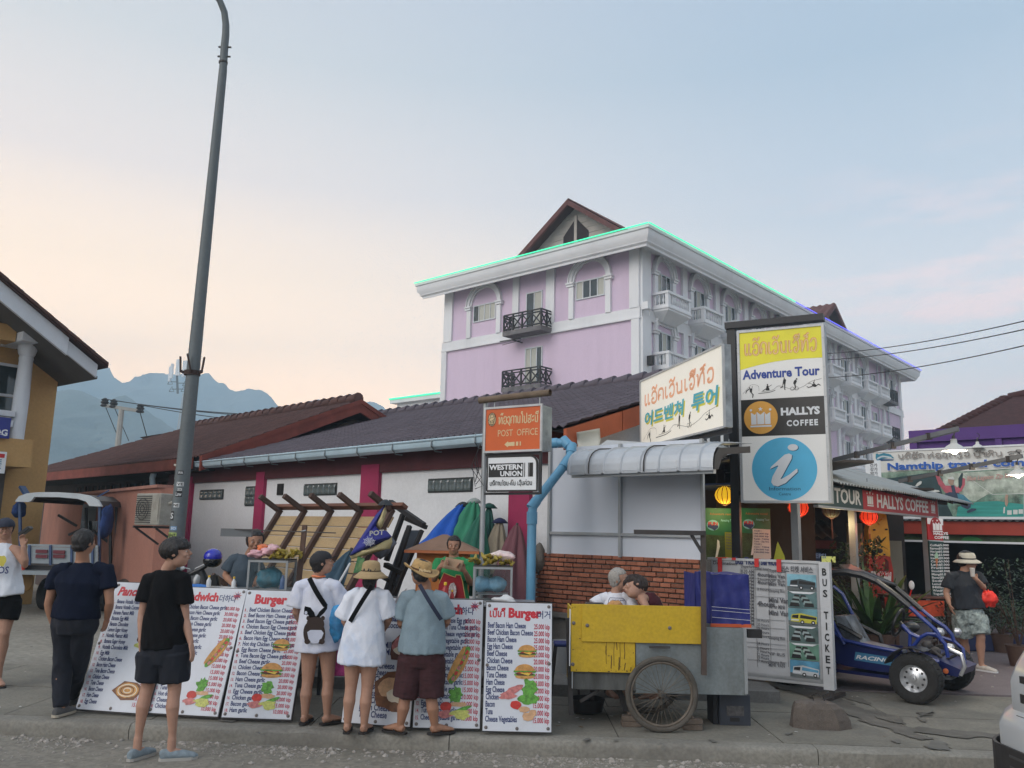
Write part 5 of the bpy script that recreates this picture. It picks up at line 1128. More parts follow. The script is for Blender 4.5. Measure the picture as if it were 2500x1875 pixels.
MB().bx(0,Wp,0,.24,zp0,zp1).build('box',m_zside,ps)
MB().bx(.012,Wp-.012,-.012,-.001,zp0+.012,zp1-.012).build('face_panel',m_orf,ps)
b=MB(); b.bx(-.015,.012,-.025,-.001,zp0-.015,zp1+.015); b.bx(Wp-.012,Wp+.015,-.025,-.001,zp0-.015,zp1+.015); b.bx(.013,Wp-.013,-.025,-.001,zp0-.015,zp0+.011); b.bx(.013,Wp-.013,-.025,-.001,zp1-.011,zp1+.015); b.build('frame',m_frame,ps)
b=MB(); gx,gz_=.105,zp0+H*.74; rx,rz=.058,.085
disc(b,gx,gz_,rx,-.014,0,28,rz=rz); ribbon(b,[(gx+rx*math.cos(t),gz_+rz*math.sin(t)) for t in [k*PI/12 for k in range(25)]],.006,-.016,1,sub=1)
for s_ in (-.5,.5): ribbon(b,[(gx,gz_+rz),(gx+rx*s_*1.3,gz_),(gx,gz_-rz)],.005,-.016,1)
for s_ in (-.72,.72): ribbon(b,[(gx-rx*.7,gz_+rz*s_),(gx+rx*.7,gz_+rz*s_)],.005,-.016,1,sub=1)
flat(b,[(gx-.045,gz_-.01),(gx-.02,gz_+.02),(gx+.02,gz_+.025),(gx+.05,gz_+.055),(gx+.045,gz_+.02),(gx+.02,gz_-.01),(gx-.02,gz_-.02)],-.018,0); ribbon(b,[(gx-.05,gz_-.01),(gx-.02,gz_+.02),(gx+.02,gz_+.025),(gx+.05,gz_+.055),(gx+.03,gz_),(gx-.01,gz_-.02),(gx-.05,gz_-.01)],.005,-.020,1)
flat(b,[(gx-.025,gz_-.06),(gx+.025,gz_-.06),(gx+.025,gz_-.025),(gx-.025,gz_-.025)],-.018,0); ribbon(b,[(gx-.025,gz_-.025),(gx,gz_-.045),(gx+.025,gz_-.025)],.005,-.021,1,sub=1)
for q4 in ([(gx-.025,gz_-.06),(gx+.025,gz_-.06)],[(gx+.025,gz_-.06),(gx+.025,gz_-.025)],[(gx-.025,gz_-.06),(gx-.025,gz_-.025)]): ribbon(b,q4,.005,-.021,1,sub=1)
lao(b,'ຫ້ອງການໄປສະນີ',.20,zp0+H*.62,H*.17,w=Wp-.24,th=.15,y=-.015,m=0)
put(b,'POST  OFFICE',.20,zp0+H*.34,H*.15,w=Wp-.25,y=-.015,bold=.0,m=0)
ax_=.30; az_=zp0+H*.15
flat(b,[(ax_,az_),(ax_+.05,az_+.04),(ax_+.06,az_+.025),(ax_+.15,az_+.03),(ax_+.15,az_-.022),(ax_+.06,az_-.02),(ax_+.05,az_-.035)],-.015,0)
for dx,w_ in ((.17,.035),(.225,.018)): flat(b,[(ax_+dx,az_-.02),(ax_+dx+w_,az_-.02),(ax_+dx+w_,az_+.03),(ax_+dx,az_+.03)],-.015,0)
b.build('lettering',[m_cr,m_bk],ps)
ztp=pw(d3,640,1450)[1]
mb=MB(); mb.tube([(-.05,.06,.02),(-.05,.06,zp1+.1)],.032,10); mb.build('post',m_galv,ps,sm=True)
MB().tube([(-.12,.02,zp1+.12),(Wp+.1,.02,zp1+.15)],.042,12,cap=False).tube([(-.11,.02,zp1+.12),(-.1,.02,zp1+.12)],.03,8).build('top_pipe',M('rusty_pipe',(.17,.125,.085),.85,.25,6,g=.6,gc=(.10,.05,.03),b=.3),ps,sm=True)
for t in (.1,Wp-.06): MB().tube([(t,.04,zp1+.01),(t,.04,zp1+.11)],.008,5).build('hanger',m_galv,ps)
b=MB(); rr=random.Random(4)
for k in range(5): b.tube([(-.07,.0,zp0+.1),(-.12-.02*k,-.02,zp0-.03-.04*k),(-.08+.02*k*(-1)**k,-.01,zp0-.22-.05*k),(-.12+.02*rr.uniform(-1,1),0,zp0-.34-.03*k)],.005,4)
b.build('loose_cables',m_bpost,ps,kind='stuff')
za=pw(d2,1640,965)[1]; zt=pw(d2,1645,735)[1]; Hw=zt-za; Ww=PW.uv(1311,1150)[0]
wu_=thing('money_transfer_sign','white and black money transfer sign hanging under the orange post office sign','sign',PW.pt(0,.0,za),PW.a)
x0=.045; r_=.1
pl=[(x0,0),(Ww,0)]+[(Ww-r_+r_*math.cos(t),Hw-r_+r_*math.sin(t)) for t in [k*PI/16 for k in range(9)]]+[(x0,Hw)]
MB().prism(pl,.0,.05).build('board',m_sw,wu_)
b=MB(); ribbon(b,pl+[pl[0]],.025,-.004,0,sub=1); o=b.build('black_edge',m_bk,wu_,sol=.01)
b=MB(); zb_=Hw*.40; zt_=Hw*.80; e_=Ww-.055
flat(b,[(x0+.02,zb_),(e_-.14,zb_),(e_-.14,zt_),(x0+.02,zt_)],-.003,0)
flat(b,[(e_-.125,zb_),(e_-.115,zb_),(e_-.115,zt_),(e_-.125,zt_)],-.003,0); flat(b,[(e_-.07,zb_),(e_-.06,zb_),(e_-.06,zt_),(e_-.07,zt_)],-.003,0); flat(b,[(e_-.055,zb_),(e_,zb_),(e_,zt_),(e_-.055,zt_)],-.003,0)
put(b,'WESTERN',e_-.15,Hw*.62,Hw*.14,w=e_-.18-x0,y=-.006,bold=.04,m=1,al='r'); put(b,'UNION',e_-.15,Hw*.43,Hw*.14,w=(e_-.18-x0)*.66,y=-.006,bold=.04,m=1,al='r')
lao(b,'ບໍລິການໂອນ-ຮັບ ເງິນດ່ວນ'.replace('ໍ',''),x0+.04,Hw*.16,Hw*.11,w=Ww-x0-.1,th=.16,y=-.006,m=0)
b.build('lettering',[m_bk,m_sw],wu_)
MB().beam((-.05,.06,-.03),(Ww+.02,.03,-.03),.03).beam((-.05,.06,Hw+.03),(Ww+.02,.03,Hw+.03),.03).beam((Ww+.03,.03,-.04),(Ww+.03,.03,Hw+.05),.03,up=(0,1,0)).build('hanging_frame',m_bpost,wu_)
# BUS TICKET BOARD
q=G(*d7(795,1402)); BB=Wall(q.x,q.y,-31); bu_=lambda x,y,o=0.:BB.uv(*d7(x,y),o)
uL=bu_(90,470)[0]; uR=bu_(838,700)[0]; z1=bu_(835,488)[1]; z0=bu_(795,1290)[1]; print('bus',uL,uR,z0,z1,bu_(90,390),bu_(330,1195))
bt=thing('bus_ticket_board','large worn bus ticket service board with timetable columns, coach photos and red tape','notice board',BB.pt(uL,0,0),BB.a)
Wb=uR-uL; Hb=z1-z0
m_pap=M('worn_vinyl',(.50,.51,.52),.6,.08,1.2,b=.1,bs=6,g=.55,gc=(.27,.26,.25),gs=.9)
def bw_(x,y): p=bu_(x,y); return (p[0]-uL,p[1])
n=24; b=MB(); b.grid(lambda u,v:(Wb*u,-.012+.008*noise.noise(V((u*7,v*5,3))),z0+Hb*v),n,n); b.build('vinyl_sheet',m_pap,bt,sm=2,sol=.003)
MB().bx(0,Wb,.0,.05,z0+.01,z1-.01).build('backing',m_galv,bt)
b=MB(); b.bx(-.02,Wb,-.03,.06,z1+.001,z1+.03); b.bx(-.02,Wb,-.03,.06,z0-.03,z0-.001); b.bx(-.02,.0,-.03,.06,z0,z1); b.build('frame',m_frame,bt)
MB().bx(Wb+.001,Wb+.12,-.04,.10,z0-.06,z1+.02,T=None).build('side_post',M('white_side_post',(.56,.57,.58),.6,.05,2,g=.3),bt)
b=MB();
for i,ch_x in enumerate('BUS TICKET'):
 if ch_x!=' ': put(b,ch_x,Wb+.062,z1-.13-i*(Hb-.1)/10.2,.08,w=.05 if ch_x!='I' else .015,y=-.046,bold=.03,al='c')
lt=[]
put(b,'Bus Ticket service',bw_(268,485)[0],bw_(268,487)[1],.085,w=bw_(548,500)[0]-bw_(268,485)[0],y=-.026,bold=.035,m=1)
put(b,'버스 티켓 서비스',bw_(575,520)[0],bw_(700,545)[1],.06,w=bw_(790,540)[0]-bw_(575,520)[0],y=-.026,m=2)
put(b,'Destination',bw_(118,490)[0],bw_(118,490)[1],.04,w=.3,y=-.026,m=2); put(b,'Departure',bw_(305,510)[0],bw_(305,512)[1],.035,w=.17,y=-.026,m=2); put(b,'Total hour',bw_(400,525)[0],bw_(400,528)[1],.035,w=.17,y=-.026,m=2); put(b,'Type of bus',bw_(495,540)[0],bw_(495,543)[1],.035,w=.2,y=-.026,m=2)
tm=['8.30 AM','9.00 AM','10.00 AM','1.00 PM','2.00 PM','3.30 PM','9.00 PM','1.30 PM','1.00 AM','9.00 AM','10.00 AM','7.30 AM','1.30 PM','9.00 PM','6.30 PM','8.00 PM','9.00 PM']
for i,s_ in enumerate(tm): p=bw_(305,535+22*i*1.0); put(b,s_,p[0],p[1]-.02,.036,w=.16,y=-.026,bold=.015,m=2)
for y_,s_,h in ((560,'4hours',.045),(590,'7 hours',.035),(612,'4hours',.045),(655,'8 Hours',.035),(760,'4hours',.06),(865,'18 Hours',.035),(893,'20 Hours',.035),(915,'16 Hours',.035),(943,'9 Hours',.035),(970,'22 Hours',.035),(1020,'24 Hours',.035),(1050,'5 Hours',.035),(1072,'7 Hours',.035),(1095,'12 Hours',.035),(1115,'13 Hours',.035),(1140,'17 Hours',.035)):
 p=bw_(415,y_); put(b,s_,p[0],p[1]-.02,h,w=.14*(1.5 if h>.05 else 1),y=-.026,bold=.03 if h>.04 else .01,m=2)
for y_,s_,h in ((570,'Mini Van',.045),(598,'VIP Bus',.035),(622,'Mini Van',.045),(665,'Sleeping Bus',.035),(735,'Mini Van',.058),(775,'VIP or MiNi',.045),(820,'Mini Van',.058),(982,'Sleeping Bus',.035),(1090,'VIP BUS',.035),(1145,'Sleeping Bus',.035),(1165,'MINI VAN',.035)):
 p=bw_(492,y_); put(b,s_,p[0],p[1]-.02,h,w=.19*(1.25 if h>.05 else 1),y=-.026,bold=.03 if h>.04 else .01,m=2)
b.build('lettering',[m_bk,M('letter_navy',(.02,.03,.12),.5),M('letter_faded',(.10,.10,.11),.7)],bt)
b=MB()
for xa in (300,398,488,602): p=bw_(xa,520);q=bw_(xa,1180); b.bx(p[0]-.002,p[0]+.002,-.025,-.022,q[1],p[1])
for yy in (520,580,645,700,850,905,960,1010,1040,1125): p=bw_(302,yy); q=bw_(600,yy); b.bx(p[0],bw_(600,900)[0],-.0255,-.0225,p[1]-.002,p[1]+.002)
b.build('table_lines',M('faded_line',(.22,.22,.22),.8),bt)
x0=bw_(615,560)[0]; x1=bw_(810,560)[0]; zs=[bw_(615,555)[1]+.0,z0+.04]; nph=6; hh=(zs[0]-zs[1])/nph
PC=[((.20,.42,.50),(.05,.07,.08),'bus'),((.10,.18,.18),(.25,.33,.32),'seats'),((.15,.32,.36),(.55,.50,.05),'bus'),((.10,.16,.15),(.35,.42,.42),'seats'),((.12,.25,.18),(.35,.45,.40),'seats'),((.10,.30,.45),(.55,.57,.58),'van')]
for i,(bgc,fc,k) in enumerate(PC):
 zt=zs[0]-hh*i; zb=zt-hh+.008; b=MB(); mats=[M('photo_backdrop_%s'%'abcdef'[i],bgc,.5,.35,6),M('photo_body_%s'%'abcdef'[i],fc,.5,.15,9),m_bk,m_sw,M('photo_road',(.12,.14,.14),.6,.2,8)]
 flat(b,[(x0,zb),(x1,zb),(x1,zt),(x0,zt)],-.027,0); w=x1-x0; h=zt-zb
 if k in('bus','van'):
  flat(b,[(x0,zb),(x1,zb),(x1,zb+h*.25),(x0,zb+h*.25)],-.028,4)
  flat(b,[(x0+w*.08,zb+h*.2),(x1-w*.04,zb+h*.12),(x1-w*.02,zb+h*.55),(x0+w*.45,zb+h*.72),(x0+w*.12,zb+h*.62)],-.029,1)
  flat(b,[(x0+w*.12,zb+h*.42),(x0+w*.34,zb+h*.40),(x0+w*.36,zb+h*.62),(x0+w*.15,zb+h*.58)],-.030,2)
  flat(b,[(x0+w*.40,zb+h*.42),(x1-w*.05,zb+h*.36),(x1-w*.04,zb+h*.50),(x0+w*.42,zb+h*.62)],-.030,2 if k=='bus' else 0)
  flat(b,[(x0+w*.10,zb+h*.26),(x0+w*.36,zb+h*.26),(x0+w*.36,zb+h*.33),(x0+w*.10,zb+h*.33)],-.0305,3)
  for t in (.48,.85): disc(b,x0+w*t,zb+h*.18,h*.12,-.031,2,14); disc(b,x0+w*t,zb+h*.18,h*.055,-.032,3,10)
 else:
  for j in range(5):
   for s_ in (0,1):
    x=x0+w*(.06+.50*s_)+.012*j*(1-2*s_); flat(b,[(x,zb+h*(.08+.13*j)),(x+w*.34-.01*j,zb+h*(.08+.13*j)),(x+w*.32-.01*j,zb+h*(.30+.12*j)),(x+w*.04,zb+h*(.32+.12*j))],-.028-.0005*(5-j),1 if j%2 else 2)
  flat(b,[(x0+w*.2,zt-h*.14),(x1-w*.2,zt-h*.14),(x1-w*.05,zt-h*.02),(x0+w*.05,zt-h*.02)],-.033,3)
 b.build('photo_print',mats,bt)
m_tape=M('red_tape',(.62,.02,.015),.4,.05)
for xa,ya,xb,yb in ((138,392,205,448),(152,440,178,548),(245,403,270,462),(398,428,425,508),(548,445,576,542)):
 a=bw_(xa,yb);e=bw_(xb,ya); top=min(e[1],z1+.034)
 MB().bx(a[0],e[0],-.040,-.034,a[1],top).build('tape',m_tape,bt)
 if ya<446 and ya!=440: MB().bx(a[0],e[0],-.04,.065,z1+.031,z1+.036).build('tape',m_tape,bt)
mb=MB(); mb.beam((Wb+.02,-.35,.03),(Wb+.14,.4,.03),.05); mb.beam((Wb+.08,0,.0),(Wb+.08,0,z0),.05,up=(0,1,0)); mb.beam((.1,-.3,.03),(.1,.35,.03),.05); mb.beam((.1,0,0),(.1,0,z0),.05,up=(0,1,0)); mb.build('foot',m_steel,bt)
q=G(*d7(835,1590)); rk=thing('concrete_lump','rough dark concrete lump with two bent wires on the pavement near the bus board','rock',q)
b=MB(); w_=.62
pts=[(-.46,-.1,0),(-.3,-.24,0),(.2,-.27,0),(.46,-.12,0),(.45,.15,0),(.15,.27,0),(-.3,.24,0),(-.47,.08,0)]
rings=[]
for z,s_,dx in ((0,.62,0),(.09,.60,0),(.19,.52,-.02),(.235,.42,-.04),(.25,.30,-.05)):
 rings.append([(p[0]*s_+dx+.02*noise.noise(V((p[0]*5,p[1]*5,z*7))),p[1]*s_,z+.02*noise.noise(V((p[0]*4,p[1]*9,2)))*(z>0)) for p in pts])
vs=[p for r_ in rings for p in r_]; b.add(vs,[(i*8+j,i*8+(j+1)%8,(i+1)*8+(j+1)%8,(i+1)*8+j) for i in range(4) for j in range(8)]+[tuple(range(32,40))])
o=b.build('lump',M('dark_old_concrete',(.12,.10,.085),.95,.2,5,b=.8,bs=18,fine=.15),rk)
for dx in (-.05,.06): MB().tube([(dx,0,.24),(dx-.02,0,.30),(dx+.03,-.02,.33),(dx+.06,-.03,.29)],.006,5).build('wire',m_blk,rk)
# LANTERNS
m_lr=M('lantern_rib',(.06,.01,.008),.8)
def lantern(p,r_,col,em,label,tas=True,energy=3,light=(1,.5,.2)):
 t=thing('paper_lantern',label,'lantern',p,0,'silk lanterns under the shop canopy')
 pr=[(r_*.28,r_*.84),(r_*.62,r_*.66),(r_*.88,r_*.36),(r_,0),(r_*.9,-r_*.36),(r_*.64,-r_*.66),(r_*.25,-r_*.86)]
 b=MB(); n=24; vs=[]
 for k,(a,z) in enumerate(pr):
  for j in range(n): rr=a*(1+.0-.035*(j%2==0)); vs.append((rr*math.cos(2*PI*j/n),rr*math.sin(2*PI*j/n),z))
 b.add(vs,[(i*n+j,i*n+(j+1)%n,(i+1)*n+(j+1)%n,(i+1)*n+j) for i in range(6) for j in range(n)]); b.build('silk',M('silk_'+label.split()[0],col,.7,.1,6,em=em,ec=col),t,sm=True)
 for j in range(12):
  a=2*PI*(2*j+.0)/n; q=MB(); q.tube([(rr*1.0*math.cos(a),rr*1.0*math.sin(a),z) for rr,z in pr],.006*r_/.17,4); q.build('rib',m_lr,t)
 MB().lathe([(r_*.3,r_*.82),(r_*.3,r_*.92),(r_*.05,r_*.95)],12).lathe([(r_*.27,-r_*.84),(r_*.27,-r_*.93),(r_*.05,-r_*1.0)],12).build('cap',m_lr,t)
 MB().tube([(0,0,r_*.9),(0,0,r_*.9+.5)],.005,4).build('cord',m_blk,t)
 if tas: MB().tube([(0,0,-r_),(0,0,-r_*1.9)],.004,4).tube([(0,0,-r_*1.9),(0,0,-r_*3.2)],.012,6).build('tassel',m_lr,t)
 ld=bpy.data.lights.new('lantern_light','POINT'); ld.energy=energy; ld.color=light; ld.shadow_soft_size=r_; lo=bpy.data.objects.new('lantern_light',ld); COL.objects.link(lo); lo.parent=t; lo.location=(0,0,-r_*1.4)
 return t
lantern(D(*d5(1567,1083),13.2),.165,(.9,.50,.02),.7,'yellow lantern glowing beside the black pylon post',False,energy=9,light=(1,.75,.3))
lantern(D(*d6(472,1160),12.6),.155,(.85,.05,.012),.75,'red lantern glowing right below the white information lightbox',energy=8,light=(1,.3,.12))
lantern(D(*d6(663,1173),13.4),.145,(.10,.095,.06),.05,'dark green lantern with a small warm bulb between two red lanterns',energy=6,light=(1,.8,.4))
q=D(*d6(665,1190),13.2);
lantern(D(*d6(880,1212),14.0),.148,(.80,.04,.01),.6,'smaller red lantern hanging under the red coffee sign beside the kayak',energy=10,light=(1,.3,.12))
for nm in ('dark',):
 for o in list(bpy.data.objects):
  if o.name.startswith('paper_lantern') and o['label'].startswith('dark'): MB().sph((0,0,-.03),.035,10).build('bulb',m_bulb,o,sm=2)
# STREET LAMP POST
q=D(*c1(985,310),10.2)
lp=thing('street_lamp_post','tall tapering concrete grey lamp post with curved top, stickers and a metal clamp','lamp post',(q.x,q.y,0))
m_pole=M('galvanised_pole',(.125,.145,.152),.6,.08,1.5,m=.25,g=.3,gc=(.13,.15,.155),gs=1.2,st=(1,1,.3),fine=.05)
base=V((q.x,q.y,0)); tp=D(544.5,170,10.2)
zt=tp.z; print('pole top',tp,base)
mb=MB(); p1=V((tp.x,tp.y,zt)); pts=[base]+[base.lerp(p1,i/8) for i in range(1,9)]; rr=[.103-.05*i/8 for i in range(9)]
mb.tube(pts,rr,20); mb.build('shaft',m_pole,lp,w=True,sm=True)
cv=[p1,D(548,115,10.2),D(551,85,10.2),D(551.5,60,10.2),D(548,30,10.2),D(536,0,10.15),D(512,-28,10.1),D(475,-44,10.0)]
MB().tube(cv,[.05,.05,.048,.046,.044,.042,.04,.04],14).build('curved_arm',m_pole,lp,w=True,sm=True)
h=cv[-1]; MB().sph(h-V((.3,0,.02)),(.38,.14,.08),14).build('lamp_head',m_pole,lp,w=True,sm=2)
for k,(x,y) in enumerate(((549,115),(547,138))):
 p=D(x,y,10.2)
 for s_ in (-1,1): MB().tube([p+V((s_*.04,0,0)),p+V((s_*.085,0,.0))],.012,6).build('bolt',m_steel,lp,w=True)
p=D(545,153,10.2); MB().tube([p-V((0,0,.012)),p+V((0,0,.012))],.058,16).build('joint_ring',m_steel,lp,w=True)
p=D(*d1(1298,722),10.2); b=MB(); b.tube([p-V((0,0,.03)),p+V((0,0,.03))],.097,16)
for s_ in (-1,1): b.beam(p+V((s_*.09,-.02,0)),p+V((s_*.135,-.04,.02)),.03); b.beam(p+V((s_*.13,-.04,0)),p+V((s_*.15+.0,-.04,.2)),.02)
b.beam(p+V((.02,-.1,0)),p+V((-.03,-.13,.22)),.02); b.build('clamp_bracket',M('rusty_clamp',(.05,.03,.025),.8,.3),lp,w=True)
def axis(z): t=z/zt; c_=base.lerp(p1,t); return c_,(.103-.05*t)
def sticker(xp,yp,w,h,mat,txt=None,tm=None):
 d=ray(xp,yp); q=D(xp,yp,10.2); z=q.z; c_,r_=axis(z); r_+=.003
 a0=math.asin(max(-.95,min(.95,(q.x-c_.x)/r_))); n=4; b=MB(); da=w/r_/2; vs=[]
 for i in range(n+1):
  a=a0-da+2*da*i/n
  for zz in (z-h/2,z+h/2): vs.append((c_.x+r_*math.sin(a),c_.y-r_*math.cos(a),zz))
 b.add(vs,[(2*i,2*i+2,2*i+3,2*i+1) for i in range(n)]); o=b.build('sticker',mat,lp,w=True,rec=False)
 if txt:
  b=MB(); v2,f2=tmesh(txt,.02); X0=min(p[0] for p in v2);X1=max(p[0] for p in v2);Z0=min(p[1] for p in v2);Z1=max(p[1] for p in v2); r_+=.002
  b.add([(c_.x+r_*math.sin(a0+((p[0]-X0)/(X1-X0)-.5)*1.7*da),c_.y-r_*math.cos(a0+((p[0]-X0)/(X1-X0)-.5)*1.7*da),z+((p[1]-Z0)/(Z1-Z0)-.5)*h*.65) for p in v2],f2); b.build('sticker_print',tm,o,w=False,rec=False) if False else b.build('sticker_print',tm,lp,w=True,rec=False)
m_st=M('sticker_white',(.6,.62,.62),.6,.05)
for a in (((c1(1022,75)),.085,.05,m_st,'VE',m_bk),((c1(1024,12)),.07,.05,m_bpost,'WA',m_st),((c1(982,20)),.04,.12,m_st,'N',m_bk),((c1(1014,130)),.08,.07,m_bpost,'Low',m_st),((c1(1000,192)),.075,.05,m_st,'NE',m_bk),((c1(975,250)),.055,.11,m_bpost,'S',m_st),((c1(985,320)),.08,.045,M('sticker_blue',(.15,.3,.5),.5),'SO',m_st),((c1(972,360)),.13,.07,M('sticker_green',(.35,.45,.12),.5),'RENT',m_bk),((c1(1020,105)),.05,.03,m_st,'OK',m_bk)):
 sticker(a[0][0],a[0][1],a[1],a[2],a[3],a[4],a[5])
# WIRES, POLE, TOWER
m_concp=M('pole_concrete',(.36,.35,.32),.9,.1,2)
q=D(*d1(800,1180),60); up=thing('utility_pole','pale concrete utility pole with crossarm and three dark insulators behind the hall roof','utility pole',(q.x,q.y,0))
tpz=D(*d1(822,960),60)
MB().tube([(q.x,q.y,0),(tpz.x,tpz.y,tpz.z)],[.28,.19],8).build('pole',m_concp,up,w=True)
A=D(*d1(690,938),60);B=D(*d1(960,980),60); MB().beam(A,B,.3,.22).build('crossarm',m_concp,up,w=True)
INS=[]
for x,y in ((708,920),(768,928),(948,960)):
 p=D(*d1(x,y),60); INS.append(p+V((0,0,.25))); MB().lathe([(.2,-.32),(.3,-.25),(.2,-.1),(.3,0),(.2,.12),(.27,.2),(.08,.33)],10,c0=p).build('insulator',m_blk,up,w=True)
b=MB()
for (xa,ya,xb,yb) in ((715,955,800,1160),(775,960,870,1180),(945,985,1000,1180)): b.beam(D(*d1(xa,ya),60),D(*d1(xb,yb),60.5),.05)
b.build('stay_wire',m_blk,up,w=True)
def wire(name,A,B,sag,label,r_=.012,n=20,group=None):
 b=MB(); b.tube([A.lerp(B,i/n)-V((0,0,sag*4*(i/n)*(1-i/n))) for i in range(n+1)],r_,5); o=b.build(name,m_blk); tag(o,label,'cable',group); return o
ends=[D(1010,1010-30,52),D(1010,1008-26,52),D(1010,1012-14,52)]
for i,(p,yy) in enumerate(zip(INS,(1009,1015,1034))):
 wire('power_line',p,D(1250,yy+(-8,-8,2)[i],48),.8,['topmost dark power line running right from the far concrete pole','middle power line from the far concrete pole toward the hotel','lowest power line from the far concrete pole toward the tiled roof'][i],.03,group='power lines across the hills')
for i,(y0,y1) in enumerate(((863,775),(878,796),(922,835))):
 A=D(2022,y0,26); B=D(2560,y1-5,15); wire('overhead_wire',A,B,.12,['upper overhead wire rising right past the end of the hotel','middle overhead wire rising right past the end of the hotel','lower overhead wire crossing the pink cloud on the right'][i],.012,group='wires at the right')
q=D(*d1(1190,1110),300); tw=thing('cell_tower','slender lattice mast with panel antennas against the blue hills','mast',(q.x,q.y,0))
b=MB(); x=q.x; zt_=D(*d1(1200,860),300).z; dx=.75
for sx_,sy_ in ((-1,-1),(1,-1),(1,1),(-1,1)): b.beam((x+sx_*1.6,300+sy_*1.6,0),(x+2.4+sx_*dx,300+sy_*dx,zt_),.35)
m_=22
for i in range(m_):
 z0_=zt_*i/m_;z1_=zt_*(i+1)/m_; wa=1.6-(1.6-dx)*i/m_; ca_=x+2.4*i/m_
 b.beam((ca_-wa,300-wa,z0_),(ca_+wa,300-wa,z1_),.22); b.beam((ca_+wa,300-wa,z0_),(ca_-wa,300-wa,z1_),.22)
b.build('lattice',m_galv,tw,w=True)
b=MB();
for X,Y0,Y1 in ((1155,680,780),(1170,660,760),(1205,632,740),(1220,632,740),(1250,640,750),(1262,640,745)): p=D(*d1(X,Y0),300);r_=D(*d1(X,Y1),300); MB().bx(p.x-.35,p.x+.35,299,300,r_.z,p.z).build('panel_antenna',m_wht,tw,w=True)
b=MB(); p=D(*d1(1195,740),300); r_=D(*d1(1200,860),300); b.beam(r_,p,.6,up=(0,1,0))
for X,Y in ((1150,780),(1250,790),(1160,830),(1240,830)): s_=D(*d1(X,Y),300); b.beam(V((p.x,300,s_.z)),s_,.25); b.tube([s_-V((.9,0,.9)),s_+V((0,0,1)),s_+V((.9,0,-.9)),s_-V((.9,0,.9))],.14,4)
b.build('antenna_frame',m_steel,tw,w=True)
def poster(x0,x1,y0,y1,Y,label,right):
 a=D(*g2(x0,y1),Y); e=D(*g2(x1,y0),Y); w=e.x-a.x; z1=e.z; t=thing('tour_poster',label,'poster',(a.x,Y,0),rad(-4),'green tour posters')
 MB().bx(0,w,0,.03,.1,z1).build('board',M('poster_green',(.012,.13,.06),.5,.3,5),t)
 b=MB(); flat(b,[(0,.1),(w,.1),(w,z1-w*.9),(0,z1-w*.85)],-.003,0)
 flat(b,[(w*.36,z1-1.25*w),(w*.46,z1-1.25*w),(w*.44,z1-w*1.05),(w*.38,z1-w*1.0)],-.006,3); flat(b,[(w*.3,z1-1.6*w),(w*.36,z1-1.6*w),(w*.45,z1-1.25*w),(w*.36,z1-1.25*w)],-.006,3)
 disc(b,w*.25,z1-w*.55,w*.20,-.005,1,20,rz=w*.17); flat(b,[(w*.08,z1-w*.62),(w*.2,z1-w*.66),(w*.3,z1-w*.72),(w*.42,z1-w*.62),(w*.42,z1-w*.56),(w*.08,z1-w*.5)],-.007,2); put(b,'FUN',w*.1,z1-w*.55,w*.10,w=w*.3,y=-.009,bold=.05,m=4)
 put(b,'Adventure rental',w*.15,z1-w*.22,w*.07,w=w*.75,y=-.005,bold=.02,m=5); put(b,'Amazing Tour',w*.5,z1-w*.42,w*.07,w=w*.46,y=-.005,bold=.02,m=1)
 if right:
  flat(b,[(w*.38,.1),(w*.98,.1),(w*.98,z1-w*.72),(w*.38,z1-w*.7)],-.008,6)
  for k in range(9): put(b,['TOUR 1','100.000 kip','150.000 kip','Kayak - Tubing','Cave - Zip line','TOUR 2','Cave - Tubing','120.000 kip','150.000 kip'][k],w*.42,z1-w*(.8+.09*k),w*.05,w=w*(.5 if k%5 else .25),y=-.011,bold=.02,m=2)
 else:
  flat(b,[(w*.62,.1),(w*.98,.1),(w*.98,z1-w*.78),(w*.62,z1-w*.76)],-.008,7)
  for k in range(6): put(b,'TOUR',w*.65,z1-w*(.86+.09*k),w*.05,w=w*.28,y=-.011,bold=.02,m=2)
 b.build('print',[m_foliage,M('print_cyan',(.2,.5,.6),.5),M('print_deep_blue',(.02,.04,.16),.5),m_sw,M('print_red',(.5,.03,.03),.5),M('print_brown',(.30,.16,.06),.6),m_st,M('print_olive',(.22,.22,.02),.6)],t)
poster(112,470,205,760,13.6,'green adventure poster left of the black pylon post',False); poster(548,878,205,760,13.3,'green adventure poster with white price panel right of the black pylon post',True)
q=D(*g2(975,600),12.6); t=thing('lime_flag','lime green pointed pennant sticking up behind the bus ticket board','flag',(q.x,q.y,0))
MB().prism([(-.10,q.z-.42),(.13,q.z-.46),(.09,q.z-.2),(0,q.z)],-.01,.01).build('cloth',M('lime_cloth',(.50,.55,.05),.7,.1,6),t)
MB().tube([(-.03,0,0),(-.0,0,q.z)],.008,6).build('pole',m_steel,t)
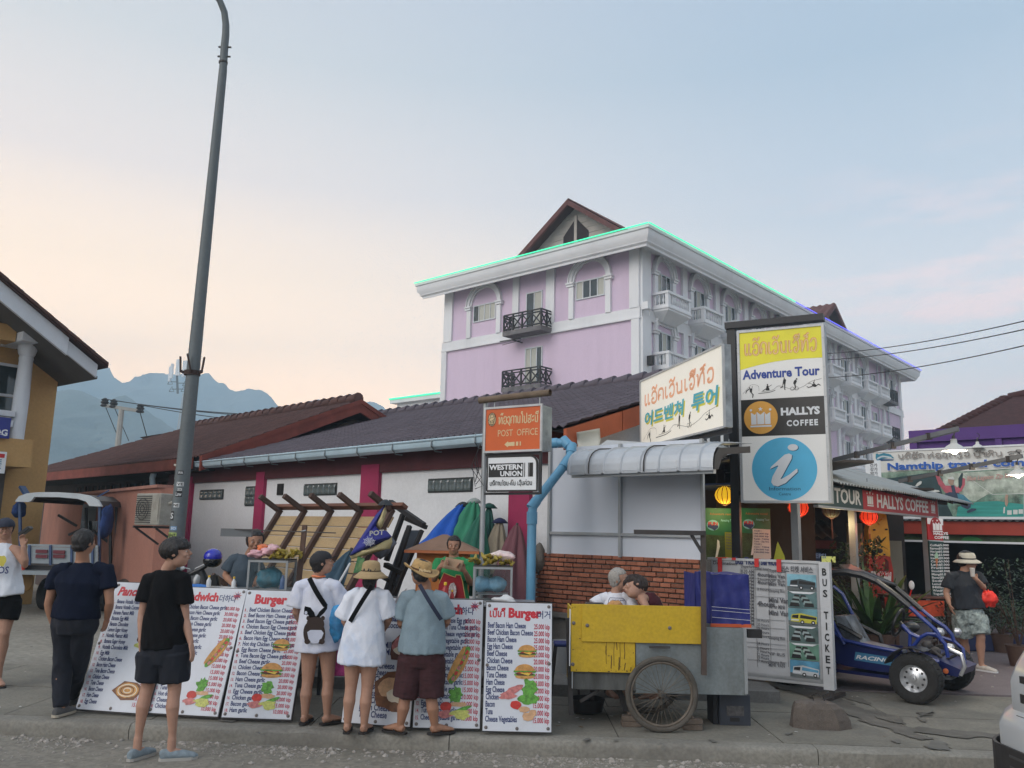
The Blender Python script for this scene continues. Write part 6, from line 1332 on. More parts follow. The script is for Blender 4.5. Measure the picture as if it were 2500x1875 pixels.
# MENU BOARDS
for _k in ('k1','k2','k3','k4','k5'): globals()[_k]=(lambda q:(lambda x,y:c(q,x,y)))(_k)
m_mb=M('menu_board_white',(.60,.63,.68),.45,.03,1.5,g=.35,gc=(.42,.42,.42),gs=2.2)
m_mr=M('menu_red',(.50,.015,.03),.5,.06,9); m_mn=M('menu_navy',(.02,.035,.13),.5,.08,9); m_mp=M('menu_price_red',(.42,.02,.05),.5,.06,9)
FM=[M('food_bun',(.52,.26,.07),.6,.3,30),M('food_lettuce',(.10,.30,.04),.6,.5,40),M('food_tomato',(.50,.03,.02),.5,.25,30),M('food_cheese',(.70,.48,.06),.5,.15,30),M('food_patty',(.10,.035,.02),.7,.4,50),M('food_ham',(.50,.17,.16),.5,.35,40),M('food_onion',(.55,.33,.18),.5,.2,30),M('food_corn',(.48,.50,.12),.5,.3,60),M('food_dark_sauce',(.16,.06,.02),.5,.4,30),M('food_cream',(.70,.62,.48),.5,.1,20)]
FR=random.Random(5)
def blob(b,x,z,rx,rz,y,m,rot=0,j=.15,n=16,ph=0):
 ca,sa=math.cos(rot),math.sin(rot); P=[]
 for i in range(n):
  t=2*PI*i/n; r_=1+j*FR.uniform(-1,1); a,c_=rx*r_*math.cos(t),rz*r_*math.sin(t); P.append((x+a*ca-c_*sa,z+a*sa+c_*ca))
 flat(b,P,y,m)
def burger(b,x,z,s,y,tall=False):
 blob(b,x,z-s*.42,s*.92,s*.20,y,0,j=.03)
 for i in range(9): blob(b,x-s*.85+s*1.7*i/8,z-s*.22+FR.uniform(-.03,.03)*s,s*.17,s*.12,y-.0004,1)
 blob(b,x,z-s*.17,s*.92,s*.15,y-.0008,4,j=.05); flat(b,[(x-s*.7,z-.02*s),(x+s*.7,z-.02*s),(x+s*.35,z-.3*s)],y-.0012,3)
 for i in range(3): blob(b,x-s*.5+s*.5*i,z+s*.0,s*.26,s*.09,y-.0016,2,j=.05)
 for i in range(9): blob(b,x-s*.9+s*1.8*i/8,z+s*.10+FR.uniform(-.04,.04)*s,s*.18,s*.12,y-.002,1)
 P=[(x+s*.95*math.cos(t),z+s*.12+s*.62*math.sin(t)) for t in [PI*i/16 for i in range(17)]]; flat(b,P,y-.0024,0)
 if not tall: blob(b,x-s*.15,z+s*.45,s*.4,s*.14,y-.0028,9 if False else 0,j=.02)
def baguette(b,x,z,s,y,rot):
 ca,sa=math.cos(rot),math.sin(rot); R=lambda a,c_:(x+a*ca-c_*sa,z+a*sa+c_*ca)
 blob(b,x,z,s*1.0,s*.30,y,0,rot,.03)
 for i in range(10): p=R(-s*.85+s*1.7*i/9,-.02*s); blob(b,p[0],p[1],s*.14,s*.13,y-.0005,1,rot)
 for i in range(6): p=R(-s*.7+s*1.4*i/5,-.05*s); blob(b,p[0],p[1],s*.12,s*.08,y-.001,2 if i%2 else 5,rot)
 p=R(0,s*.17); blob(b,p[0],p[1],s*.92,s*.15,y-.0015,0,rot,.03)
def veg(b,x,z,s,y):
 blob(b,x+s*.1,z+s*.75,s*.38,s*.42,y,1,j=.3,n=22); blob(b,x+.15*s,z+s*.5,s*.2,s*.2,y-.0003,1,j=.3)
 blob(b,x+s*.25,z+s*.22,s*.5,s*.14,y-.0006,6,j=.2); blob(b,x-s*.45,z+s*.1,s*.34,s*.26,y-.0009,2,j=.08)
 for i in range(4): blob(b,x-s*.65+s*.1*i,z-s*.22-s*.06*i,s*.4,s*.09,y-.0012-.0002*i,5,rot=.25)
 blob(b,x+s*.55,z-.02*s,s*.5,s*.12,y-.002,1,rot=.35,j=.15); blob(b,x+s*.3,z-s*.22,s*.55,s*.13,y-.0024,7,rot=.1); blob(b,x+s*.45,z-s*.42,s*.42,s*.2,y-.0028,7,j=.25)
def pancake(b,x,z,s,y):
 flat(b,[(x-s,z-.05*s),(x-.35*s,z+.5*s),(x+.5*s,z+.45*s),(x+1.05*s,z+.1*s),(x+.55*s,z-.5*s),(x-.25*s,z-.55*s)],y,8); blob(b,x,z,s*.72,s*.42,y-.0004,0,j=.05)
 for k in (.6,.42,.24): ribbon(b,[(x+s*k*math.cos(t),z+s*k*.55*math.sin(t)) for t in [i*PI/8 for i in range(17)]],s*.06,y-.0008,9 if k!=.42 else 8,sub=1)
def spring(b,x,z,s,y):
 star(b,x,z,s*.32,s,9,y,0); star(b,x,z,s*.28,s*.7,9,y-.0005,1)
BOARDS=[]
def board(BLp,BRp,TLp,TRp,lean,label,z0=.04):
 A=G(*BLp,z0);B=G(*BRp,z0); mid=(A+B)/2; tm=((TLp[0]+TRp[0])/2,(TLp[1]+TRp[1])/2); T=D(*tm,mid.y+lean)
 ex=(B-A).normalized(); ez=(T-mid); H=ez.length; ez=(ez-ex*ez.dot(ex)).normalized(); ey=ez.cross(ex)
 W_=(B-A).length-.012
 M4=Matrix(((ex.x,ey.x,ez.x,A.x),(ex.y,ey.y,ez.y,A.y),(ex.z,ey.z,ez.z,A.z),(0,0,0,1)))
 t=thing('menu_board',label,'menu board',Mx=M4,group='menu boards leaning in front of the food stalls')
 MB().bx(.0,W_,-.006,.012,.0,H).build('panel',m_mb,t)
 b=MB(); b.bx(-.006,W_+.006,.013,.04,-.012,.02).bx(-.006,W_+.006,.013,.04,H-.02,H+.012).bx(-.006,.03,.013,.04,.021,H-.021).bx(W_-.03,W_+.006,.013,.04,.021,H-.021); b.build('frame',m_steel,t)
 for (x,z) in ((.03,.03),(W_-.03,.03),(.03,H-.03),(W_-.03,H-.03),(W_*.5,.025),(.025,H*.5),(W_-.025,H*.52)):
  MB().lathe([(.016,0),(.016,.003),(.007,.006),(.0065,.012)],12,T=Matrix.Translation((x,-.006,z))@Matrix.Rotation(PI/2,4,'X')).build('bolt',M('rusty_washer',(.18,.16,.15),.6,.3,60,m=.4),t)
 for (x) in (.1,W_-.1): MB().beam((x,.04,H*.96),(x,.34,.0),.03).build('prop',m_steel,t)
 BOARDS.append((t,W_,H)); return t,W_,H
def menu(t,W_,H,title,tx,th,kor,kx,lines,prices,x0,ztop,zbot,lh,num=True,px=None,pics=(),burst=None,tsh=0.,lcw=.0122,laot=None):
 b=MB(); y=-.0075
 if laot: lao(b,laot,.05*W_,H-.135,.058,w=W_*.24,th=.2,y=y,m=0)
 put(b,title,tx,H-.135,th,w=tx*0+len(title)*th*.62,y=y,bold=.05,m=0,shear=tsh)
 if kor: put(b,kor,kx,H-.135,.06,w=len(kor)*.062,y=y,bold=.015,m=1,cap=.75)
 n=len(lines); step=(ztop-zbot)/(n-1)
 for i,s_ in enumerate(lines):
  z=ztop-step*i; xx=x0
  if num: put(b,'%d.'%(i+1),x0-.012,z,lh*.8,w=.03,y=y,bold=.02,m=2,al='r' if False else 'l'); xx=x0+.035
  put(b,s_,xx,z,lh*1.12,w=len(s_)*lcw*1.07,y=y,bold=.028,m=1)
  if prices: put(b,prices[i]+'.000 kip',(px or W_-.03),z-.004,lh*1.0,w=.15,y=y,bold=.025,m=2,al='r')
 if burst: spring(b,burst[0],burst[1],.052,y-.001); put(b,'NEW',burst[0],burst[1]-.012,.02,y=y-.003,bold=.05,m=2,al='c')
 b.build('lettering',[m_mr,m_mn,m_mp] if not burst else [m_mr,m_mn,m_mp],t)
 if pics:
  b=MB()
  for f,a in pics: f(b,*a)
  b.build('food_print',FM,t)
p25,p20,p15,p10='25','20','15','10'
t,W_,H=board((185,1730.5),(357,1743),(283,1419),(428,1430),.44,'pancake menu board at the far left, partly hidden by two standing men')
PN=['Banana Nutella Peanut Milk','Banana Nutella Coconut','Banana Peanut Milk','Banana Egg Milk','Banana Chocolate','Lemon Sugar Honey','Nutella Peanut Milk','Banana Sugar Honey','Nutella Chocolate Milk','Egg Milk','Chicken Bacon Cheese','Bacon Ham Cheese','Tuna Bacon Cheese','Chicken Cheese','Tuna Cheese','Bacon Cheese','Ham Cheese','Egg Cheese']
menu(t,W_,H,'Pancake',.05,.085,None,0,PN,['20']*6+['15']*12,.04,H-.22,.06,.036,tsh=.25,px=W_-.01,lcw=.0125,pics=((pancake,(W_*.66,.20,.17,-.009)),(blob,(W_*.75,H*.56,.13,.12,-.009,5)),(blob,(W_*.72,H*.54,.10,.07,-.010,4)),(blob,(W_*.80,H*.52,.08,.05,-.0105,9)),(blob,(W_*.66,H*.50,.07,.03,-.011,7)),(blob,(W_*.72,H*.79,.05,.03,-.009,4)),(blob,(W_*.76,H*.79,.03,.02,-.0095,9))))
t,W_,H=board((359,1740),(534,1750),(429,1430),(599,1442),.44,'left sandwich menu board with a baguette picture, behind the boy in black')
SN=['Beef Chicken Bacon Cheese garlic','Beef Bacon Ham Cheese garlic','Chicken Bacon Cheese garlic','Tuna Bacon Cheese garlic','Ham Egg Cheese garlic','Tuna Egg Cheese garlic','Beef Cheese garlic','Chicken Cheese garlic','Bacon Cheese garlic','Tuna Cheese garlic','Ham Cheese garlic','Egg Cheese garlic','Beef garlic','Ham garlic','Tuna garlic','Hot dog garlic','Cheese garlic','Chicken garlic']
menu(t,W_,H,'Sandwich',.02,.085,'더하다',W_*.62,SN,['30','30']+['20']*8+['15']*7+['10'],.03,H-.22,.05,.036,px=W_-.03,burst=(W_*.88,H-.075),lcw=.0145,pics=((baguette,(W_*.78,H*.48,.17,-.009,1.0)),(veg,(W_*.66,.17,.15,-.009))))
t,W_,H=board((541,1751),(713,1757),(605,1438),(751,1448),.44,'left burger menu board with 18 lines beside the woman with the bear shirt')
BN=['Beef Chicken Bacon Cheese garlic','Beef Bacon Ham Cheese garlic','Beef Bacon Egg Cheese garlic','Chicken Bacon Egg Cheese garlic','Beef Chicken Egg Cheese garlic','Bacon Ham Egg Cheese garlic','Hot dog Chicken Egg Cheese garlic','Egg Bacon Cheese garlic','Tuna Bacon Egg Cheese garlic','Beef Cheese garlic','Chicken Cheese garlic','Bacon Cheese garlic','Ham Cheese garlic','Tuna Cheese garlic','Egg Cheese garlic','Chicken garlic','Bacon garlic','Ham garlic']
menu(t,W_,H,'Burger',.10,.09,'버거',W_*.74,BN,['25']*9+['20']*6+['15','15','10'],.03,H-.22,.05,.036,px=W_-.03,lcw=.0160,pics=((burger,(W_*.68,H*.555,.085,-.009)),(burger,(W_*.60,H*.355,.105,-.009)),(veg,(W_*.56,.17,.15,-.009))))
t,W_,H=board((834,1763),(1003,1775),(868,1459),(1030,1461),.22,'second pancake menu board, seen between the two tourists in hats')
P2=['Nutella Peanut','Nutella Coconut','Coconut','Milk','Peanut Milk','Nutella Milk','','Bacon Cheese','Ham Cheese','Tuna Cheese','Cheese Bacon Tomato','Chicken Cheese','Ham Cheese','Bacon Cheese','Tuna Cheese']
menu(t,W_,H,'Pancake',W_*.34,.085,None,0,P2,None,.16,H-.22,.06,.05,num=False,lcw=.024,pics=((blob,(W_*.80,H*.60,.14,.14,-.009,4)),(blob,(W_*.78,H*.62,.10,.09,-.010,5)),(blob,(W_*.80,H*.58,.09,.04,-.0105,9)),(blob,(W_*.72,.30,.19,.17,-.009,8)),(blob,(W_*.70,.33,.13,.10,-.010,6)),(blob,(W_*.76,.26,.09,.06,-.0105,9))))
t,W_,H=board((1008,1776),(1174,1779),(1034,1461),(1193,1467),.22,'right sandwich menu board with vegetables, behind the man in the straw hat')
S2=['Beef Bacon Cheese Egg garlic','Chicken Bacon Tuna Cheese garlic','Bacon Ham Cheese vegetable garlic','Egg Cheese vegetable garlic','Beef Cheese vegetable garlic','Chicken vegetable garlic','Tuna Egg vegetable garlic','Bacon vegetable garlic','Ham Egg vegetable garlic','Hot dog vegetable garlic','Tuna vegetable garlic','Chicken vegetable garlic','Egg vegetable garlic','Tuna vegetable garlic','Cheese vegetable garlic']
menu(t,W_,H,'Sandwich',-.06*0+.0,.085,'더하다',W_*.56,S2,['30','30','20','20','20','20','15','15','15','15','15','10','10','10','10'],.03,H-.22,.07,.042,px=W_-.02,burst=(W_*.87,H-.06),lcw=.0148,pics=((baguette,(W_*.66,H*.48,.19,-.009,1.1)),(veg,(W_*.60,.17,.16,-.009))))
t,W_,H=board((1178,1784),(1349,1788),(1197,1467),(1352,1478),.20,'rightmost menu board with burger pictures and Lao heading, next to the yellow cart')
B2=['Beef Bacon Ham Cheese','Beef Chicken Bacon Cheese','Bacon Ham Cheese','Egg Ham Cheese','Beef Cheese','Chicken Cheese','Bacon Cheese','Tuna Cheese','Ham Cheese','Egg Cheese','Chicken','Bacon','Tuna','Cheese Vegetables']
menu(t,W_,H,'Burger',W_*.34,.085,'버거',W_*.78,B2,['25']*4+['20']*6+['15']*4,.02,H-.235,.08,.045,num=False,px=W_-.02,lcw=.0162,laot='ເບີເກີ',pics=((burger,(W_*.63,H*.61,.085,-.009,True)),(burger,(W_*.60,H*.45,.098,-.009)),(veg,(W_*.55,.30,.0001,-.009)),(blob,(W_*.68,.37,.07,.085,-.009,1,0,.3,22)),(blob,(W_*.66,.28,.10,.045,-.0095,1)),(blob,(W_*.38,.33,.09,.022,-.0098,5,.25)),(blob,(W_*.36,.30,.08,.022,-.0102,5,.1)),(blob,(W_*.46,.37,.08,.024,-.0106,5,.3)),(blob,(W_*.47,.23,.052,.04,-.011,2)),(blob,(W_*.60,.19,.05,.025,-.0114,6)),(blob,(W_*.66,.13,.055,.036,-.0118,6)),(blob,(W_*.73,.16,.035,.03,-.0122,6))))
# FOOD CARTS BEHIND THE BOARDS
m_alum=M('aluminium_frame',(.36,.38,.39),.4,.1,6,m=.5,g=.3,gc=(.2,.2,.2),gs=5)
m_plglass=M('clear_case_glass',(.10,.13,.13),.04,0,al=.13)
m_bagb=M('blue_plastic_bag',(.07,.28,.38),.35,.45,6,b=.5,bs=14,g=.7,gc=(.28,.30,.24),gs=4,al=.9); m_bagp=M('pink_plastic_bag',(.70,.38,.42),.35,.35,8,b=.6,bs=20,g=.6,gc=(.75,.68,.66),gs=7); m_bago=M('orange_plastic',(.75,.18,.05),.4,.2)
m_ban=M('banana_skin',(.36,.27,.035),.55,.25,6,g=.5,gc=(.13,.09,.02),gs=9)
def lump(par,name,mat,p,r_,seed,n=22,amp=.25,fr=3.,w=True,label=None):
 b=MB(); b.sph((0,0,0),1,n,k=n//2+2); vs=[]
 for v_ in b.v:
  q=V(v_); a=1+amp*noise.noise(q*fr*.5+V((seed,0,0)))+amp*.5*noise.noise(q*fr*1.4+V((0,seed,0)))+amp*.25*abs(noise.noise(q*fr*3+V((0,0,seed)))); vs.append((p[0]+q.x*a*r_[0],p[1]+q.y*a*r_[1],p[2]+q.z*a*r_[2]))
 b.v=vs; return b.build(name,mat,par,w=w,sm=2,label=label)
def banana_mesh():
 b=MB(); n=7; ps=[];rs=[]
 for i in range(n):
  t=i/(n-1); a=-1.0+2.0*t; ps.append((.085*math.sin(a*.9),0,.03*(1-math.cos(a*.9))*1.6)); rs.append([.005,.014,.018,.019,.018,.013,.005][i])
 return b.tube(ps,rs,6)
_bn=None
def bananas(x0,x1,y0,y1,z,n,label,seed):
 global _bn
 rg=random.Random(seed); t=thing('banana_bunch',label,'bananas',((x0+x1)/2,(y0+y1)/2,z))
 mb=banana_mesh()
 for i in range(n):
  layer=i%3; x=rg.uniform(x0,x1)-(x0+x1)/2; y=rg.uniform(y0,y1)-(y0+y1)/2
  Mx=Matrix.Translation((x,y,.02+.028*layer+rg.uniform(0,.015)))@Matrix.Rotation(rg.uniform(-.5,.5)+PI/2*0+rg.choice((1.3,1.6,1.9)),4,'Z')@Matrix.Rotation(rg.uniform(-.5,.3),4,'Y')@Matrix.Rotation(rg.uniform(-.5,.5),4,'X')
  if _bn is None: o=mb.build('banana',m_ban,t,sm=True); _bn=o.data; o.matrix_basis=Mx
  else: inst(_bn,'banana',t,Mx)
 return t
def food_cart(x0,x1,y0,y1,zt,label):
 t=thing('food_cart',label,'food cart',((x0+x1)/2,y0,0)); w=(x1-x0)/2
 MB().ch(-w,w,0,y1-y0,zt-.03,zt,.006).build('counter',m_alum,t)
 MB().bx(-w+.03,w-.03,.03,y1-y0-.03,zt-.42,zt-.031).build('body',m_steel,t)
 for sx_ in (-w+.04,w-.04):
  for yy in (.04,y1-y0-.04): MB().beam((sx_,yy,.0),(sx_,yy,zt-.42),.035,up=(0,1,0)).build('leg',m_steel,t)
 MB().bx(-w+.06,w-.06,.06,y1-y0-.06,.30,.32).build('shelf',m_steel,t)
 return t
def glass_case(x0,x1,y0,y1,z0,z1,label):
 t=thing('glass_case',label,'display case',((x0+x1)/2,(y0+y1)/2,z0)); w=(x1-x0)/2;d=(y1-y0)/2;h=z1-z0; e=.022
 b=MB()
 for sx_ in (-1,1):
  for sy_ in (-1,1): b.beam((sx_*(w-e/2),sy_*(d-e/2),e),(sx_*(w-e/2),sy_*(d-e/2),h-e),e,up=(0,1,0))
 for z in (e/2,h-e/2):
  for sy_ in (-1,1): b.beam((-w,sy_*(d-e/2),z),(w,sy_*(d-e/2),z),e)
  for sx_ in (-1,1): b.beam((sx_*(w-e/2),-d+e,z),(sx_*(w-e/2),d-e,z),e)
 b.build('frame',m_alum,t)
 for a in ((-w+e,w-e,-d+.006,-d+.009),(-w+e,w-e,d-.009,d-.006)): MB().bx(a[0],a[1],a[2],a[3],e,h-e).build('glass_pane',m_plglass,t)
 for s_ in (-1,1): a=sorted((s_*(w-.006),s_*(w-.009))); MB().bx(a[0],a[1],-d+e,d-e,e,h-e).build('glass_pane',m_plglass,t)
 MB().bx(-w+e,w-e,-d+e,d-e,0,.006).build('base_plate',m_alum,t)
 MB().bx(-w+.001,w-.001,-d+.001,d-.001,h+.001,h+.012).build('lid_board',M('lid_dark',(.06,.06,.055),.8,.2,5),t)
 return t
cA=food_cart(-3.75,-2.05,9.15,9.85,1.16,'left food cart with metal counter behind the pancake, sandwich and burger boards')
cB=food_cart(-1.45,.30,8.72,9.4,1.12,'right food cart with metal counter behind the second row of menu boards')
a=D(*k1(420,1390),9.2); e=D(*k1(975,1400),9.2); tz=D(*k1(455,990),9.2).z
glass_case(a.x,e.x+.02,9.2,9.6,1.162,tz,'left glass case holding teal plastic bags, with bananas and pink bags on top')
lump(None,'bread_bag',m_bagb,((a.x+e.x)/2-.02,9.4,1.162+.13),(.15,.11,.11),3,w=False); tag(bpy.data.objects['bread_bag'],'crumpled teal plastic bag of rolls inside the left glass case','plastic bag')
b=MB(); b.lathe([(.028,0),(.03,.02),(.03,.10),(.02,.13),(.014,.14),(.014,.16)],14,c0=(e.x-.05,9.3,1.17)); tag(b.build('sauce_bottle',M('sauce_bottle_blue',(.12,.2,.4),.3,.2,20),sm=True),'small blue labelled bottle inside the left glass case','bottle')
ztA=tz+.013; bananas(a.x+.16,e.x+.10,9.22,9.5,ztA,46,'dark ripe bananas piled on the left glass case beside the pink bags',1)
for i,(dx,dz,rx,mt) in enumerate(((.05,.05,.09,m_bagp),(.14,.075,.08,m_bagp),(.10,.11,.05,m_bago),(.20,.11,.07,m_bagp))):
 o=lump(None,'plastic_bag',mt,(a.x+dx+.01,9.28+.03*i,ztA+dz),(rx,.07,.04),i+2,amp=.5,fr=4,w=False); tag(o,['low pink plastic bag at the left edge of the left glass case','white and pink plastic bag in the middle of the pile on the left glass case','bright orange plastic wad on top of the pink bags','lilac pink plastic bag lying against the bananas'][i],'plastic bag')
a=D(*k3(612,1560),8.85); e=D(*k3(1165,1580),8.85); tz=D(*k3(650,1088),8.85).z
glass_case(a.x,e.x+.015,8.85,9.2,1.122,tz,'right glass case with blue bags inside and bananas on top, beside the rain pipe')
for i,dx in enumerate((.10,.24)):
 o=lump(None,'bread_bag',M('light_blue_bag',(.16,.38,.55),.35,.3,6,b=.5,bs=14,g=.5,gc=(.35,.36,.30),gs=5),(a.x+dx+.0,9.03,1.128+.17),(.10,.09,.085),i+9,w=False); tag(o,['left pale blue plastic bag inside the right glass case','right pale blue plastic bag inside the right glass case'][i],'plastic bag')
MB().bx(a.x+.03,e.x-.03,8.9,9.15,1.20,1.206).build('case_shelf',m_alum); tag(bpy.data.objects['case_shelf'],'thin metal tray inside the right glass case under the blue bags','tray')
ztB=tz+.013; bananas(a.x-.02,e.x+.01,8.87,9.12,ztB,44,'yellow green banana hands along the top of the right glass case',2);
o=lump(None,'plastic_bag',M('white_red_bag',(.72,.60,.58),.35,.3,9,b=.5,bs=20,g=.8,gc=(.55,.05,.08),gs=5),(a.x+.30,8.98,ztB+.10),(.12,.09,.05),21,amp=.35,fr=3,w=False); tag(o,'white plastic bag with red edge lying on the bananas of the right case','plastic bag')
def bottle(x,y,z,h,cb,cc,label):
 t=thing('sauce_bottle',label,'bottle',(x,y,z)); r_=h*.17
 MB().lathe([(r_*.9,0),(r_,h*.06),(r_,h*.6),(r_*.55,h*.74),(r_*.4,h*.8),(r_*.4,h*.84)],14).build('bottle_body',cb,t,sm=True); MB().lathe([(r_*.48,h*.84),(r_*.48,h*.98),(r_*.2,h*1.0)],12).build('cap',cc,t,sm=True)
m_ycap=M('yellow_cap',(.75,.48,.02),.4); m_whb=M('milky_bottle',(.65,.66,.66),.4,.1); m_redb=M('red_sauce',(.35,.02,.02),.3)
q=D(*k4(1385,1215),9.3); bottle(q.x,9.3,1.162,.14,m_whb,m_ycap,'white bottle with yellow cap by the hand of the woman in grey')
q=D(*k4(820,1215),9.3); bottle(q.x,9.3,1.162,.15,m_whb,m_ycap,'white bottle with yellow cap standing in front of the scooter')
q=D(*k3(220,1540),8.9); bottle(q.x,8.85,1.122,.20,m_redb,m_ycap,'red sauce bottle with yellow cap before the vendor in green'); bottle(q.x+.07,8.9,1.122,.12,m_redb,m_ycap,'short dark red sauce bottle right of the taller one on the right cart')
q=D(*k4(1280,1215),9.25); MB().ch(-.08,.08,-.06,.06,0,.03,.006,T=Matrix.Translation((q.x,9.25,1.162))).build('white_tray',m_whb); tag(bpy.data.objects['white_tray'],'small white tray on the left counter under the hand of the woman in grey','tray')
q=D(*k4(540,1180),9.3); MB().sph((q.x,9.32,1.165),(.16,.10,.05),16).build('blue_dish_cloth',M('blue_cloth',(.03,.15,.45),.8,.2,10,b=.3)); tag(bpy.data.objects['blue_dish_cloth'],'bundled blue cloth on the left counter behind the sandwich board','cloth')
o=lump(None,'plastic_bag',m_whb,(e.x-.06,8.78,1.15),(.10,.05,.05),31,amp=.5,w=False); tag(o,'white carrier bag lying in front of the right glass case','plastic bag')
A=D(*k1(65,580),9.3);B=D(*k1(505,600),9.3); t=thing('lamp_bar','long grey tube light fitting hanging level above the left vendor','light fitting',(A+B)/2)
MB().bx(A.x,B.x,9.27,9.33,A.z-.05,A.z+.035).build('housing',M('grey_plastic',(.13,.14,.145),.6,.1),t,w=True); MB().beam(D(*k1(60,540),9.3),D(*k1(1720,600),9.1),.012).build('rod',m_steel,t,w=True)
P0=D(*k1(1240,560),9.5); t=thing('cart_post','rough dark timber post tied with wire at the right end of the left cart','post',(P0.x,9.5,0)); MB().beam((P0.x-.06,9.5,.02),(P0.x+.02,9.5,P0.z+.06),.05,.05,up=(0,1,0)).build('timber',M('weathered_timber',(.13,.08,.06),.9,.25,6,st=(6,6,.8),b=.4),t,w=True); MB().tube([(P0.x-.03,9.46,P0.z-.02),(P0.x+.04,9.46,P0.z),(P0.x+.03,9.54,P0.z),(P0.x-.03,9.54,P0.z-.02),(P0.x-.03,9.46,P0.z-.02)],.006,4).build('binding_wire',m_galv,t,w=True)
# SLATTED TABLE LEANING ON ITS SIDE
q=D(683.5,1250.6,12.8); TW=Wall(q.x,q.y,-45); rr_=TW.uv(984,1254)[0]
dn=V((0,-.52,-.855)).normalized(); nn_=V((0,-.855,.52)).normalized(); xx_=V((1,0,0))
TM=TW.M@Matrix(((1,0,0,0),(0,-nn_.y,-dn.y,0),(0,-nn_.z,-dn.z,0),(0,0,0,1)))   # x along, y away from the viewer, z up the slope
TM=Matrix.Translation((0,0,q.z))@TM
tb=thing('slatted_table','big upturned slatted timber table leaning back with its stub legs in the air','table',Mx=TM)
m_plank=M('raw_plank',(.40,.285,.15),.85,.2,2,st=(1,6,6),b=.35,bs=30,g=.45,gc=(.20,.12,.06),gs=2,rnd=.12,fine=.08); m_dkw=M('dark_brown_timber',(.085,.05,.038),.85,.25,4,b=.3,g=.3,gc=(.04,.03,.025))
Ht=1.85; np_=11; pw_=Ht/np_
for i in range(np_):
 z=-.06-pw_*(i+1); L0=0.05+FR.uniform(-.03,.03); MB().ch(L0,rr_-.18+FR.uniform(-.03,.03),.0,.022,z+.008,z+pw_-.006,.003).build('plank',m_plank,tb)
for i in range(5):
 x=.05+(rr_-.25)*i/4; MB().ch(x-.035,x+.035,-.07,-.001,-Ht-.05,.02,.004).build('batten',m_dkw,tb)
 MB().ch(x-.034,x+.034,-.44,-.072,-.04,.028,.004).build('leg',m_dkw,tb); MB().ch(x-.034,x+.034,-.40,-.072,-1.34,-1.27,.004).build('leg',m_dkw,tb)
MB().ch(-.12,rr_+.05,-.10,-.0,.035,.085,.004).build('edge_rail',M('red_timber_rail',(.16,.07,.045),.8,.2,3),tb)
bf=thing('dark_bench_frame','black timber bench frame stood on end beside the slatted table','bench frame',D(*k2(1100,1450),11.2)); m_blw=M('black_timber',(.022,.02,.02),.7,.2,5)
def kb_(p,q,w,Y0=11.2,Y1=11.2,n='rail'): MB().beam(D(*k2(*p),Y0),D(*k2(*q),Y1),w*.7,w*.6).build(n,m_blw,bf,w=True)
kb_((905,150),(1390,485),.10,11.3,10.9); kb_((1130,390),(1430,520),.09,11.3,11.2); kb_((1185,500),(880,1480),.085,11.3,10.9,'leg'); kb_((1365,560),(960,1500),.075,11.0,10.8,'leg'); kb_((1090,330),(850,1000),.09,11.35,11.2,'leg'); kb_((840,1060),(1090,1180),.10,11.2,10.9,'stretcher'); kb_((760,1210),(1010,1350),.08,11.2,10.9,'stretcher')
b=MB(); b.add([D(*k2(*p),11.6) for p in ((1120,560),(1330,560),(1000,1560),(760,1560))],[(0,1,2,3)]); tag(b.build('leaning_panel',M('blue_grey_panel',(.09,.11,.14),.5,.1),sol=.02),'dull blue grey sheet leaning behind the black bench frame','sheet')
# UMBRELLAS
def folded(top,bot,Y0,Y1,r_,mat,label,cap=True,grp='folded umbrellas leaning on the white wall',npl=8,capm=None):
 A=D(*top,Y0);B=D(*bot,Y1); ax_=(B-A); Ln=ax_.length; az=ax_.normalized(); bx_=az.cross(V((0,1,0))).normalized(); by=az.cross(bx_)
 t=thing('folded_umbrella',label,'umbrella',(B.x,B.y,0),0,grp); b=MB(); n=48;k=14; vs=[]; sd=hash(label)%97
 for i in range(k+1):
  f=i/k; R=r_*(.12+.88*f**.8)
  for j in range(n):
   a=2*PI*j/n; pl=.62+.38*abs(math.cos(a*npl/2+.5*math.sin(f*3+sd)))+.12*noise.noise(V((math.cos(a)*2,math.sin(a)*2,f*2+sd)))
   vs.append(A+az*(Ln*f*(1-.04*abs(math.cos(a*npl/2))))+(bx_*math.cos(a)+by*math.sin(a)*.75)*R*pl)
 b.add(vs,[(i*n+j,i*n+(j+1)%n,(i+1)*n+(j+1)%n,(i+1)*n+j) for i in range(k) for j in range(n)]); b.build('canopy',mat,t,w=True,sm=2)
 MB().tube([A-az*.05,A+az*.02],.02,8).tube([B,B+az*max(.1,(B.z-.05)/max(.2,-az.z))],.02,8).build('pole',m_steel,t,w=True)
 if cap:
  b=MB(); b.lathe([(.02,.05),(.07,.03),(.13,-.03),(.10,-.02)],10,c0=A,sx=1,sy=.8,cap=False); b.build('vent_cap',capm or mat,t,w=True,sm=2)
 return t
F_=lambda n,col:M(n,col,.85,.12,3,b=.15,bs=12,g=.2,gc=tuple(x*.6 for x in col))
folded(k3(480,195),k3(150,1000),13.0,12.2,.42,F_('umbrella_blue',(.01,.09,.42)),'bright blue folded umbrella leaning left against the white wall',capm=F_('umbrella_black',(.03,.035,.04)))
folded(k3(640,140),k3(430,1250),12.9,12.0,.46,F_('umbrella_green',(.03,.20,.11)),'green folded umbrella with pale cap leaning in the middle of the row',capm=F_('umbrella_pale',(.3,.35,.33)))
folded(k3(720,380),k3(560,1400),12.3,11.6,.36,F_('umbrella_green_dark',(.018,.12,.075)),'darker green folded umbrella in front, leaning against the sign post',cap=False)
folded(k3(855,215),k3(800,1200),12.7,12.1,.22,F_('umbrella_teal',(.012,.07,.055)),'slim dark teal folded umbrella just right of the sign post')
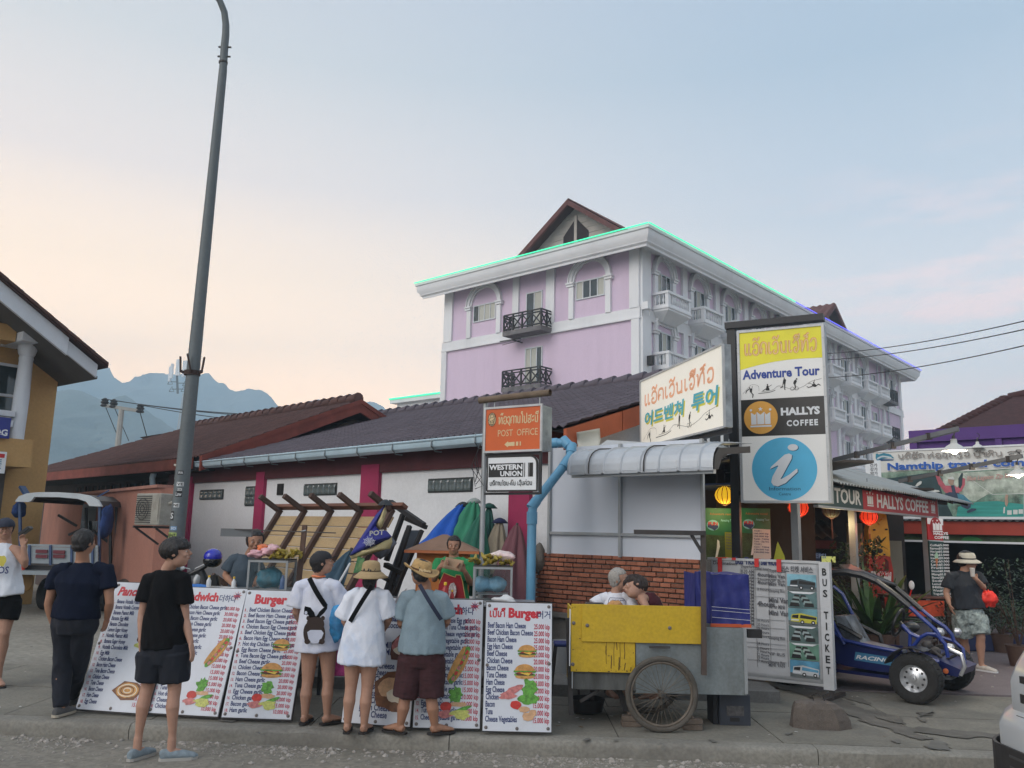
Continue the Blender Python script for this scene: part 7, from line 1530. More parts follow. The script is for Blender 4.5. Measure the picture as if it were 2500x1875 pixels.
folded(k3(1010,430),k3(880,1350),12.4,11.8,.30,F_('umbrella_beige',(.24,.20,.14)),'beige and navy folded umbrella right of the sign post',capm=F_('umbrella_navy',(.015,.02,.07)))
folded(k3(1255,505),k3(1130,1750),12.2,11.4,.40,F_('umbrella_mauve',(.15,.055,.065)),'mauve folded umbrella leaning against the magenta pilaster',cap=False)
UY=10.3; um=thing('open_umbrella','half folded navy and cream umbrella with a white emblem, tilted over the stacked tables','umbrella',D(*k2(300,1400),UY))
m_nv=M('umbrella_royal',(.025,.028,.22),.7,.12,5,b=.2,bs=15); m_crm=M('umbrella_cream',(.55,.46,.24),.75,.12,5,b=.2,bs=15)
def cloth(name,pts,mat,y0,par=um,sub=8):
 b=MB(); cx_=sum(p[0] for p in pts)/len(pts); cy_=sum(p[1] for p in pts)/len(pts); n=len(pts); P=[];
 for i in range(n):
  for j in range(3): P.append((pts[i][0]+(pts[(i+1)%n][0]-pts[i][0])*j/3,pts[i][1]+(pts[(i+1)%n][1]-pts[i][1])*j/3))
 rings=[(1,0),(.7,-.05),(.35,-.08)]; vs=[]
 for s_,dy in rings:
  for p in P:
   x=cx_+(p[0]-cx_)*s_;y=cy_+(p[1]-cy_)*s_; vs.append(D(*k2(x,y),y0+dy+.03*noise.noise(V((x*.01,y*.01,y0)))))
 m=len(P); vs.append(D(*k2(cx_,cy_),y0-.09)); b.add(vs,[(i*m+j,i*m+(j+1)%m,(i+1)*m+(j+1)%m,(i+1)*m+j) for i in range(2) for j in range(m)]+[(2*m+j,2*m+(j+1)%m,3*m) for j in range(m)])
 return b.build(name,mat,par,w=True,sm=2,sol=.004)
cloth('navy_gore',[(825,190),(700,330),(560,540),(430,740),(315,925),(430,900),(560,720),(700,520),(740,400),(835,210)],m_nv,UY)
cloth('cream_gore',[(835,200),(850,300),(790,500),(745,560),(690,500),(730,420),(780,300)],m_crm,UY+.02)
cloth('navy_panel',[(690,500),(745,560),(850,570),(925,650),(880,690),(700,770),(500,860),(420,905),(318,930),(430,760),(580,600)],m_nv,UY-.06)
cloth('cream_hem',[(318,930),(420,910),(700,775),(925,655),(935,730),(900,820),(640,890),(450,950),(345,975)],m_crm,UY-.03)
cloth('grey_lining',[(925,655),(1000,745),(880,900),(760,980),(640,890),(900,820)],M('umbrella_grey',(.14,.15,.18),.8,.1),UY+.05)
b=MB(); ec=D(*k2(600,725),UY-.18); sc_k=10.1/2034/5.927
for r_ in (70,48,26):
 for j in range(16): a=2*PI*j/16;e=2*PI*(j+1)/16; b.beam(ec+V((r_*sc_k*math.cos(a),0,r_*sc_k*math.sin(a)*.7)),ec+V((r_*sc_k*math.cos(e),0,r_*sc_k*math.sin(e)*.7)),.006)
for j in range(8): a=2*PI*j/8+.3; b.beam(ec,ec+V((95*sc_k*math.cos(a),0,75*sc_k*math.sin(a))),.005)
b.build('emblem',M('emblem_white',(.5,.52,.6),.6),um,w=True)
b=MB(); vs,fs=tmesh('POT',.03); o0=D(*k2(600,640),UY-.17); b.add([(o0.x+p[0]*.09,UY-.17-.0*p[1],o0.z+p[1]*.08+p[0]*.01) for p in vs],fs); b.build('lettering',M('letter_gold_grey',(.40,.40,.36),.6),um,w=True)
MB().lathe([(.02,.05),(.05,.03),(.10,-.02)],8,c0=D(*k2(835,175),UY),cap=False).build('top_cap',M('umbrella_black',(.03,.035,.04)),um,w=True)
MB().tube([D(*k2(325,1040),UY-.1),D(*k2(170,1310),UY-.25)],.014,8).build('pole',m_whb,um,w=True)
folded(k2(330,870),k2(60,1520),10.9,10.6,.28,F_('umbrella_slate',(.035,.075,.11)),'slate blue folded umbrella slumped under the navy and cream one',cap=False,grp=None)
q=D(*k2(460,1060),10.2); MB().prism([(-.065,-.10),(.045,-.08),(.06,.07),(-.02,.10)],-.03,.03,T=Matrix.Translation(q)).build('green_rice_bag',M('green_printed_bag',(.06,.20,.08),.6,.6,16,g=.8,gc=(.30,.34,.12),gs=8)); tag(bpy.data.objects['green_rice_bag'],'green printed bag hanging behind the straw sun hat','bag')
q=D(1086,1304.6,10.9); sp_=thing('orange_box','orange box shelter with brown hipped roof behind the vendor in green','kiosk box',(q.x,10.9,0)); zr=q.z; ze=D(1006,1342,10.6).z; hw=.45
MB().bx(-.32,.32,-.28,.3,.05,ze-.01).build('body',M('orange_render',(.50,.16,.03),.7,.1,2,g=.2,gc=(.3,.1,.03)),sp_)
b=MB(); b.add([(-hw,-.42,ze),(hw,-.42,ze),(hw,.42,ze),(-hw,.42,ze),(-.03,0,zr),(.03,0,zr)],[(0,1,5,4),(1,2,5),(2,3,4,5),(3,0,4)]); b.build('roof',M('brown_roof_sheet',(.22,.13,.085),.8,.15,4,g=.3),sp_)
MB().bx(-hw-.01,hw+.01,-.43,.43,ze-.035,ze-.002).build('eave_board',M('orange_edge',(.45,.14,.05),.7),sp_)
# SCOOTER WITH BLUE HELMET
YS=10.2
sk=thing('scooter','black scooter parked behind the left counter with handlebar and mirror showing','scooter',(D(*k4(700,1000),YS).x,YS,.0)); m_bp=M('black_plastic',(.015,.015,.016),.35,.1);
def kp(x,y,Y=YS): return D(*k4(x,y),Y)
MB().tube([kp(340,950),kp(460,920),kp(640,830),kp(860,690)],[.018,.03,.03,.02],10).build('handlebar',m_bp,sk,w=True,sm=True)
MB().tube([kp(330,955),kp(430,925)],.026,10).build('grip',m_blk,sk,w=True)
MB().tube([kp(520,820),kp(740,715)],.009,8).build('brake_lever',m_galv,sk,w=True)
MB().tube([kp(640,880),kp(690,980),kp(720,1120),(kp(700,1150).x,YS,.75)],[.05,.05,.07,.09],12).build('leg_shield',m_bp,sk,w=True,sm=True)
MB().tube([kp(410,870),kp(400,820),kp(330,810),kp(300,790)],.008,6).build('mirror_stem',m_galv,sk,w=True)
b=MB(); b.sph(kp(210,800),(.045,.02,.028),12); b.build('mirror',m_whb,sk,w=True,sm=2)
lump(sk,'front_fairing',M('scooter_white',(.5,.52,.52),.35,.05),kp(590,1080),(.05,.10,.08),4,amp=.1)
MB().ch(-.06,.06,-.04,.04,-.17,.0,.02,T=Matrix.Translation(kp(920,960))@Matrix.Rotation(-.3,4,'Y')).build('phone_holder',m_bp,sk,w=True)
for dx,zz in ((-.1,.28),(1.1,.28)):
 cx_=sk.matrix_basis.translation.x+dx; b=MB(); b.tube([(cx_+.22*math.cos(t),YS+.15,zz+.22*math.sin(t)) for t in [k*PI/12 for k in range(25)]],.045,8); b.build('tyre',m_blk,sk,w=True,sm=True)
MB().ch(.1,1.15,.02,.28,.35,.68,.06).build('body',m_bp,sk,sm=True); MB().ch(.35,1.2,.03,.27,.68,.76,.03).build('seat',m_blk,sk)
hp_=kp(920,570); hl=thing('helmet','shiny blue helmet with black visor hung on the scooter handlebar','helmet',hp_)
b=MB(); b.sph((0,0,.01),(.105,.12,.10),22,k=12); b.build('shell',M('helmet_blue',(.012,.02,.38),.18,.1,3,sp=.8),hl,sm=2)
b=MB(); b.sph((.0,-.005,-.035),(.108,.118,.08),22,k=12); b.build('visor',M('visor_black',(.01,.01,.012),.1,.1),hl,sm=2)
# YELLOW HAND CART
cq=G(*P_(1432,1572)); YC=8.50; cart=thing('hand_cart','yellow and zinc hand cart with one big spoked wheel, chocked with bricks','hand cart',(cq.x,YC,0))
ox=cq.x
def kc(x,y,Y=YC): p=D(*k5(x,y),Y); return (p.x-ox,p.z)
m_yel=M('chipped_yellow_paint',(.56,.37,.015),.55,.10,1.6,b=.15,bs=18,g=.42,gc=(.26,.17,.03),gs=1.6,fine=.07); m_zn=M('stained_zinc_sheet',(.22,.25,.255),.5,.22,1.6,m=.35,g=.85,gc=(.09,.085,.075),gs=1.3,st=(1,1,.6),b=.15,bs=6,fine=.08); m_znd=M('dirty_lower_sheet',(.10,.105,.10),.7,.35,2.5,m=.2,g=.8,gc=(.045,.04,.035),gs=2,st=(2,1,.5))
def slab(name,xa,ya,xb,yb,Y,th,mat,par=cart):
 a=kc(xa,yb,Y);e=kc(xb,ya,Y); o=MB().ch(a[0],e[0],Y-YC,Y-YC+th,a[1],e[1],.003).build(name,mat,par); return o
slab('zinc_panel',795,410,1965,1100,8.50,.012,m_zn); slab('lower_panel',128,850,800,1060,8.52,.012,m_znd);
slab('yellow_board',103,165,788,872,8.485,.012,m_yel); slab('yellow_top_board',218,180,1497,552,8.465,.014,m_yel)
a=kc(115,1060);e=kc(1965,420);
MB().bx(a[0],e[0],.05,.75,e[1]-.03,e[1]-.001).build('cart_top',m_zn,cart); MB().bx(e[0]-.015,e[0],.02,.75,a[1],e[1]-.03).build('side_panel',m_zn,cart); MB().bx(a[0],a[0]+.015,.04,.75,a[1],e[1]+.15).build('side_panel',m_yel,cart); MB().bx(a[0]+.02,e[0]-.02,.72,.74,a[1],e[1]-.03).build('back_panel',m_znd,cart); MB().bx(a[0]+.02,e[0]-.02,.04,.72,a[1]+.02,a[1]+.04).build('cart_floor',m_znd,cart)
a=kc(1957,1110);e=kc(1972,408); MB().bx(a[0],e[0],-.012,.02,a[1],e[1]).build('corner_trim',m_galv,cart); a=kc(84,810);e=kc(101,205); MB().bx(a[0],e[0],-.01,.01,a[1],e[1]).build('corner_trim',m_wht,cart); a=kc(112,1050);e=kc(127,860); MB().bx(a[0],e[0],.0,.02,a[1],e[1]).build('corner_trim',m_galv,cart)
for x,y in ((132,352),(275,375),(1150,402),(122,790)):
 p=kc(x,y); b=MB(); b.lathe([(.018,0),(.018,.004),(.008,.008),(.008,.014)],12,T=Matrix.Translation((p[0],-.036 if y<402.5 and x>200 else -.016,p[1]))@Matrix.Rotation(PI/2,4,'X')); b.build('bolt',M('rusty_washer',(.18,.16,.15)),cart)
b=MB(); RD2=random.Random(9)
for x,y0,y1 in ((485,545,790),(565,545,810),(595,545,640),(632,545,850),(675,545,740),(540,700,840),(690,780,860),(620,720,860),(480,600,700),(740,830,868)):
 P=[]; x_=x
 for i in range(7): x_+=RD2.uniform(-4,4); P.append(kc(x_,y0+(y1-y0)*i/6,8.48))
 ribbon(b,P,RD2.uniform(.004,.009),-.0165,0,sub=2)
b.build('drip_stain',M('drip_brown',(.09,.05,.015),.8,.3,20),cart,kind='stuff')
b=MB();
for i in range(26): x=RD2.uniform(108,785);y=RD2.choice((RD2.uniform(855,872),RD2.uniform(165,200),RD2.uniform(500,872))); p=kc(x,y,8.48); blob(b,p[0],p[1],RD2.uniform(.003,.012),RD2.uniform(.002,.006),-.0168,0,j=.4,n=8)
b.build('paint_chip',M('chip_dark',(.10,.07,.03),.9),cart,kind='stuff')
def kbm(name,p,q,w,Y0=YC,Y1=YC,mat=m_steel,par=cart):
 A=D(*k5(*p),Y0);B=D(*k5(*q),Y1); A.x-=ox;B.x-=ox;A.y-=YC;B.y-=YC; return MB().beam(A,B,w,w,up=(0,1,0)).build(name,mat,par)
kbm('leg',(70,300),(108,1330),.045,8.56,8.56); kbm('leg',(330,1060),(330,1330),.04,9.15,9.15); kbm('brace',(400,1065),(200,1190),.03,8.6,8.6); kbm('leg',(620,1070),(690,1290),.05,8.9,8.9)
A=D(*c4(952,338),8.44);B=D(*k5(1520,905),8.44)
MB().beam((A.x-ox,-.07,A.z),(B.x-ox,-.07,B.z),.045,.045,up=(0,1,0)).build('pole',M('rusty_steel_tube',(.075,.06,.052),.75,.3,5,g=.5,gc=(.12,.05,.025)),cart)
A=D(*c4(566,340),8.42);B=D(*c4(962,347),8.42); MB().beam((A.x-ox,-.10,A.z),(B.x-ox,-.10,B.z),.05,.045).build('crossbar',m_steel,cart)
A=D(*c4(885,355),8.43);B=D(*c4(945,455),8.43); MB().beam((A.x-ox,-.09,A.z),(B.x-ox,-.09,B.z),.03,.03).build('brace',m_steel,cart)
a=kc(1965,500,8.9);e=kc(2110,415,8.9); MB().bx(a[0],e[0],.3,.38,a[1],e[1]).build('handle',m_steel,cart)
wc=D(*k5(1072,1108),8.36); wr=.352; wz=.352; wx=wc.x-ox; WM=Matrix.Translation((wx,-.14,wz))@Matrix.Rotation(PI/2,4,'X')
m_rub=M('dusty_rubber',(.085,.075,.062),.9,.25,8,b=.3,bs=60); b=MB(); b.tube([(wr-.028)*V((math.cos(t),0,math.sin(t)))+V((wx,-.14,wz)) for t in [2*PI*k/48 for k in range(49)]],.027,10); wh=b.build('wheel',m_rub,cart,sm=True)
b=MB(); b.tube([(wr-.062)*V((math.cos(t),0,math.sin(t)))+V((wx,-.14,wz)) for t in [2*PI*k/48 for k in range(49)]],.014,8); b.build('rim',M('rusty_rim',(.14,.115,.09),.6,.25,12,m=.3),wh,sm=True)
MB().lathe([(.018,-.05),(.03,-.045),(.03,-.03),(.014,-.025),(.014,.025),(.03,.03),(.03,.045),(.018,.05)],14,T=WM).build('hub',m_rub,wh,sm=True)
for k in range(32):
 a=2*PI*k/32; s_=1 if k%2 else -1; a2=a+(.35 if (k//2)%2 else -.35); MB().tube([(wx+.026*math.cos(a2),-.14+s_*.035,wz+.026*math.sin(a2)),(wx+(wr-.07)*math.cos(a),-.14,wz+(wr-.07)*math.sin(a))],.0022,4).build('spoke',M('rusty_rim',(.14,.115,.09)),wh)
MB().tube([(wx,-.2,wz),(wx,.72,wz)],.014,8).build('axle',m_steel,cart)
MB().beam((wx-.10,-.05,wz+.42),(wx+.1,-.05,wz+.42),.02).build('wheel_bracket',m_steel,cart)
b=MB(); b.tube([(wr-.028)*V((math.cos(t),0,math.sin(t)))+V((wx,.70,wz)) for t in [2*PI*k/40 for k in range(41)]],.027,8); b.build('wheel',m_rub,cart,sm=True)
a=D(*c4(968,850),8.8);e=D(*c4(1172,575),8.8); l=D(*c4(890,560),8.9); tz0=kc(1600,408)[1]+.0
m_tarp=M('blue_tarpaulin',(.016,.022,.17),.6,.18,4,b=.6,bs=9,g=.25,gc=(.03,.035,.12)); tp_=thing('tarp_bundle','dark blue tarpaulin wrapped box with orange hem on the right end of the cart','tarpaulin',(ox,8.8,tz0+.002)); RM[tp_.name]=Matrix.Translation((0,0,0)); tp_.matrix_basis=Matrix.Identity(4)
b=MB(); x0=a.x;x1=e.x; z0=kc(1600,408)[1]+.035; z1=e.z; y0=8.56;y1=9.2; nx=26
def tf(u,v):
 x=x0+(x1-x0)*u; z=z0+(z1-z0)*v; y=y0+.02*noise.noise(V((u*3,v*3,2)))+.012*math.sin(u*22+v*5)*.6; return (x+.01*noise.noise(V((u*2,v*4,7))),y,z)
b.grid(tf,nx,18); b.grid(lambda u,v:(x0+(x1-x0)*u,y0+(y1-y0)*v,z1+.015*noise.noise(V((u*3,v*3,5)))),12,8); b.grid(lambda u,v:(x1,y0+(y1-y0)*u,z0+(z1-z0)*v),6,6)
lx=l.x-.02; b.grid(lambda u,v:(lx+(x0-lx)*u+.02*math.sin(v*6)*u*(1-u)*4,y0+.12*(1-u)+.02*math.sin(u*9+v*3),z0-.0+(z1+.02-z0)*v),14,12); b.grid(lambda u,v:(lx,y0+.12+(y1-y0-.12)*u,z0+(z1-z0)*v),4,4)
b.build('tarp',m_tarp,tp_,w=True,sm=2); MB().bx(x0-.01,x1+.008,y0-.012,y0-.002,z0-.028,z0+.004).build('orange_hem',M('tarp_orange',(.55,.10,.03),.6,.15,8),tp_,w=True)
for zz in (.35,.28,.14): MB().tube([(x0,y0-.03,z0+zz*(z1-z0)),(x1,y0-.03,z0+(zz-.05)*(z1-z0))],.002,4).build('tie_string',m_whb,tp_,w=True)
q=G(*k5(1840,1450)); cr=thing('plastic_crate','dark grey plastic bottle crate standing on end under the right end of the cart','crate',q)
a=D(*k5(1630,1450),q.y).x-q.x; e=D(*k5(2025,1450),q.y).x-q.x; zt=D(*k5(1840,1115),q.y).z; m_crt=M('crate_grey',(.04,.045,.06),.55,.2,4,g=.4,gc=(.10,.09,.08)); sp2=D(*k5(1690,1450),q.y).x-q.x
MB().ch(sp2,e,0,.30,0,zt,.008).build('front',m_crt,cr); MB().ch(a,sp2-.003,.03,.29,0,zt,.006).build('side',M('crate_dark',(.015,.015,.018),.6,.2),cr)
p=D(*k5(1800,1405),q.y);r_=D(*k5(1905,1362),q.y); MB().ch(p.x-q.x,r_.x-q.x,-.004,.02,p.z,r_.z,.004).build('handle_slot',m_blk,cr); p=D(*k5(1765,1340),q.y);r_=D(*k5(1945,1240),q.y); MB().bx(p.x-q.x,r_.x-q.x,-.006,-.001,p.z,r_.z).build('worn_patch',M('crate_worn',(.09,.085,.085),.8,.5,20),cr)
m_chk=M('dusty_brick',(.14,.105,.08),.95,.2,8,b=.5,g=.5,gc=(.2,.18,.15),rnd=.15); bkm=MB().ch(-.095,.095,-.05,.05,0,.05,.006)
for i,(x,y,zz,rz,s_) in enumerate(((745,1470,0,.05,1),(748,1410,.052,-.06,.98),(760,1360,.104,.1,.5),(1393,1505,0,-.03,1),(1396,1440,.052,.07,.98),(1375,1390,.104,.3,.32))):
 g_=G(*k5(x,(1470 if i<3 else 1505))); p=V((D(*k5(x,1400),g_.y+.05).x,g_.y+.05,zz+.004)); o=bkm.build('loose_brick',m_chk); o.matrix_basis=Matrix.Translation(p)@Matrix.Rotation(rz,4,'Z')@Matrix.Scale(s_,4)
 tag(o,['bottom brick left of the cart wheel, on the pavement','middle brick of the stack left of the cart wheel','broken half brick on top of the left stack','bottom brick right of the cart wheel, on the pavement','upper full brick right of the cart wheel','small mortar bit on top of the right stack'][i],'brick')
q=G(*k5(290,1345)); tag(MB().lathe([(.10,0),(.16,.02),(.185,.14),(.175,.145),(.15,.03),(.02,.02)],24,c0=(q.x,q.y+.15,.004),cap=False).build('rubber_bucket',m_blk,sm=True),'low black rubber bucket under the left end of the cart','bucket')
q=G(*c4(150,1075),.13); tag(MB().lathe([(.24,0),(.26,.05),(.27,.45),(.26,.75),(.27,.8),(.24,.82)],28,c0=(q.x+.02,q.y+1.3,.13)).build('blue_drum',M('drum_blue',(.012,.02,.12),.5,.1),sm=True),'dark blue plastic drum behind the left end of the yellow cart','drum')
q=G(*c4(165,1150),.13); tag(MB().lathe([(.13,0),(.16,.3),(.17,.38),(.14,.385),(.12,.05)],24,c0=(q.x+.02,q.y+.35,.13),cap=False).build('metal_bin',m_galv,sm=True),'small grey metal bin behind the blue stool','bin')
st_=thing('plastic_stool','blue topped stool with dark legs just left of the yellow cart','stool',(D(*c4(180,960),9.6).x,9.6,.13)); zt=D(*c4(180,955),9.6).z-.13
MB().ch(-.12,.12,-.12,.12,zt-.04,zt,.012).build('seat',M('stool_blue',(.02,.04,.2),.5,.1),st_)
for sx_ in (-1,1):
 for sy_ in (-1,1): MB().beam((sx_*.1,sy_*.1,zt-.04),(sx_*.15,sy_*.14,0),.025,up=(0,1,0)).build('leg',m_steel,st_)
# PEOPLE
_tmp=bpy.data.scenes.new('scratch')
def DG():
 with bpy.context.temp_override(scene=_tmp,view_layer=_tmp.view_layers[0]): return bpy.context.evaluated_depsgraph_get()
def fuse(mb,vox,sm_=4,fac=.5):
 me=bpy.data.meshes.new('f'); me.from_pydata([tuple(p) for p in mb.v],[],mb.f)
 bm=bmesh.new(); bm.from_mesh(me); bmesh.ops.recalc_face_normals(bm,faces=bm.faces[:]); bm.to_mesh(me); bm.free()
 o=bpy.data.objects.new('f',me); _tmp.collection.objects.link(o)
 r_=o.modifiers.new('r','REMESH'); r_.mode='VOXEL'; r_.voxel_size=vox
 if sm_: s_=o.modifiers.new('s','SMOOTH'); s_.iterations=sm_; s_.factor=fac
 dg=DG(); ev=o.evaluated_get(dg); m2=bpy.data.meshes.new_from_object(ev)
 nv=len(m2.vertices); co=np.empty(nv*3,dtype=np.float32); m2.vertices.foreach_get('co',co); co=co.reshape(-1,3)
 nf=len(m2.polygons); lt=np.empty(nf,dtype=np.int32); m2.polygons.foreach_get('loop_total',lt); li=np.empty(len(m2.loops),dtype=np.int32); m2.loops.foreach_get('vertex_index',li)
 no=np.empty(nv*3,dtype=np.float32); m2.vertices.foreach_get('normal',no); no=no.reshape(-1,3)
 bpy.data.objects.remove(o); bpy.data.meshes.remove(me)
 return m2,co,no
def finish(m2,co,name,mats,par):
 m2.vertices.foreach_set('co',(co).astype(np.float32).ravel()); m2.name=name; m2.materials.clear()
 for q in (mats if isinstance(mats,(list,tuple)) else [mats]): m2.materials.append(q)
 m2.polygons.foreach_set('use_smooth',[True]*len(m2.polygons)); m2.update()
 o=bpy.data.objects.new(name,m2); COL.objects.link(o); o.parent=par; o.matrix_parent_inverse=RM[par.name].inverted(); return o
def wrinkle(co,no,amp,seed,sx=(9,9,4),det=1.):
 out=co.copy();
 for i in range(len(co)):
  p=co[i]; a=noise.noise(V((p[0]*sx[0]+seed,p[1]*sx[1],p[2]*sx[2]+p[0]*5))); b_=noise.noise(V((p[0]*sx[0]*2.2,p[1]*sx[1]*2.2+seed,p[2]*sx[2]*3-p[0]*8)))
  d=amp*((1-abs(a)*3)*.8+b_*.5*det+.35); out[i]=p+no[i]*max(-.3*amp,d)
 return out
def skin_mat(n,col): return M(n,col,.55,.08,14,b=.12,bs=90,g=.2,gc=tuple(x*.75 for x in col),gs=8,sp=.4)
SK_L=skin_mat('skin_light',(.40,.225,.155)); SK_M=skin_mat('skin_tan',(.33,.17,.105)); SK_D=skin_mat('skin_brown',(.22,.105,.065)); SK_P=skin_mat('skin_pale',(.42,.24,.17))
HB=M('hair_black',(.012,.010,.010),.42,.3,60,b=.6,bs=120,st=(1,1,.25)); HG=M('hair_grey',(.36,.34,.31),.6,.3,60,b=.6,bs=120); HBR=M('hair_dark_brown',(.028,.016,.012),.45,.3,60,b=.6,bs=120)
m_eye=M('eye_white',(.55,.52,.5),.3,0); m_iris=M('eye_dark',(.02,.012,.01),.2,0); m_lip=M('lip',(.25,.08,.07),.5,.1); m_rubb=M('flipflop_rubber',(.018,.015,.014),.8,.2,9)
def person(label,Y,J,face,hface,skin,fm,s=1.,hh=None,fat=1.,hair=(HB,'short'),top=None,bottom=None,shoes='flip',shoem=None,vox=.0065,arms=(1,1),legs=True,hat=None,facev=True,female=False,toe=None,hand=('relax','relax'),ground=0.,legf=1.,cut=None):
 P={k:D(*fm(v[0],v[1]),Y+(v[2] if len(v)>2 else 0)) for k,v in J.items()}
 base=V((P['pel'].x,P['pel'].y,ground)); t=thing('person',label,'person',base)
 f=V((*face,0)).normalized(); hf=V((hface[0],hface[1],hface[2] if len(hface)>2 else 0)).normalized()
 sd=(P['shR']-P['shL']); sd=(sd-V((0,0,0))).normalized()
 fwd=f
 up=(P['top']-P['chin']); hh=up.length if hh is None else hh; up.normalize()
 side=up.cross(hf).normalized()*-1; side=hf.cross(up).normalized(); hfw=up.cross(side).normalized()
 hc=(P['top']+P['chin'])/2; r=hh/2
 HM=Matrix(((side.x*r,hfw.x*r,up.x*r,hc.x),(side.y*r,hfw.y*r,up.y*r,hc.y),(side.z*r,hfw.z*r,up.z*r,hc.z),(0,0,0,1)))
 b=MB()
 b.sph((0,-.06,.20),(.66,.82,.79),20,T=HM,k=12); b.sph((0,.16,-.34),(.52,.60,.60),18,T=HM,k=10); b.sph((0,.34,-.62),(.30,.34,.30),12,T=HM)
 b.sph((0,.60,.12),(.42,.22,.20),12,T=HM); b.tube([(0,.70,.16),(0,.84,-.04),(0,.93,-.17),(0,.76,-.24)],[.07,.09,.13,.10],8,T=HM)
 for q in (-1,1): b.sph((q*.66,-.08,-.06),(.07,.15,.20),10,T=HM); b.sph((q*.34,.56,-.20),(.2,.2,.2),10,T=HM)
 b.sph((0,.70,-.44),(.22,.14,.10),10,T=HM)
 nb=P['neck']; b.tube([hc-up*r*.35-hfw*r*.12,nb,nb-V((0,0,.07))],[.056*s,.058*s*fat**.5,.075*s],14)
 w=(P['shR']-P['shL']).length/2; pel=P['pel']; ch=(P['shL']+P['shR'])/2; mid=pel.lerp(ch,.5)
 tor=[pel-V((0,0,.08*s)),pel,pel.lerp(ch,.28),mid,pel.lerp(ch,.75),pel.lerp(ch,.93),ch+V((0,0,.045))]
 ra=[.145,.165,.145 if not female else .128,.15 if not female else .132,w*.88/s,w*.80/s,.07]; rb=[.11,.125,.11,.115,.12,.10,.06]
 ra=[x*s*(fat if i<5 else 1) for i,x in enumerate(ra)]; rb=[x*s*(fat*1.0 if i<5 else 1) for i,x in enumerate(rb)]
 b.tube(tor,ra,20,side=sd,rb=rb)
 hands=[]
 for k,(q,on) in enumerate(zip('LR',arms)):
  if not on: continue
  S,E,Wr=P['sh'+q],P['el'+q],P['wr'+q]
  b.tube([ch.lerp(S,.55),S-V((0,0,.01)),S.lerp(E,.25),S.lerp(E,.7),E,E.lerp(Wr,.25),E.lerp(Wr,.75),Wr],[x*s*fat**.5 for x in (.06,.058,.05,.042,.037,.039,.030,.025)],12)
  hd=P.get('hd'+q); hd=(hd-Wr).normalized() if hd is not None else (Wr-E).normalized()
  n_=hd.cross(fwd if abs(hd.dot(fwd))<.9 else V((0,0,1))).normalized(); pn=n_.cross(hd).normalized()   # n_: across the palm thickness
  if hd.dot(V((0,0,-1)))>.6: lat=f; thick=hd.cross(f).normalized()
  else: lat=V((0,0,1))-hd*hd.z; lat.normalize(); thick=hd.cross(lat).normalized()
  b.tube([Wr,Wr+hd*.03*s,Wr+hd*.085*s],[.024*s,.036*s,.036*s],10,side=lat,rb=[.020*s,.016*s,.013*s])
  curl=hand[k]; cdir=thick*(1 if (thick.dot(pel-Wr)>0) else -1)
  if curl=='hold': cdir=fwd*1.0-hd*fwd.dot(hd); cdir=cdir.normalized() if cdir.length>.1 else thick
  for i in range(4):
   o_=lat*(.027-.018*i)*s; L0=(.072,.08,.075,.06)[i]*s; a0=Wr+hd*.08*s+o_; bend=.35 if curl=='relax' else 1.1
   p1=a0+(hd*math.cos(bend*.4)+cdir*math.sin(bend*.4))*L0*.42; p2=p1+(hd*math.cos(bend)+cdir*math.sin(bend))*L0*.32; p3=p2+(hd*math.cos(bend*1.5)+cdir*math.sin(bend*1.5))*L0*.26
   b.tube([a0-hd*.015,a0,p1,p2,p3],[.0095*s,.0095*s,.009*s,.0082*s,.007*s],7)
  a0=Wr+hd*.025*s+lat*.026*s; p1=a0+(hd*.6+lat*.6+cdir*.3)*.035*s; p2=p1+(hd*.9+lat*.15+cdir*.35)*.03*s; b.tube([Wr+hd*.01,a0,p1,p2],[.014*s,.013*s,.0105*s,.009*s],7)
 if legs:
  for q in 'LR':
   Hp=P.get('hip'+q) or (pel+sd*(.085*s*(1 if q=='R' else -1))); K,A=P['kn'+q],P['an'+q]
   kf=fat**.5*legf
   bk=-f*.018*s
   b.tube([Hp+V((0,0,.04)),Hp-V((0,0,.06)),Hp.lerp(K,.45),Hp.lerp(K,.85),K,K.lerp(A,.16)+bk*.6,K.lerp(A,.34)+bk,K.lerp(A,.62)+bk*.5,K.lerp(A,.9),A-V((0,0,.02))],[x*s*kf for x in (.088,.092,.076,.060,.055,.052,.057,.043,.033,.034)],14)
   td=toe[q] if toe else f[:2]; td=V((td[0],td[1],0)).normalized(); gz_=ground+(.014 if shoes!='none' else 0)
   heel=V((A.x,A.y,0))-td*.045*s; hz_=A.z-gz_
   b.tube([V((heel.x,heel.y,gz_+.03*s)),V((A.x,A.y,gz_+.045*s)),V((A.x,A.y,gz_+.038*s))+td*.06*s,V((A.x,A.y,gz_+.026*s))+td*.13*s,V((A.x,A.y,gz_+.018*s))+td*.185*s],[.026*s,.034*s,.036*s,.043*s,.030*s],12,side=td.cross(V((0,0,1))),rb=[.028*s,.045*s,.034*s,.022*s,.014*s])
   b.tube([A,V((A.x,A.y,gz_+.03*s))],[.036*s,.034*s],10)
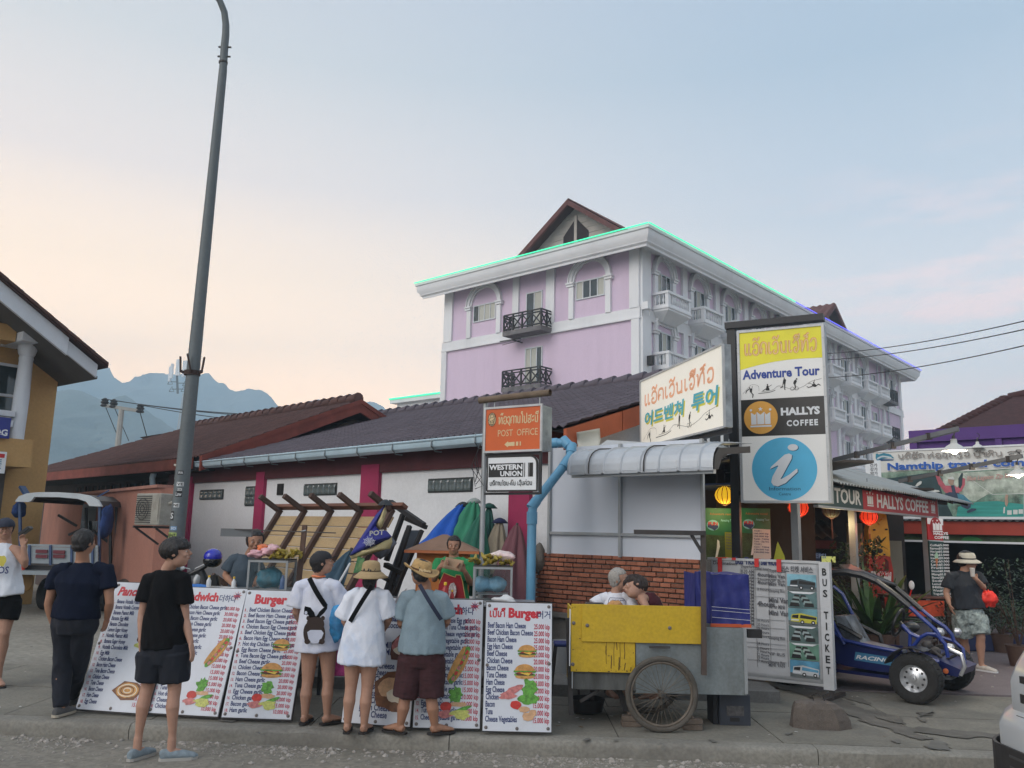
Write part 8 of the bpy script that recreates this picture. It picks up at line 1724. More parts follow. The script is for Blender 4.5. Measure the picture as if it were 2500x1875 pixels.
   if shoes in('flip','sandal'):
    sm2=MB(); pts=[]; sv=td.cross(V((0,0,1)))
    for a,wd in ((-.075,.022),(-.06,.034),(0,.036),(.08,.042),(.14,.047),(.18,.042),(.205,.02)): pts.append((a,wd))
    ol=[V((A.x,A.y,0))+td*a*s+sv*wd*s for a,wd in pts]+[V((A.x,A.y,0))+td*a*s-sv*wd*s for a,wd in reversed(pts)]
    sm2.prism([(p.x,p.y) for p in ol],ground+.002,ground+.018,ax='z'); so=sm2.build('sandal',shoem or m_rubb,t,w=True)
    tp=V((A.x,A.y,gz_+.01))+td*.14*s; st2=MB(); st2.tube([tp,tp-td*.03*s+V((0,0,.038*s)),V((A.x,A.y,gz_+.01))+td*.03*s+sv*.042*s],.006*s,5); st2.tube([tp,tp-td*.03*s+V((0,0,.038*s)),V((A.x,A.y,gz_+.01))+td*.03*s-sv*.042*s],.006*s,5); st2.build('strap',shoem or m_rubb,so if False else t,w=True)
   elif shoes=='shoe':
    sb=MB(); sv=td.cross(V((0,0,1))); c0=V((A.x,A.y,ground))
    sb.tube([c0-td*.085*s+V((0,0,.045)),c0-td*.05*s+V((0,0,.05)),c0+td*.03*s+V((0,0,.048)),c0+td*.11*s+V((0,0,.038)),c0+td*.18*s+V((0,0,.028)),c0+td*.21*s+V((0,0,.022))],[.025*s,.040*s,.042*s,.050*s,.042*s,.018*s],14,side=sv,rb=[.035*s,.046*s,.044*s,.036*s,.026*s,.014*s])
    m2,co,no=fuse(sb,.008,2); co[:,2]=np.maximum(co[:,2],ground+.008); finish(m2,co,'shoe',shoem[0],t)
    ol=[(-.09,.018),(-.07,.036),(0,.042),(.09,.050),(.16,.046),(.21,.02)]; pl=[c0+td*a*s+sv*w_*s for a,w_ in ol]+[c0+td*a*s-sv*w_*s for a,w_ in reversed(ol)]
    MB().prism([(p.x,p.y) for p in pl],ground+.001,ground+.024,ax='z').build('shoe_sole',shoem[1],t,w=True)
 if cut: b=cut(b,P)
 m2,co,no=fuse(b,vox,3); finish(m2,co,'body',skin,t)
 def hp(x,y,z): return HM@V((x,y,z))
 if facev:
  for q in (-1,1):
   e_=MB(); e_.sph((q*.27,.66,.02),(.105,.09,.05),10,T=HM,k=6); eo=e_.build('eye',m_eye,t,w=True,sm=2); e_=MB(); e_.sph((q*.27,.715,.02),(.045,.045,.048),8,T=HM,k=5); e_.build('iris',m_iris,t,w=True,sm=2)
   MB().tube([hp(q*.12,.76,.17),hp(q*.27,.76,.21),hp(q*.42,.66,.16)],[.02*r,.032*r,.012*r],6).build('eyebrow',hair[0],t,w=True,sm=2)
  MB().tube([hp(-.18,.76,-.47),hp(-.07,.84,-.445),hp(0,.855,-.455),hp(.07,.84,-.445),hp(.18,.76,-.47)],[.01*r,.035*r,.04*r,.035*r,.01*r],6).build('mouth',m_lip,t,w=True,sm=2)
 hm,style=hair
 if style:
  b=MB();
  if style=='bowl': b.sph((0,-.04,.30),(.80,.97,.78),28,T=HM,k=18)
  elif style=='long': b.sph((0,-.16,.10),(.76,.86,.98),28,T=HM,k=18); b.tube([hp(0,-.4,-.2),hp(0,-.45,-.8),hp(0,-.42,-1.35)],[.60*r,.62*r,.35*r],16,side=side,rb=[.4*r,.32*r,.2*r])
  elif style=='bun': b.sph((0,-.10,.24),(.74,.88,.84),28,T=HM,k=18); b.sph((.0,-.98,.15),(.30,.26,.30),14,T=HM)
  else: b.sph((0,-.10,.24),(.73,.88,.84),28,T=HM,k=18); b.sph((0,-.42,-.25),(.58,.50,.42),18,T=HM,k=10)
  m2,co,no=fuse(b,.009,1)
  inv=HM.inverted(); keep=np.array([list(inv@V(p)) for p in co])
  fl={'bowl':.20,'short':.46,'long':.42,'bun':.58}[style]
  for i,(x,y,z) in enumerate(keep):
   lim=fl+.25*max(0,abs(x)-.35) if y>.25 else (-.10 if (style!='long') else -2)
   if style in('short','bowl','bun') and y<=.25: lim=-.62+.55*max(0,(y+.35)/.6)
   if z<lim and y>-.75+.3*(z+.6):
    k_=min(1,(lim-z)*6); co[i]=co[i]+(np.array(hc)-co[i])*(.30*k_)
   else:
    n3=noise.noise(V((x*7,y*7,z*2.2)))+.6*noise.noise(V((x*17,y*17,z*5))); co[i]=co[i]+no[i]*(.007*n3+.003)
  finish(m2,co,'hair',hm,t)
 return t,P,HM,f,sd,ch,w,tor,ra,rb
def shirt(R,fm,Y,mat,hem,slv=.62,infl=.018,loose=1.,name='shirt',seed=1,s=1.,nk=.030,amp=.011,sleeveless=False,arms='LR',flare=1.0,vox=.008,back=0.):
 t,P,HM,f,sd,ch,w,tor,ra,rb=R
 b=MB(); pel=P['pel']; hz=D(*fm(hem[0],hem[1]),Y).z; bot=V((pel.x,pel.y,hz));
 pts=[bot,bot.lerp(tor[3],.35),tor[3]+(tor[2]-tor[3])*.2,tor[4],tor[5]+V((0,0,.0)),ch+V((0,0,.035*s)),ch+V((0,0,.062*s))]
 A=[max(ra[1],ra[0])*flare+infl*1.7*loose,ra[1]+infl*1.4*loose,ra[3]+infl*1.3*loose,ra[4]+infl,ra[5]+infl*.8,.088*s+nk*.4,.060*s+nk*.4]
 B=[rb[1]*flare+infl*1.6*loose,rb[1]+infl*1.3*loose,rb[3]+infl*1.3*loose,rb[4]+infl,rb[5]+infl*.7,.07*s+nk*.3,.052*s+nk*.4]
 b.tube(pts,A,24,side=sd,rb=B)
 if not sleeveless:
  for q in arms:
   S,E=P['sh'+q],P['el'+q]; e_=S.lerp(E,slv)
   b.tube([ch.lerp(S,.5)+V((0,0,.005)),S+V((0,0,-.012)),S.lerp(E,slv*.5),e_],[(.050*s+infl),(.051*s+infl*.8),(.053*s+infl*.8*loose),(.055*s+infl*1.1*loose)],14)
 m2,co,no=fuse(b,vox,4); co=wrinkle(co,no,amp,seed,(7,7,3.5)); return finish(m2,co,name,mat,t)
def trousers(R,mat,to=.5,infl=.016,loose=1.,name='shorts',seed=3,s=1.,waist=.06,fat=1.,amp=.009,wf=1.):
 t,P,HM,f,sd,ch,w,tor,ra,rb=R; b=MB(); pel=P['pel']
 b.tube([pel-V((0,0,.13*s)),pel-V((0,0,.06*s)),pel+V((0,0,.0)),pel.lerp(ch,waist/.5)],[ra[0]*.9+infl,ra[1]+infl,ra[1]+infl,ra[2]+infl*.9],22,side=sd,rb=[rb[0]+infl,rb[1]+infl,rb[1]+infl,rb[2]+infl])
 for q in 'LR':
  Hp=P.get('hip'+q) or (pel+sd*(.085*s*(1 if q=='R' else -1))); K,A=P['kn'+q],P['an'+q]
  path=[Hp+V((0,0,.03)),Hp-V((0,0,.05))]; rr=[(.095*s*fat+infl)*wf,(.098*s*fat+infl)*wf]
  def at(f_): return Hp.lerp(K,f_*2) if f_<=.5 else K.lerp(A,(f_-.5)*2)
  n=5
  for i in range(1,n+1):
   f_=to*i/n; path.append(at(f_)); rr.append(((.092-.05*f_)*s*fat**.5+infl*1.2*loose)*wf)
  b.tube(path,rr,16)
 m2,co,no=fuse(b,.0085,4); co=wrinkle(co,no,amp,seed,(8,8,4)); return finish(m2,co,name,mat,t)
def strap(R,name,a,b_,mat,Y,fm,w=.045,off=.03,par=None):
 """a flat band over the back from shoulder to hip"""
 t=R[0]; n=10; vs=[]; A=D(*fm(*a),Y); B=D(*fm(*b_),Y); d=(B-A).normalized(); s_=d.cross(V((0,1,0))).normalized()*w/2
 mb=MB();
 for i in range(n+1):
  p=A.lerp(B,i/n)+V((0,-.035*math.sin(PI*i/n),0)); vs+= [p-s_,p+s_]
 mb.add(vs,[(2*i,2*i+1,2*i+3,2*i+2) for i in range(n)]); return mb.build(name,mat,t,w=True,sol=.006)
cap_m=M('cap_black',(.018,.018,.022),.8,.15,12,b=.2,bs=60)
def baseball(R,vis,mat,name='cap',tilt=0.):
 t,P,HM=R[0],R[1],R[2]; b=MB(); b.sph((0,-.05,.34),(.82,.97,.74),26,T=HM,k=16);
 me_v=[]; inv=HM.inverted()
 k=b.v[:]; nv=[]
 for p in k:
  q=inv@V(p); q.z=max(q.z,.22); nv.append(tuple(HM@q))
 b.v=nv
 vx,vy=vis; vv=V((vx,vy,0)).normalized(); sv=V((-vv.y,vv.x,0))
 top_=[];bo=[]
 for i in range(13):
  a=-1.15+2.3*i/12; top_.append(vv*(.55+.95*math.cos(a*.95)**1)*1.0+sv*math.sin(a)*.66)
 pl=[(p.x,p.y) for p in top_]+[( (vv*.45+sv*.6).x,(vv*.45+sv*.6).y),((vv*.45-sv*.6).x,(vv*.45-sv*.6).y)]
 b.prism(pl,.20,.26,T=HM,ax='z'); return b.build(name,mat,t,w=True,sm=True)
def brimhat(R,mat,prof,tilt=(0,0),name='sun_hat',band=None,wave=0.,zoff=0.,sc2=1.,pinch=0.,sy=1.):
 t,P,HM=R[0],R[1],R[2]; H2=HM@Matrix.Translation((0,-.05,zoff))@Matrix.Rotation(tilt[0],4,'X')@Matrix.Rotation(tilt[1],4,'Y'); n=44; b=MB(); vs=[]
 for r_,z in prof:
  for j in range(n):
   a=2*PI*j/n; w_=wave*max(0,r_-.95)*math.cos(2*a); rr=r_*(1-pinch*max(0,z-.75)*abs(math.sin(a))); vs.append((rr*math.cos(a)*.92*sc2,rr*math.sin(a)*1.05*sc2*sy,z+w_))
 b.add(vs,[(i*n+j,i*n+(j+1)%n,(i+1)*n+(j+1)%n,(i+1)*n+j) for i in range(len(prof)-1) for j in range(n)]+[tuple(range((len(prof)-1)*n,len(prof)*n))],0,H2)
 o=b.build(name,mat,t,w=True,sm=2,sol=.006)
 if band: b=MB(); b.lathe([(band[0]*1.02,band[1]),(band[0]*1.01,band[1]+band[2])],n,T=H2@Matrix.Diagonal((.93*sc2,1.06*sc2*sy,1,1)),cap=False); b.build('hat_band',band[3],t,w=True,sm=2)
 return o,H2
# ---- B: man in navy, back view
m_navyt=M('tee_navy',(.006,.009,.022),.9,.15,8,sp=.15,b=.15,bs=60); m_jean=M('dark_denim',(.006,.008,.016),.85,.3,12,b=.2,bs=90); m_blt=M('tee_black',(.006,.006,.007),.9,.15,8,sp=.15,b=.15,bs=60)
J=dict(top=(690,478),chin=(672,690),neck=(668,715,.02),shL=(465,800),shR=(870,800),elL=(392,1080,-.02),wrL=(428,1235,.02),elR=(888,1070,-.03),wrR=(866,1195,.06),hdR=(845,1280,.10),pel=(610,1195),knL=(508,1560,.08),knR=(640,1520,.12))
_fm=e2
def mixfm(k,x,y): return c(k,x,y)
J2=dict(J); YB=8.42
def fB(x,y): return e2(x,y)
J2['anL']=(492,1905,0.02); J2['anR']=(585,1815,.42)
R=person('man in dark navy tee and jeans seen from behind with hand in pocket',YB,J2,(.25,1),(.35,1),SK_M,fB,s=1.03,fat=1.12,shoes='shoe',shoem=(M('canvas_grey',(.10,.10,.10),.8,.2),M('sole_cream',(.42,.38,.30),.8,.1)),facev=False,toe={'L':(.15,1),'R':(.3,1)},ground=.012)
shirt(R,fB,YB,m_navyt,(610,1185),s=1.03,loose=1.1,seed=2,slv=.55); trousers(R,m_jean,to=1.0,loose=.9,name='jeans',seed=5,s=1.03,fat=1.1,wf=1.02)
# ---- C: boy in black tee and shorts
YCb=7.55
J=dict(top=(975,374),chin=(990,545),neck=(938,548,.02),shL=(838,605),shR=(1018,600),elL=(795,800,-.01),wrL=(788,930,-.04),hdL=(790,1030,-.06),elR=(1035,830),wrR=(1066,960,-.04),hdR=(1078,1040,-.06),pel=(918,985),knL=(822,1215),knR=(975,1225),anL=(772,1490,.0),anR=(962,1492,.0))
m_slip=(M('canvas_blue_grey',(.20,.25,.28),.85,.2,20,b=.3,bs=80),M('sole_grey',(.38,.37,.34),.8,.1))
R=person('boy in black tee and black shorts standing on the road with head turned right',YCb,J,(.12,1),(.92,.25),SK_P,c1,s=1.04,fat=.92,shoes='shoe',shoem=m_slip,toe={'L':(.35,1),'R':(.95,.35)},ground=-.13,hair=(HB,'bowl'))
shirt(R,c1,YCb,m_blt,(918,985),s=1.04,loose=1.15,seed=7,slv=.62); trousers(R,M('shorts_navy_black',(.005,.007,.014),.85,.2,8),to=.40,loose=2.2,seed=8,s=1.04)
sp=MB();
for k in (0,.011): sp.tube([D(*c1(1036+k*300,965),YCb-.02),D(*c1(1030+k*300,1150),YCb-.02)],.0035,5)
sp.build('side_stripe',m_st,R[0],w=True)
# ---- D: tourist with the bear shirt and black cap
YD=8.35; m_tie=M('tee_pale_tiedye',(.66,.68,.76),.9,.05,3,b=.2,bs=50,g=.75,gc=(.42,.48,.70),gs=3.2)
J=dict(top=(640,452),chin=(672,580),neck=(628,592,.02),shL=(540,640),shR=(728,640),elL=(508,790,.02),wrL=(545,860,.22),elR=(782,770,.08),wrR=(740,830,.28),pel=(638,960),knL=(575,1175),knR=(690,1175),anL=(556,1385,.0),anR=(682,1378,.0))
R=person('tourist in white bear print tee and black cap seen from behind',YD,J,(.1,1),(.95,.3),SK_L,c2,s=.97,fat=.95,shoes='flip',toe={'L':(.1,1),'R':(.7,.7)},ground=.012,female=True,legf=1.06)
o=shirt(R,c2,YD,m_tie,(640,1000),s=.97,loose=2.2,seed=4,slv=.75,flare=.98,infl=.02); baseball(R,(.15,1),cap_m)
strap(R,'bag_strap',(585,598),(676,755),m_blt,YD-.13,c2,w=.046)
MB().tube([D(*c2(598,585),YD-.05),D(*c2(640,590),YD-.07),D(*c2(672,588),YD+.0)],.008,6).build('orange_cord',m_bago,R[0],w=True)
MB().prism([(-.018,-.012),(.022,-.014),(.022,.014),(-.016,.012)],-.008,.0,T=Matrix.Translation(D(*c2(688,518),YD-.02))).build('sunglasses',m_bp,R[0],w=True)
b=MB(); yb_=YD-.215
def q2(x,y,o=0): p=D(*c2(x,y),yb_+o); return (p.x,p.y,p.z)
def bp(pts,m,o): b.add([q2(x,y,o) for x,y in pts],[tuple(range(len(pts)))],m)
def el(x,y,rx,ry,m,o,n=18): bp([(x+rx*math.cos(2*PI*i/n),y+ry*math.sin(2*PI*i/n)) for i in range(n)],m,o)
el(578,905,28,58,0,0); el(645,910,28,56,0,0); el(610,880,44,40,0,-.001); el(618,855,50,46,0,-.003); el(578,822,11,13,0,-.002); el(660,822,11,13,0,-.002)
bp([(572,900),(590,888),(650,888),(664,905),(650,940),(632,962),(598,962),(580,940)],1,-.005); el(614,938,15,16,1,-.007); el(572,952,16,16,0,-.006); el(654,952,16,16,0,-.006)
bp([(588,818),(566,790),(556,765),(560,755),(590,762),(612,790),(618,815)],2,-.004); bp([(622,815),(640,785),(665,762),(685,750),(684,768),(668,792),(640,818)],2,-.004); bp([(556,765),(553,800),(572,806),(578,780)],2,-.0055); el(565,792,8,10,1,-.007)
b.build('bear_print',[M('print_bear_brown',(.035,.02,.015),.8,.1),M('print_bear_white',(.55,.58,.68),.8),m_blt],R[0],w=True,rec=False)
q=D(*c2(738,850),YD-.10); o=lump(None,'swim_bag',M('swim_bag_blue',(.04,.25,.50),.5,.6,9,g=.5,gc=(.02,.05,.2),gs=8),q,(.085,.05,.16),8,amp=.2,w=False); tag(o,'bright blue patterned swim bag hanging between the two tourists in white','bag')
q=D(*c2(757,1060),YD+.10); tag(MB().ch(-.055,.055,-.02,.02,-.14,.12,.01,T=Matrix.Translation(q)).build('pink_bag',M('pink_mesh',(.55,.06,.28),.6,.3,20)),'pink mesh bag hanging low between the two tourists in white','bag')
# ---- E: woman in wide straw hat
YE=8.03; m_tie2=M('tee_white_blue',(.68,.71,.78),.9,.04,3,b=.2,bs=50,g=.6,gc=(.30,.46,.72),gs=2.6)
J=dict(top=(932,512),chin=(925,640),neck=(915,648,.02),shL=(825,692),shR=(995,690),elL=(780,840,.03),wrL=(830,900,.24),elR=(1028,830,.05),wrR=(990,900,.26),pel=(878,1020),knL=(817,1205),knR=(907,1210),anL=(795,1432,.0),anR=(888,1440,.0))
R=person('woman in wide tan sun hat and long white tee seen from behind',YE,J,(.05,1),(.1,1),SK_L,c2,s=.93,fat=.95,shoes='flip',toe={'L':(-.1,1),'R':(.2,1)},ground=.012,female=True,hair=(HB,'long'),facev=False,legf=1.1)
shirt(R,c2,YE,m_tie2,(878,1072),s=.93,loose=2.3,seed=14,slv=.85,flare=.98,infl=.02)
m_straw=M('straw_tan',(.42,.30,.155),.9,.12,30,b=.5,bs=120,st=(1,1,6));
brimhat(R,m_straw,[(1.48,-.42),(1.25,-.22),(1.02,.0),(.84,.12),(.80,.25),(.78,.6),(.70,.88),(.5,1.02),(.2,1.07)],wave=.06,band=(.83,.13,.07,m_blt),sc2=1.13,zoff=.14)
strap(R,'bag_strap',(935,640),(812,840),m_blt,YE-.14,c2,w=.040)
# ---- F: man in straw western hat
YF=8.05; m_gry=M('tee_heather_blue',(.20,.27,.31),.9,.1,6,b=.2,bs=60,fine=.06); m_mar=M('shorts_maroon_plaid',(.045,.012,.014),.9,.5,10,st=(1,1,4),g=.4,gc=(.02,.02,.03),gs=10)
J=dict(top=(300,500),chin=(275,640),neck=(312,628,.02),shL=(215,700),shR=(412,705),elL=(180,850,.03),wrL=(205,880,.24),elR=(438,840,.04),wrR=(400,880,.26),pel=(300,1010),knL=(203,1265),knR=(350,1265),anL=(175,1435,.0),anR=(372,1440,.0))
R=person('man in straw western hat, grey blue tee and maroon shorts',YF,J,(-.1,1),(-.45,.9),SK_M,c3,s=.98,fat=1.08,shoes='flip',toe={'L':(-.8,.5),'R':(.9,.5)},ground=.012)
shirt(R,c3,YF,m_gry,(300,1010),s=.98,loose=1.5,seed=21,slv=.8); trousers(R,m_mar,to=.49,loose=2.2,seed=22,s=.98,fat=1.05)
m_straw2=M('straw_woven',(.45,.29,.12),.85,.2,30,b=.6,bs=90);
o,H2=brimhat(R,m_straw2,[(1.38,.16),(1.2,.06),(1.0,.08),(.84,.12),(.80,.3),(.72,.75),(.60,.93),(.35,.86),(.1,.84)],wave=.62,band=(.83,.12,.14,M('hat_band_brown',(.12,.06,.03),.8,.1)),pinch=.35,tilt=(.08,.08),sc2=1.13,zoff=.12)
b=MB(); p=D(*c3(283,556),YF-.19); vs,fs=tmesh('Marlboro',.05); b.add([(p.x+a*.028,p.y-.01,p.z-.004+z*.034-a*.003) for a,z in vs],fs); b.build('hat_lettering',m_cr,R[0],w=True)
strap(R,'bag_strap',(285,635),(405,830),M('strap_navy',(.015,.022,.05),.8,.1),YF-.14,c3,w=.036)
q=D(*c3(165,715),YF+.25); tag(MB().prism([(-.05,-.12),(.03,-.10),(.075,.10),(.03,.06),(-.02,.0)],-.03,.03,T=Matrix.Translation(q)).build('wrapped_pancake',M('wrapper_white',(.5,.45,.44),.6,.2,20)),'paper wrapped food held by the man in the western hat','food')
# ---- G: vendor in grey
YG=9.95; J=dict(top=(560,560),chin=(535,905),neck=(480,905,.03),shL=(235,985),shR=(560,1010),elL=(120,1215,-.02),wrL=(235,1345,-.25),elR=(610,1230,-.02),wrR=(540,1380,-.25),pel=(420,1560),knL=(360,2150),knR=(500,2150),anL=(360,2700),anR=(500,2700))
R=person('woman vendor in slate grey tee bending over the left counter',YG,J,(.25,-1),(.45,-1,-.45),SK_M,k1,s=1.0,fat=1.12,shoes='shoe',shoem=m_slip,ground=.0,female=True,hair=(HB,'bun'),hand=('hold','hold'))
shirt(R,k1,YG,M('tee_slate',(.045,.065,.085),.9,.1,6,b=.2),(420,1560),loose=1.2,seed=31,slv=.7); trousers(R,m_jean,to=.98,name='trousers',seed=32)
# ---- H: vendor in green with red apron
YH_=9.72; J=dict(top=(350,648),chin=(335,925),neck=(345,925,.03),shL=(130,1030),shR=(555,1050),elL=(60,1270,-.05),wrL=(150,1080,-.28),hdL=(215,1045,-.30),elR=(590,1330,-.05),wrR=(500,1150,-.28),hdR=(440,1095,-.30),pel=(320,1700),knL=(260,2200),knR=(400,2200),anL=(260,2700),anR=(400,2700))
R=person('smiling woman vendor in green tee and red apron holding brown paper',YH_,J,(.05,-1),(.05,-1,-.25),SK_M,k3,s=.98,fat=.98,shoes='shoe',shoem=m_slip,ground=.13,female=True,hair=(HB,'bun'),hand=('hold','hold'))
shirt(R,k3,YH_,M('tee_green',(.02,.22,.07),.9,.15,6,b=.2),(320,1650),loose=1.2,seed=41,slv=.85); trousers(R,m_jean,to=.98,name='trousers',seed=42)
ap=MB(); AP=[(200,1175),(320,1225),(370,1240),(375,1205),(440,1210),(470,1300),(510,1540),(505,1800),(100,1800),(105,1540),(130,1330)]
yA=YH_-.175
def apz(x,y): return D(*k3(x,y),yA-.02*math.cos((x-310)/130))
ap.add([apz(*p) for p in AP],[tuple(range(len(AP)))]); ap.build('apron',M('apron_red',(.28,.012,.018),.85,.15,6,b=.2),R[0],w=True,sol=.006)
e_=MB();
for i in range(len(AP)-4): e_.tube([apz(*AP[i])-V((0,.008,0)),apz(*AP[i+1])-V((0,.008,0))],.004,5)
e_.tube([apz(*AP[0])-V((0,.008,0)),apz(*AP[-1])-V((0,.008,0))],.004,5); e_.build('apron_piping',M('piping_yellow',(.5,.36,.12),.8),R[0],w=True)
b=MB(); b.add([D(*k3(x,y),yA-.035) for x,y in ((300,1330),(345,1318),(375,1370),(380,1450),(350,1540),(275,1530),(265,1450),(275,1370))],[tuple(range(8))]); b.build('apron_print',M('print_greyish',(.42,.36,.36),.8,.6,60,g=.8,gc=(.1,.05,.05),gs=40),R[0],w=True)
pp=[(230,948),(492,1000),(440,1160),(180,1108)]; b=MB(); nq=8
b.grid(lambda u,v:D(*k3(pp[3][0]*(1-u)*(1-v)+pp[2][0]*u*(1-v)+pp[0][0]*(1-u)*v+pp[1][0]*u*v,pp[3][1]*(1-u)*(1-v)+pp[2][1]*u*(1-v)+pp[0][1]*(1-u)*v+pp[1][1]*u*v),YH_-.335+.02*math.sin(u*3)),nq,4)
o=b.build('paper_bag',M('kraft_paper',(.36,.24,.15),.85,.1,5,b=.2),sm=2,sol=.003); tag(o,'brown kraft paper held up by the vendor in green','paper')
# ---- I and J: couple seated behind the cart
YI=9.75; J=dict(top=(472,545),chin=(500,668),neck=(468,668,.02),shL=(385,715),shR=(538,712),elL=(335,760,-.05),wrL=(380,800,-.25),elR=(560,790,-.05),wrR=(520,800,-.28),pel=(470,905),knL=(430,905,-.38),knR=(520,905,-.38),anL=(430,1080,-.36),anR=(520,1080,-.36))
R=person('grey haired man in white printed tee seated behind the yellow cart',YI,J,(.35,-1),(.95,-.4),SK_L,c4,s=1.0,fat=1.05,shoes='none',ground=.13,hair=(HG,'short'),hand=('hold','hold'))
shirt(R,c4,YI,M('tee_white',(.70,.71,.76),.9,.04,4,b=.2),(470,890),loose=1.4,seed=51,slv=.8); trousers(R,m_jean,to=.5,seed=52)
b=MB()
def pq(x,y,o=0.): return D(*k5(x,y),YI-.175+o)
for A,B in (((520,85),(660,90)),((660,90),(690,125)),((690,125),(690,160)),((520,85),(503,120)),((503,120),(500,165)),((500,165),(560,178)),((530,140),(650,145)),((650,145),(655,165))): b.beam(pq(*A),pq(*B),.006,.002,up=(0,1,0))
vs,fs=tmesh('LONG ISLAND',.03); p=pq(527,118); b.add([(p.x+a*.0235,p.y-.002,p.z+z*.022) for a,z in vs],fs); b.build('shirt_print',m_mn,R[0],w=True)
st2=thing('bench_stool','plain dark stool under the grey haired man behind the cart','stool',(R[1]['pel'].x,YI,.13)); MB().ch(-.17,.17,-.17,.17,.33,.37,.01).build('seat',m_steel,st2)
for a in (-.13,.13):
 for e_ in (-.13,.13): MB().beam((a,e_,.33),(a*1.1,e_*1.1,0),.03,up=(0,1,0)).build('leg',m_steel,st2)
o=lump(None,'bread_roll',M('bread_crust',(.48,.25,.09),.7,.25,14,b=.3),D(*c4(462,742),9.15),(.075,.05,.035),5,amp=.25,w=False); tag(o,'golden bread roll in front of the grey haired man','bread')
tag(MB().ch(-.10,.10,-.07,.07,0,.03,.01,T=Matrix.Translation(D(*c4(345,752),9.1))).build('dark_tray',m_bp),'small dark tray at the left end of the yellow cart top','tray')
YJ=9.62; J=dict(top=(572,592,.06),chin=(578,712,-.12),neck=(622,690,.0),shL=(612,712,-.12),shR=(690,715,.1),elL=(650,790,-.25),wrL=(600,815,-.38),elR=(735,800,.0),wrR=(680,815,-.2),pel=(715,905,.12),knL=(660,905,-.28),knR=(720,905,-.28),anL=(660,1080,-.28),anR=(720,1080,-.28))
R=person('dark haired woman in maroon vest bowing her head behind the yellow cart',YJ,J,(-.8,-.6),(-.75,-.45,-.55),SK_L,c4,s=.93,fat=.95,shoes='none',ground=.13,female=True,hair=(HBR,'bowl'),hand=('hold','hold'))
shirt(R,c4,YJ,M('vest_maroon',(.06,.008,.014),.9,.1,6),(715,890),sleeveless=True,seed=61,s=.93,infl=.010,nk=.0); trousers(R,m_jean,to=.5,seed=62,s=.93)
st2=dup(st2,'plain dark stool under the woman in the maroon vest behind the cart',loc=(R[1]['pel'].x,YJ+.1,.13))
# ---- A: man in white vest at the left edge, phone at his ear
YA=9.9; m_vest=M('vest_white',(.66,.69,.74),.9,.05,3,b=.15,g=.35,gc=(.5,.58,.72),gs=2)
J=dict(top=(45,385),chin=(38,562),neck=(45,575,.03),shL=(-90,630),shR=(140,640),elL=(-120,900),wrL=(-100,1060,-.05),elR=(205,760,-.05),wrR=(190,610,-.08),hdR=(178,520,-.08),pel=(20,1060),knL=(-60,1340,.1),knR=(35,1310,-.05),anL=(-100,1600,.1),anR=(-8,1625,.0))
R=person('man in white vest and cap at the left edge lifting a phone',YA,J,(.5,-1),(.6,-.9),SK_L,e2,s=1.04,fat=1.05,shoes='flip',toe={'L':(.6,-.8),'R':(.7,-.7)},ground=.0,hand=('relax','hold'))
shirt(R,e2,YA,m_vest,(20,1010),sleeveless=True,seed=71,s=1.04,loose=1.3,nk=.01); trousers(R,m_blt,to=.28,loose=1.6,seed=72,s=1.04); baseball(R,(.0,1),M('cap_dark_blue',(.02,.025,.045),.8,.15))
MB().ch(-.02,.02,-.045,.045,-.07,.07,.006,T=Matrix.Translation(D(*e2(207,485),YA-.08))@Matrix.Rotation(.9,4,'Y')).build('phone',m_bp,R[0],w=True)
b=MB(); p=D(*e2(20,735),YA-.20)
for i,(x,y) in enumerate(((15,740),(5,720),(28,718))): b.add([D(*e2(x+24*math.cos(t),y+34*math.sin(t)),YA-.205-.001*i) for t in [k*PI/6 for k in range(12)]],[tuple(range(12))],0)
vs,fs=tmesh('LAOS',.02); X1=max(v_[0] for v_ in vs); q=D(*e2(68,830),YA-.21); b.add([(q.x-(X1-a)*.10,q.y,q.z+z*.11) for a,z in vs],fs,1); b.build('vest_print',[M('print_yellow',(.55,.48,.08),.8),m_mn],R[0],w=True)
# ---- K: man with sun hat drinking, red bag
YK=12.65; J=dict(top=(1585,292),chin=(1622,500),neck=(1570,500,.03),shL=(1415,560),shR=(1722,555),elL=(1372,740),wrL=(1405,860,-.06),hdL=(1440,960,-.1),elR=(1775,690,-.06),wrR=(1705,600,-.22),hdR=(1655,545,-.24),pel=(1620,960),knL=(1560,1230,.12),knR=(1745,1220,-.08))
def g1d(x,y): return g1(x,y)
J['anL']=((c('d7',1840,1170)[0]-2000)*4.424,(c('d7',1840,1170)[1]-1280)*4.424,.25); J['anR']=((c('d7',1925,1170)[0]-2000)*4.424,(c('d7',1925,1170)[1]-1280)*4.424,-.05)
R=person('walking man in dark tee, bucket hat and leafy shorts drinking from a cup',YK,J,(-.15,-1),(.75,-.75),SK_L,g1,s=1.05,fat=1.12,shoes='shoe',shoem=(M('sneaker_cream',(.45,.42,.38),.7,.3,20),m_whb),toe={'L':(.0,-1),'R':(.6,-.9)},ground=.012,hand=('relax','hold'))
shirt(R,g1,YK,M('tee_charcoal',(.016,.020,.028),.9,.1,6),(1620,900),seed=81,s=1.05,loose=1.3,slv=.7); trousers(R,M('leaf_print_cloth',(.30,.36,.35),.9,.6,16,g=1.,gc=(.02,.035,.045),gs=13,b=.2),to=.44,loose=3.,seed=82,s=1.05,fat=1.05)
brimhat(R,M('hat_khaki',(.38,.37,.32),.9,.15,14,b=.3),[(1.32,-.12),(1.1,.05),(.9,.16),(.82,.25),(.80,.6),(.66,.85),(.3,.92)],tilt=(-.1,0),band=(.83,.22,.12,m_navyt))
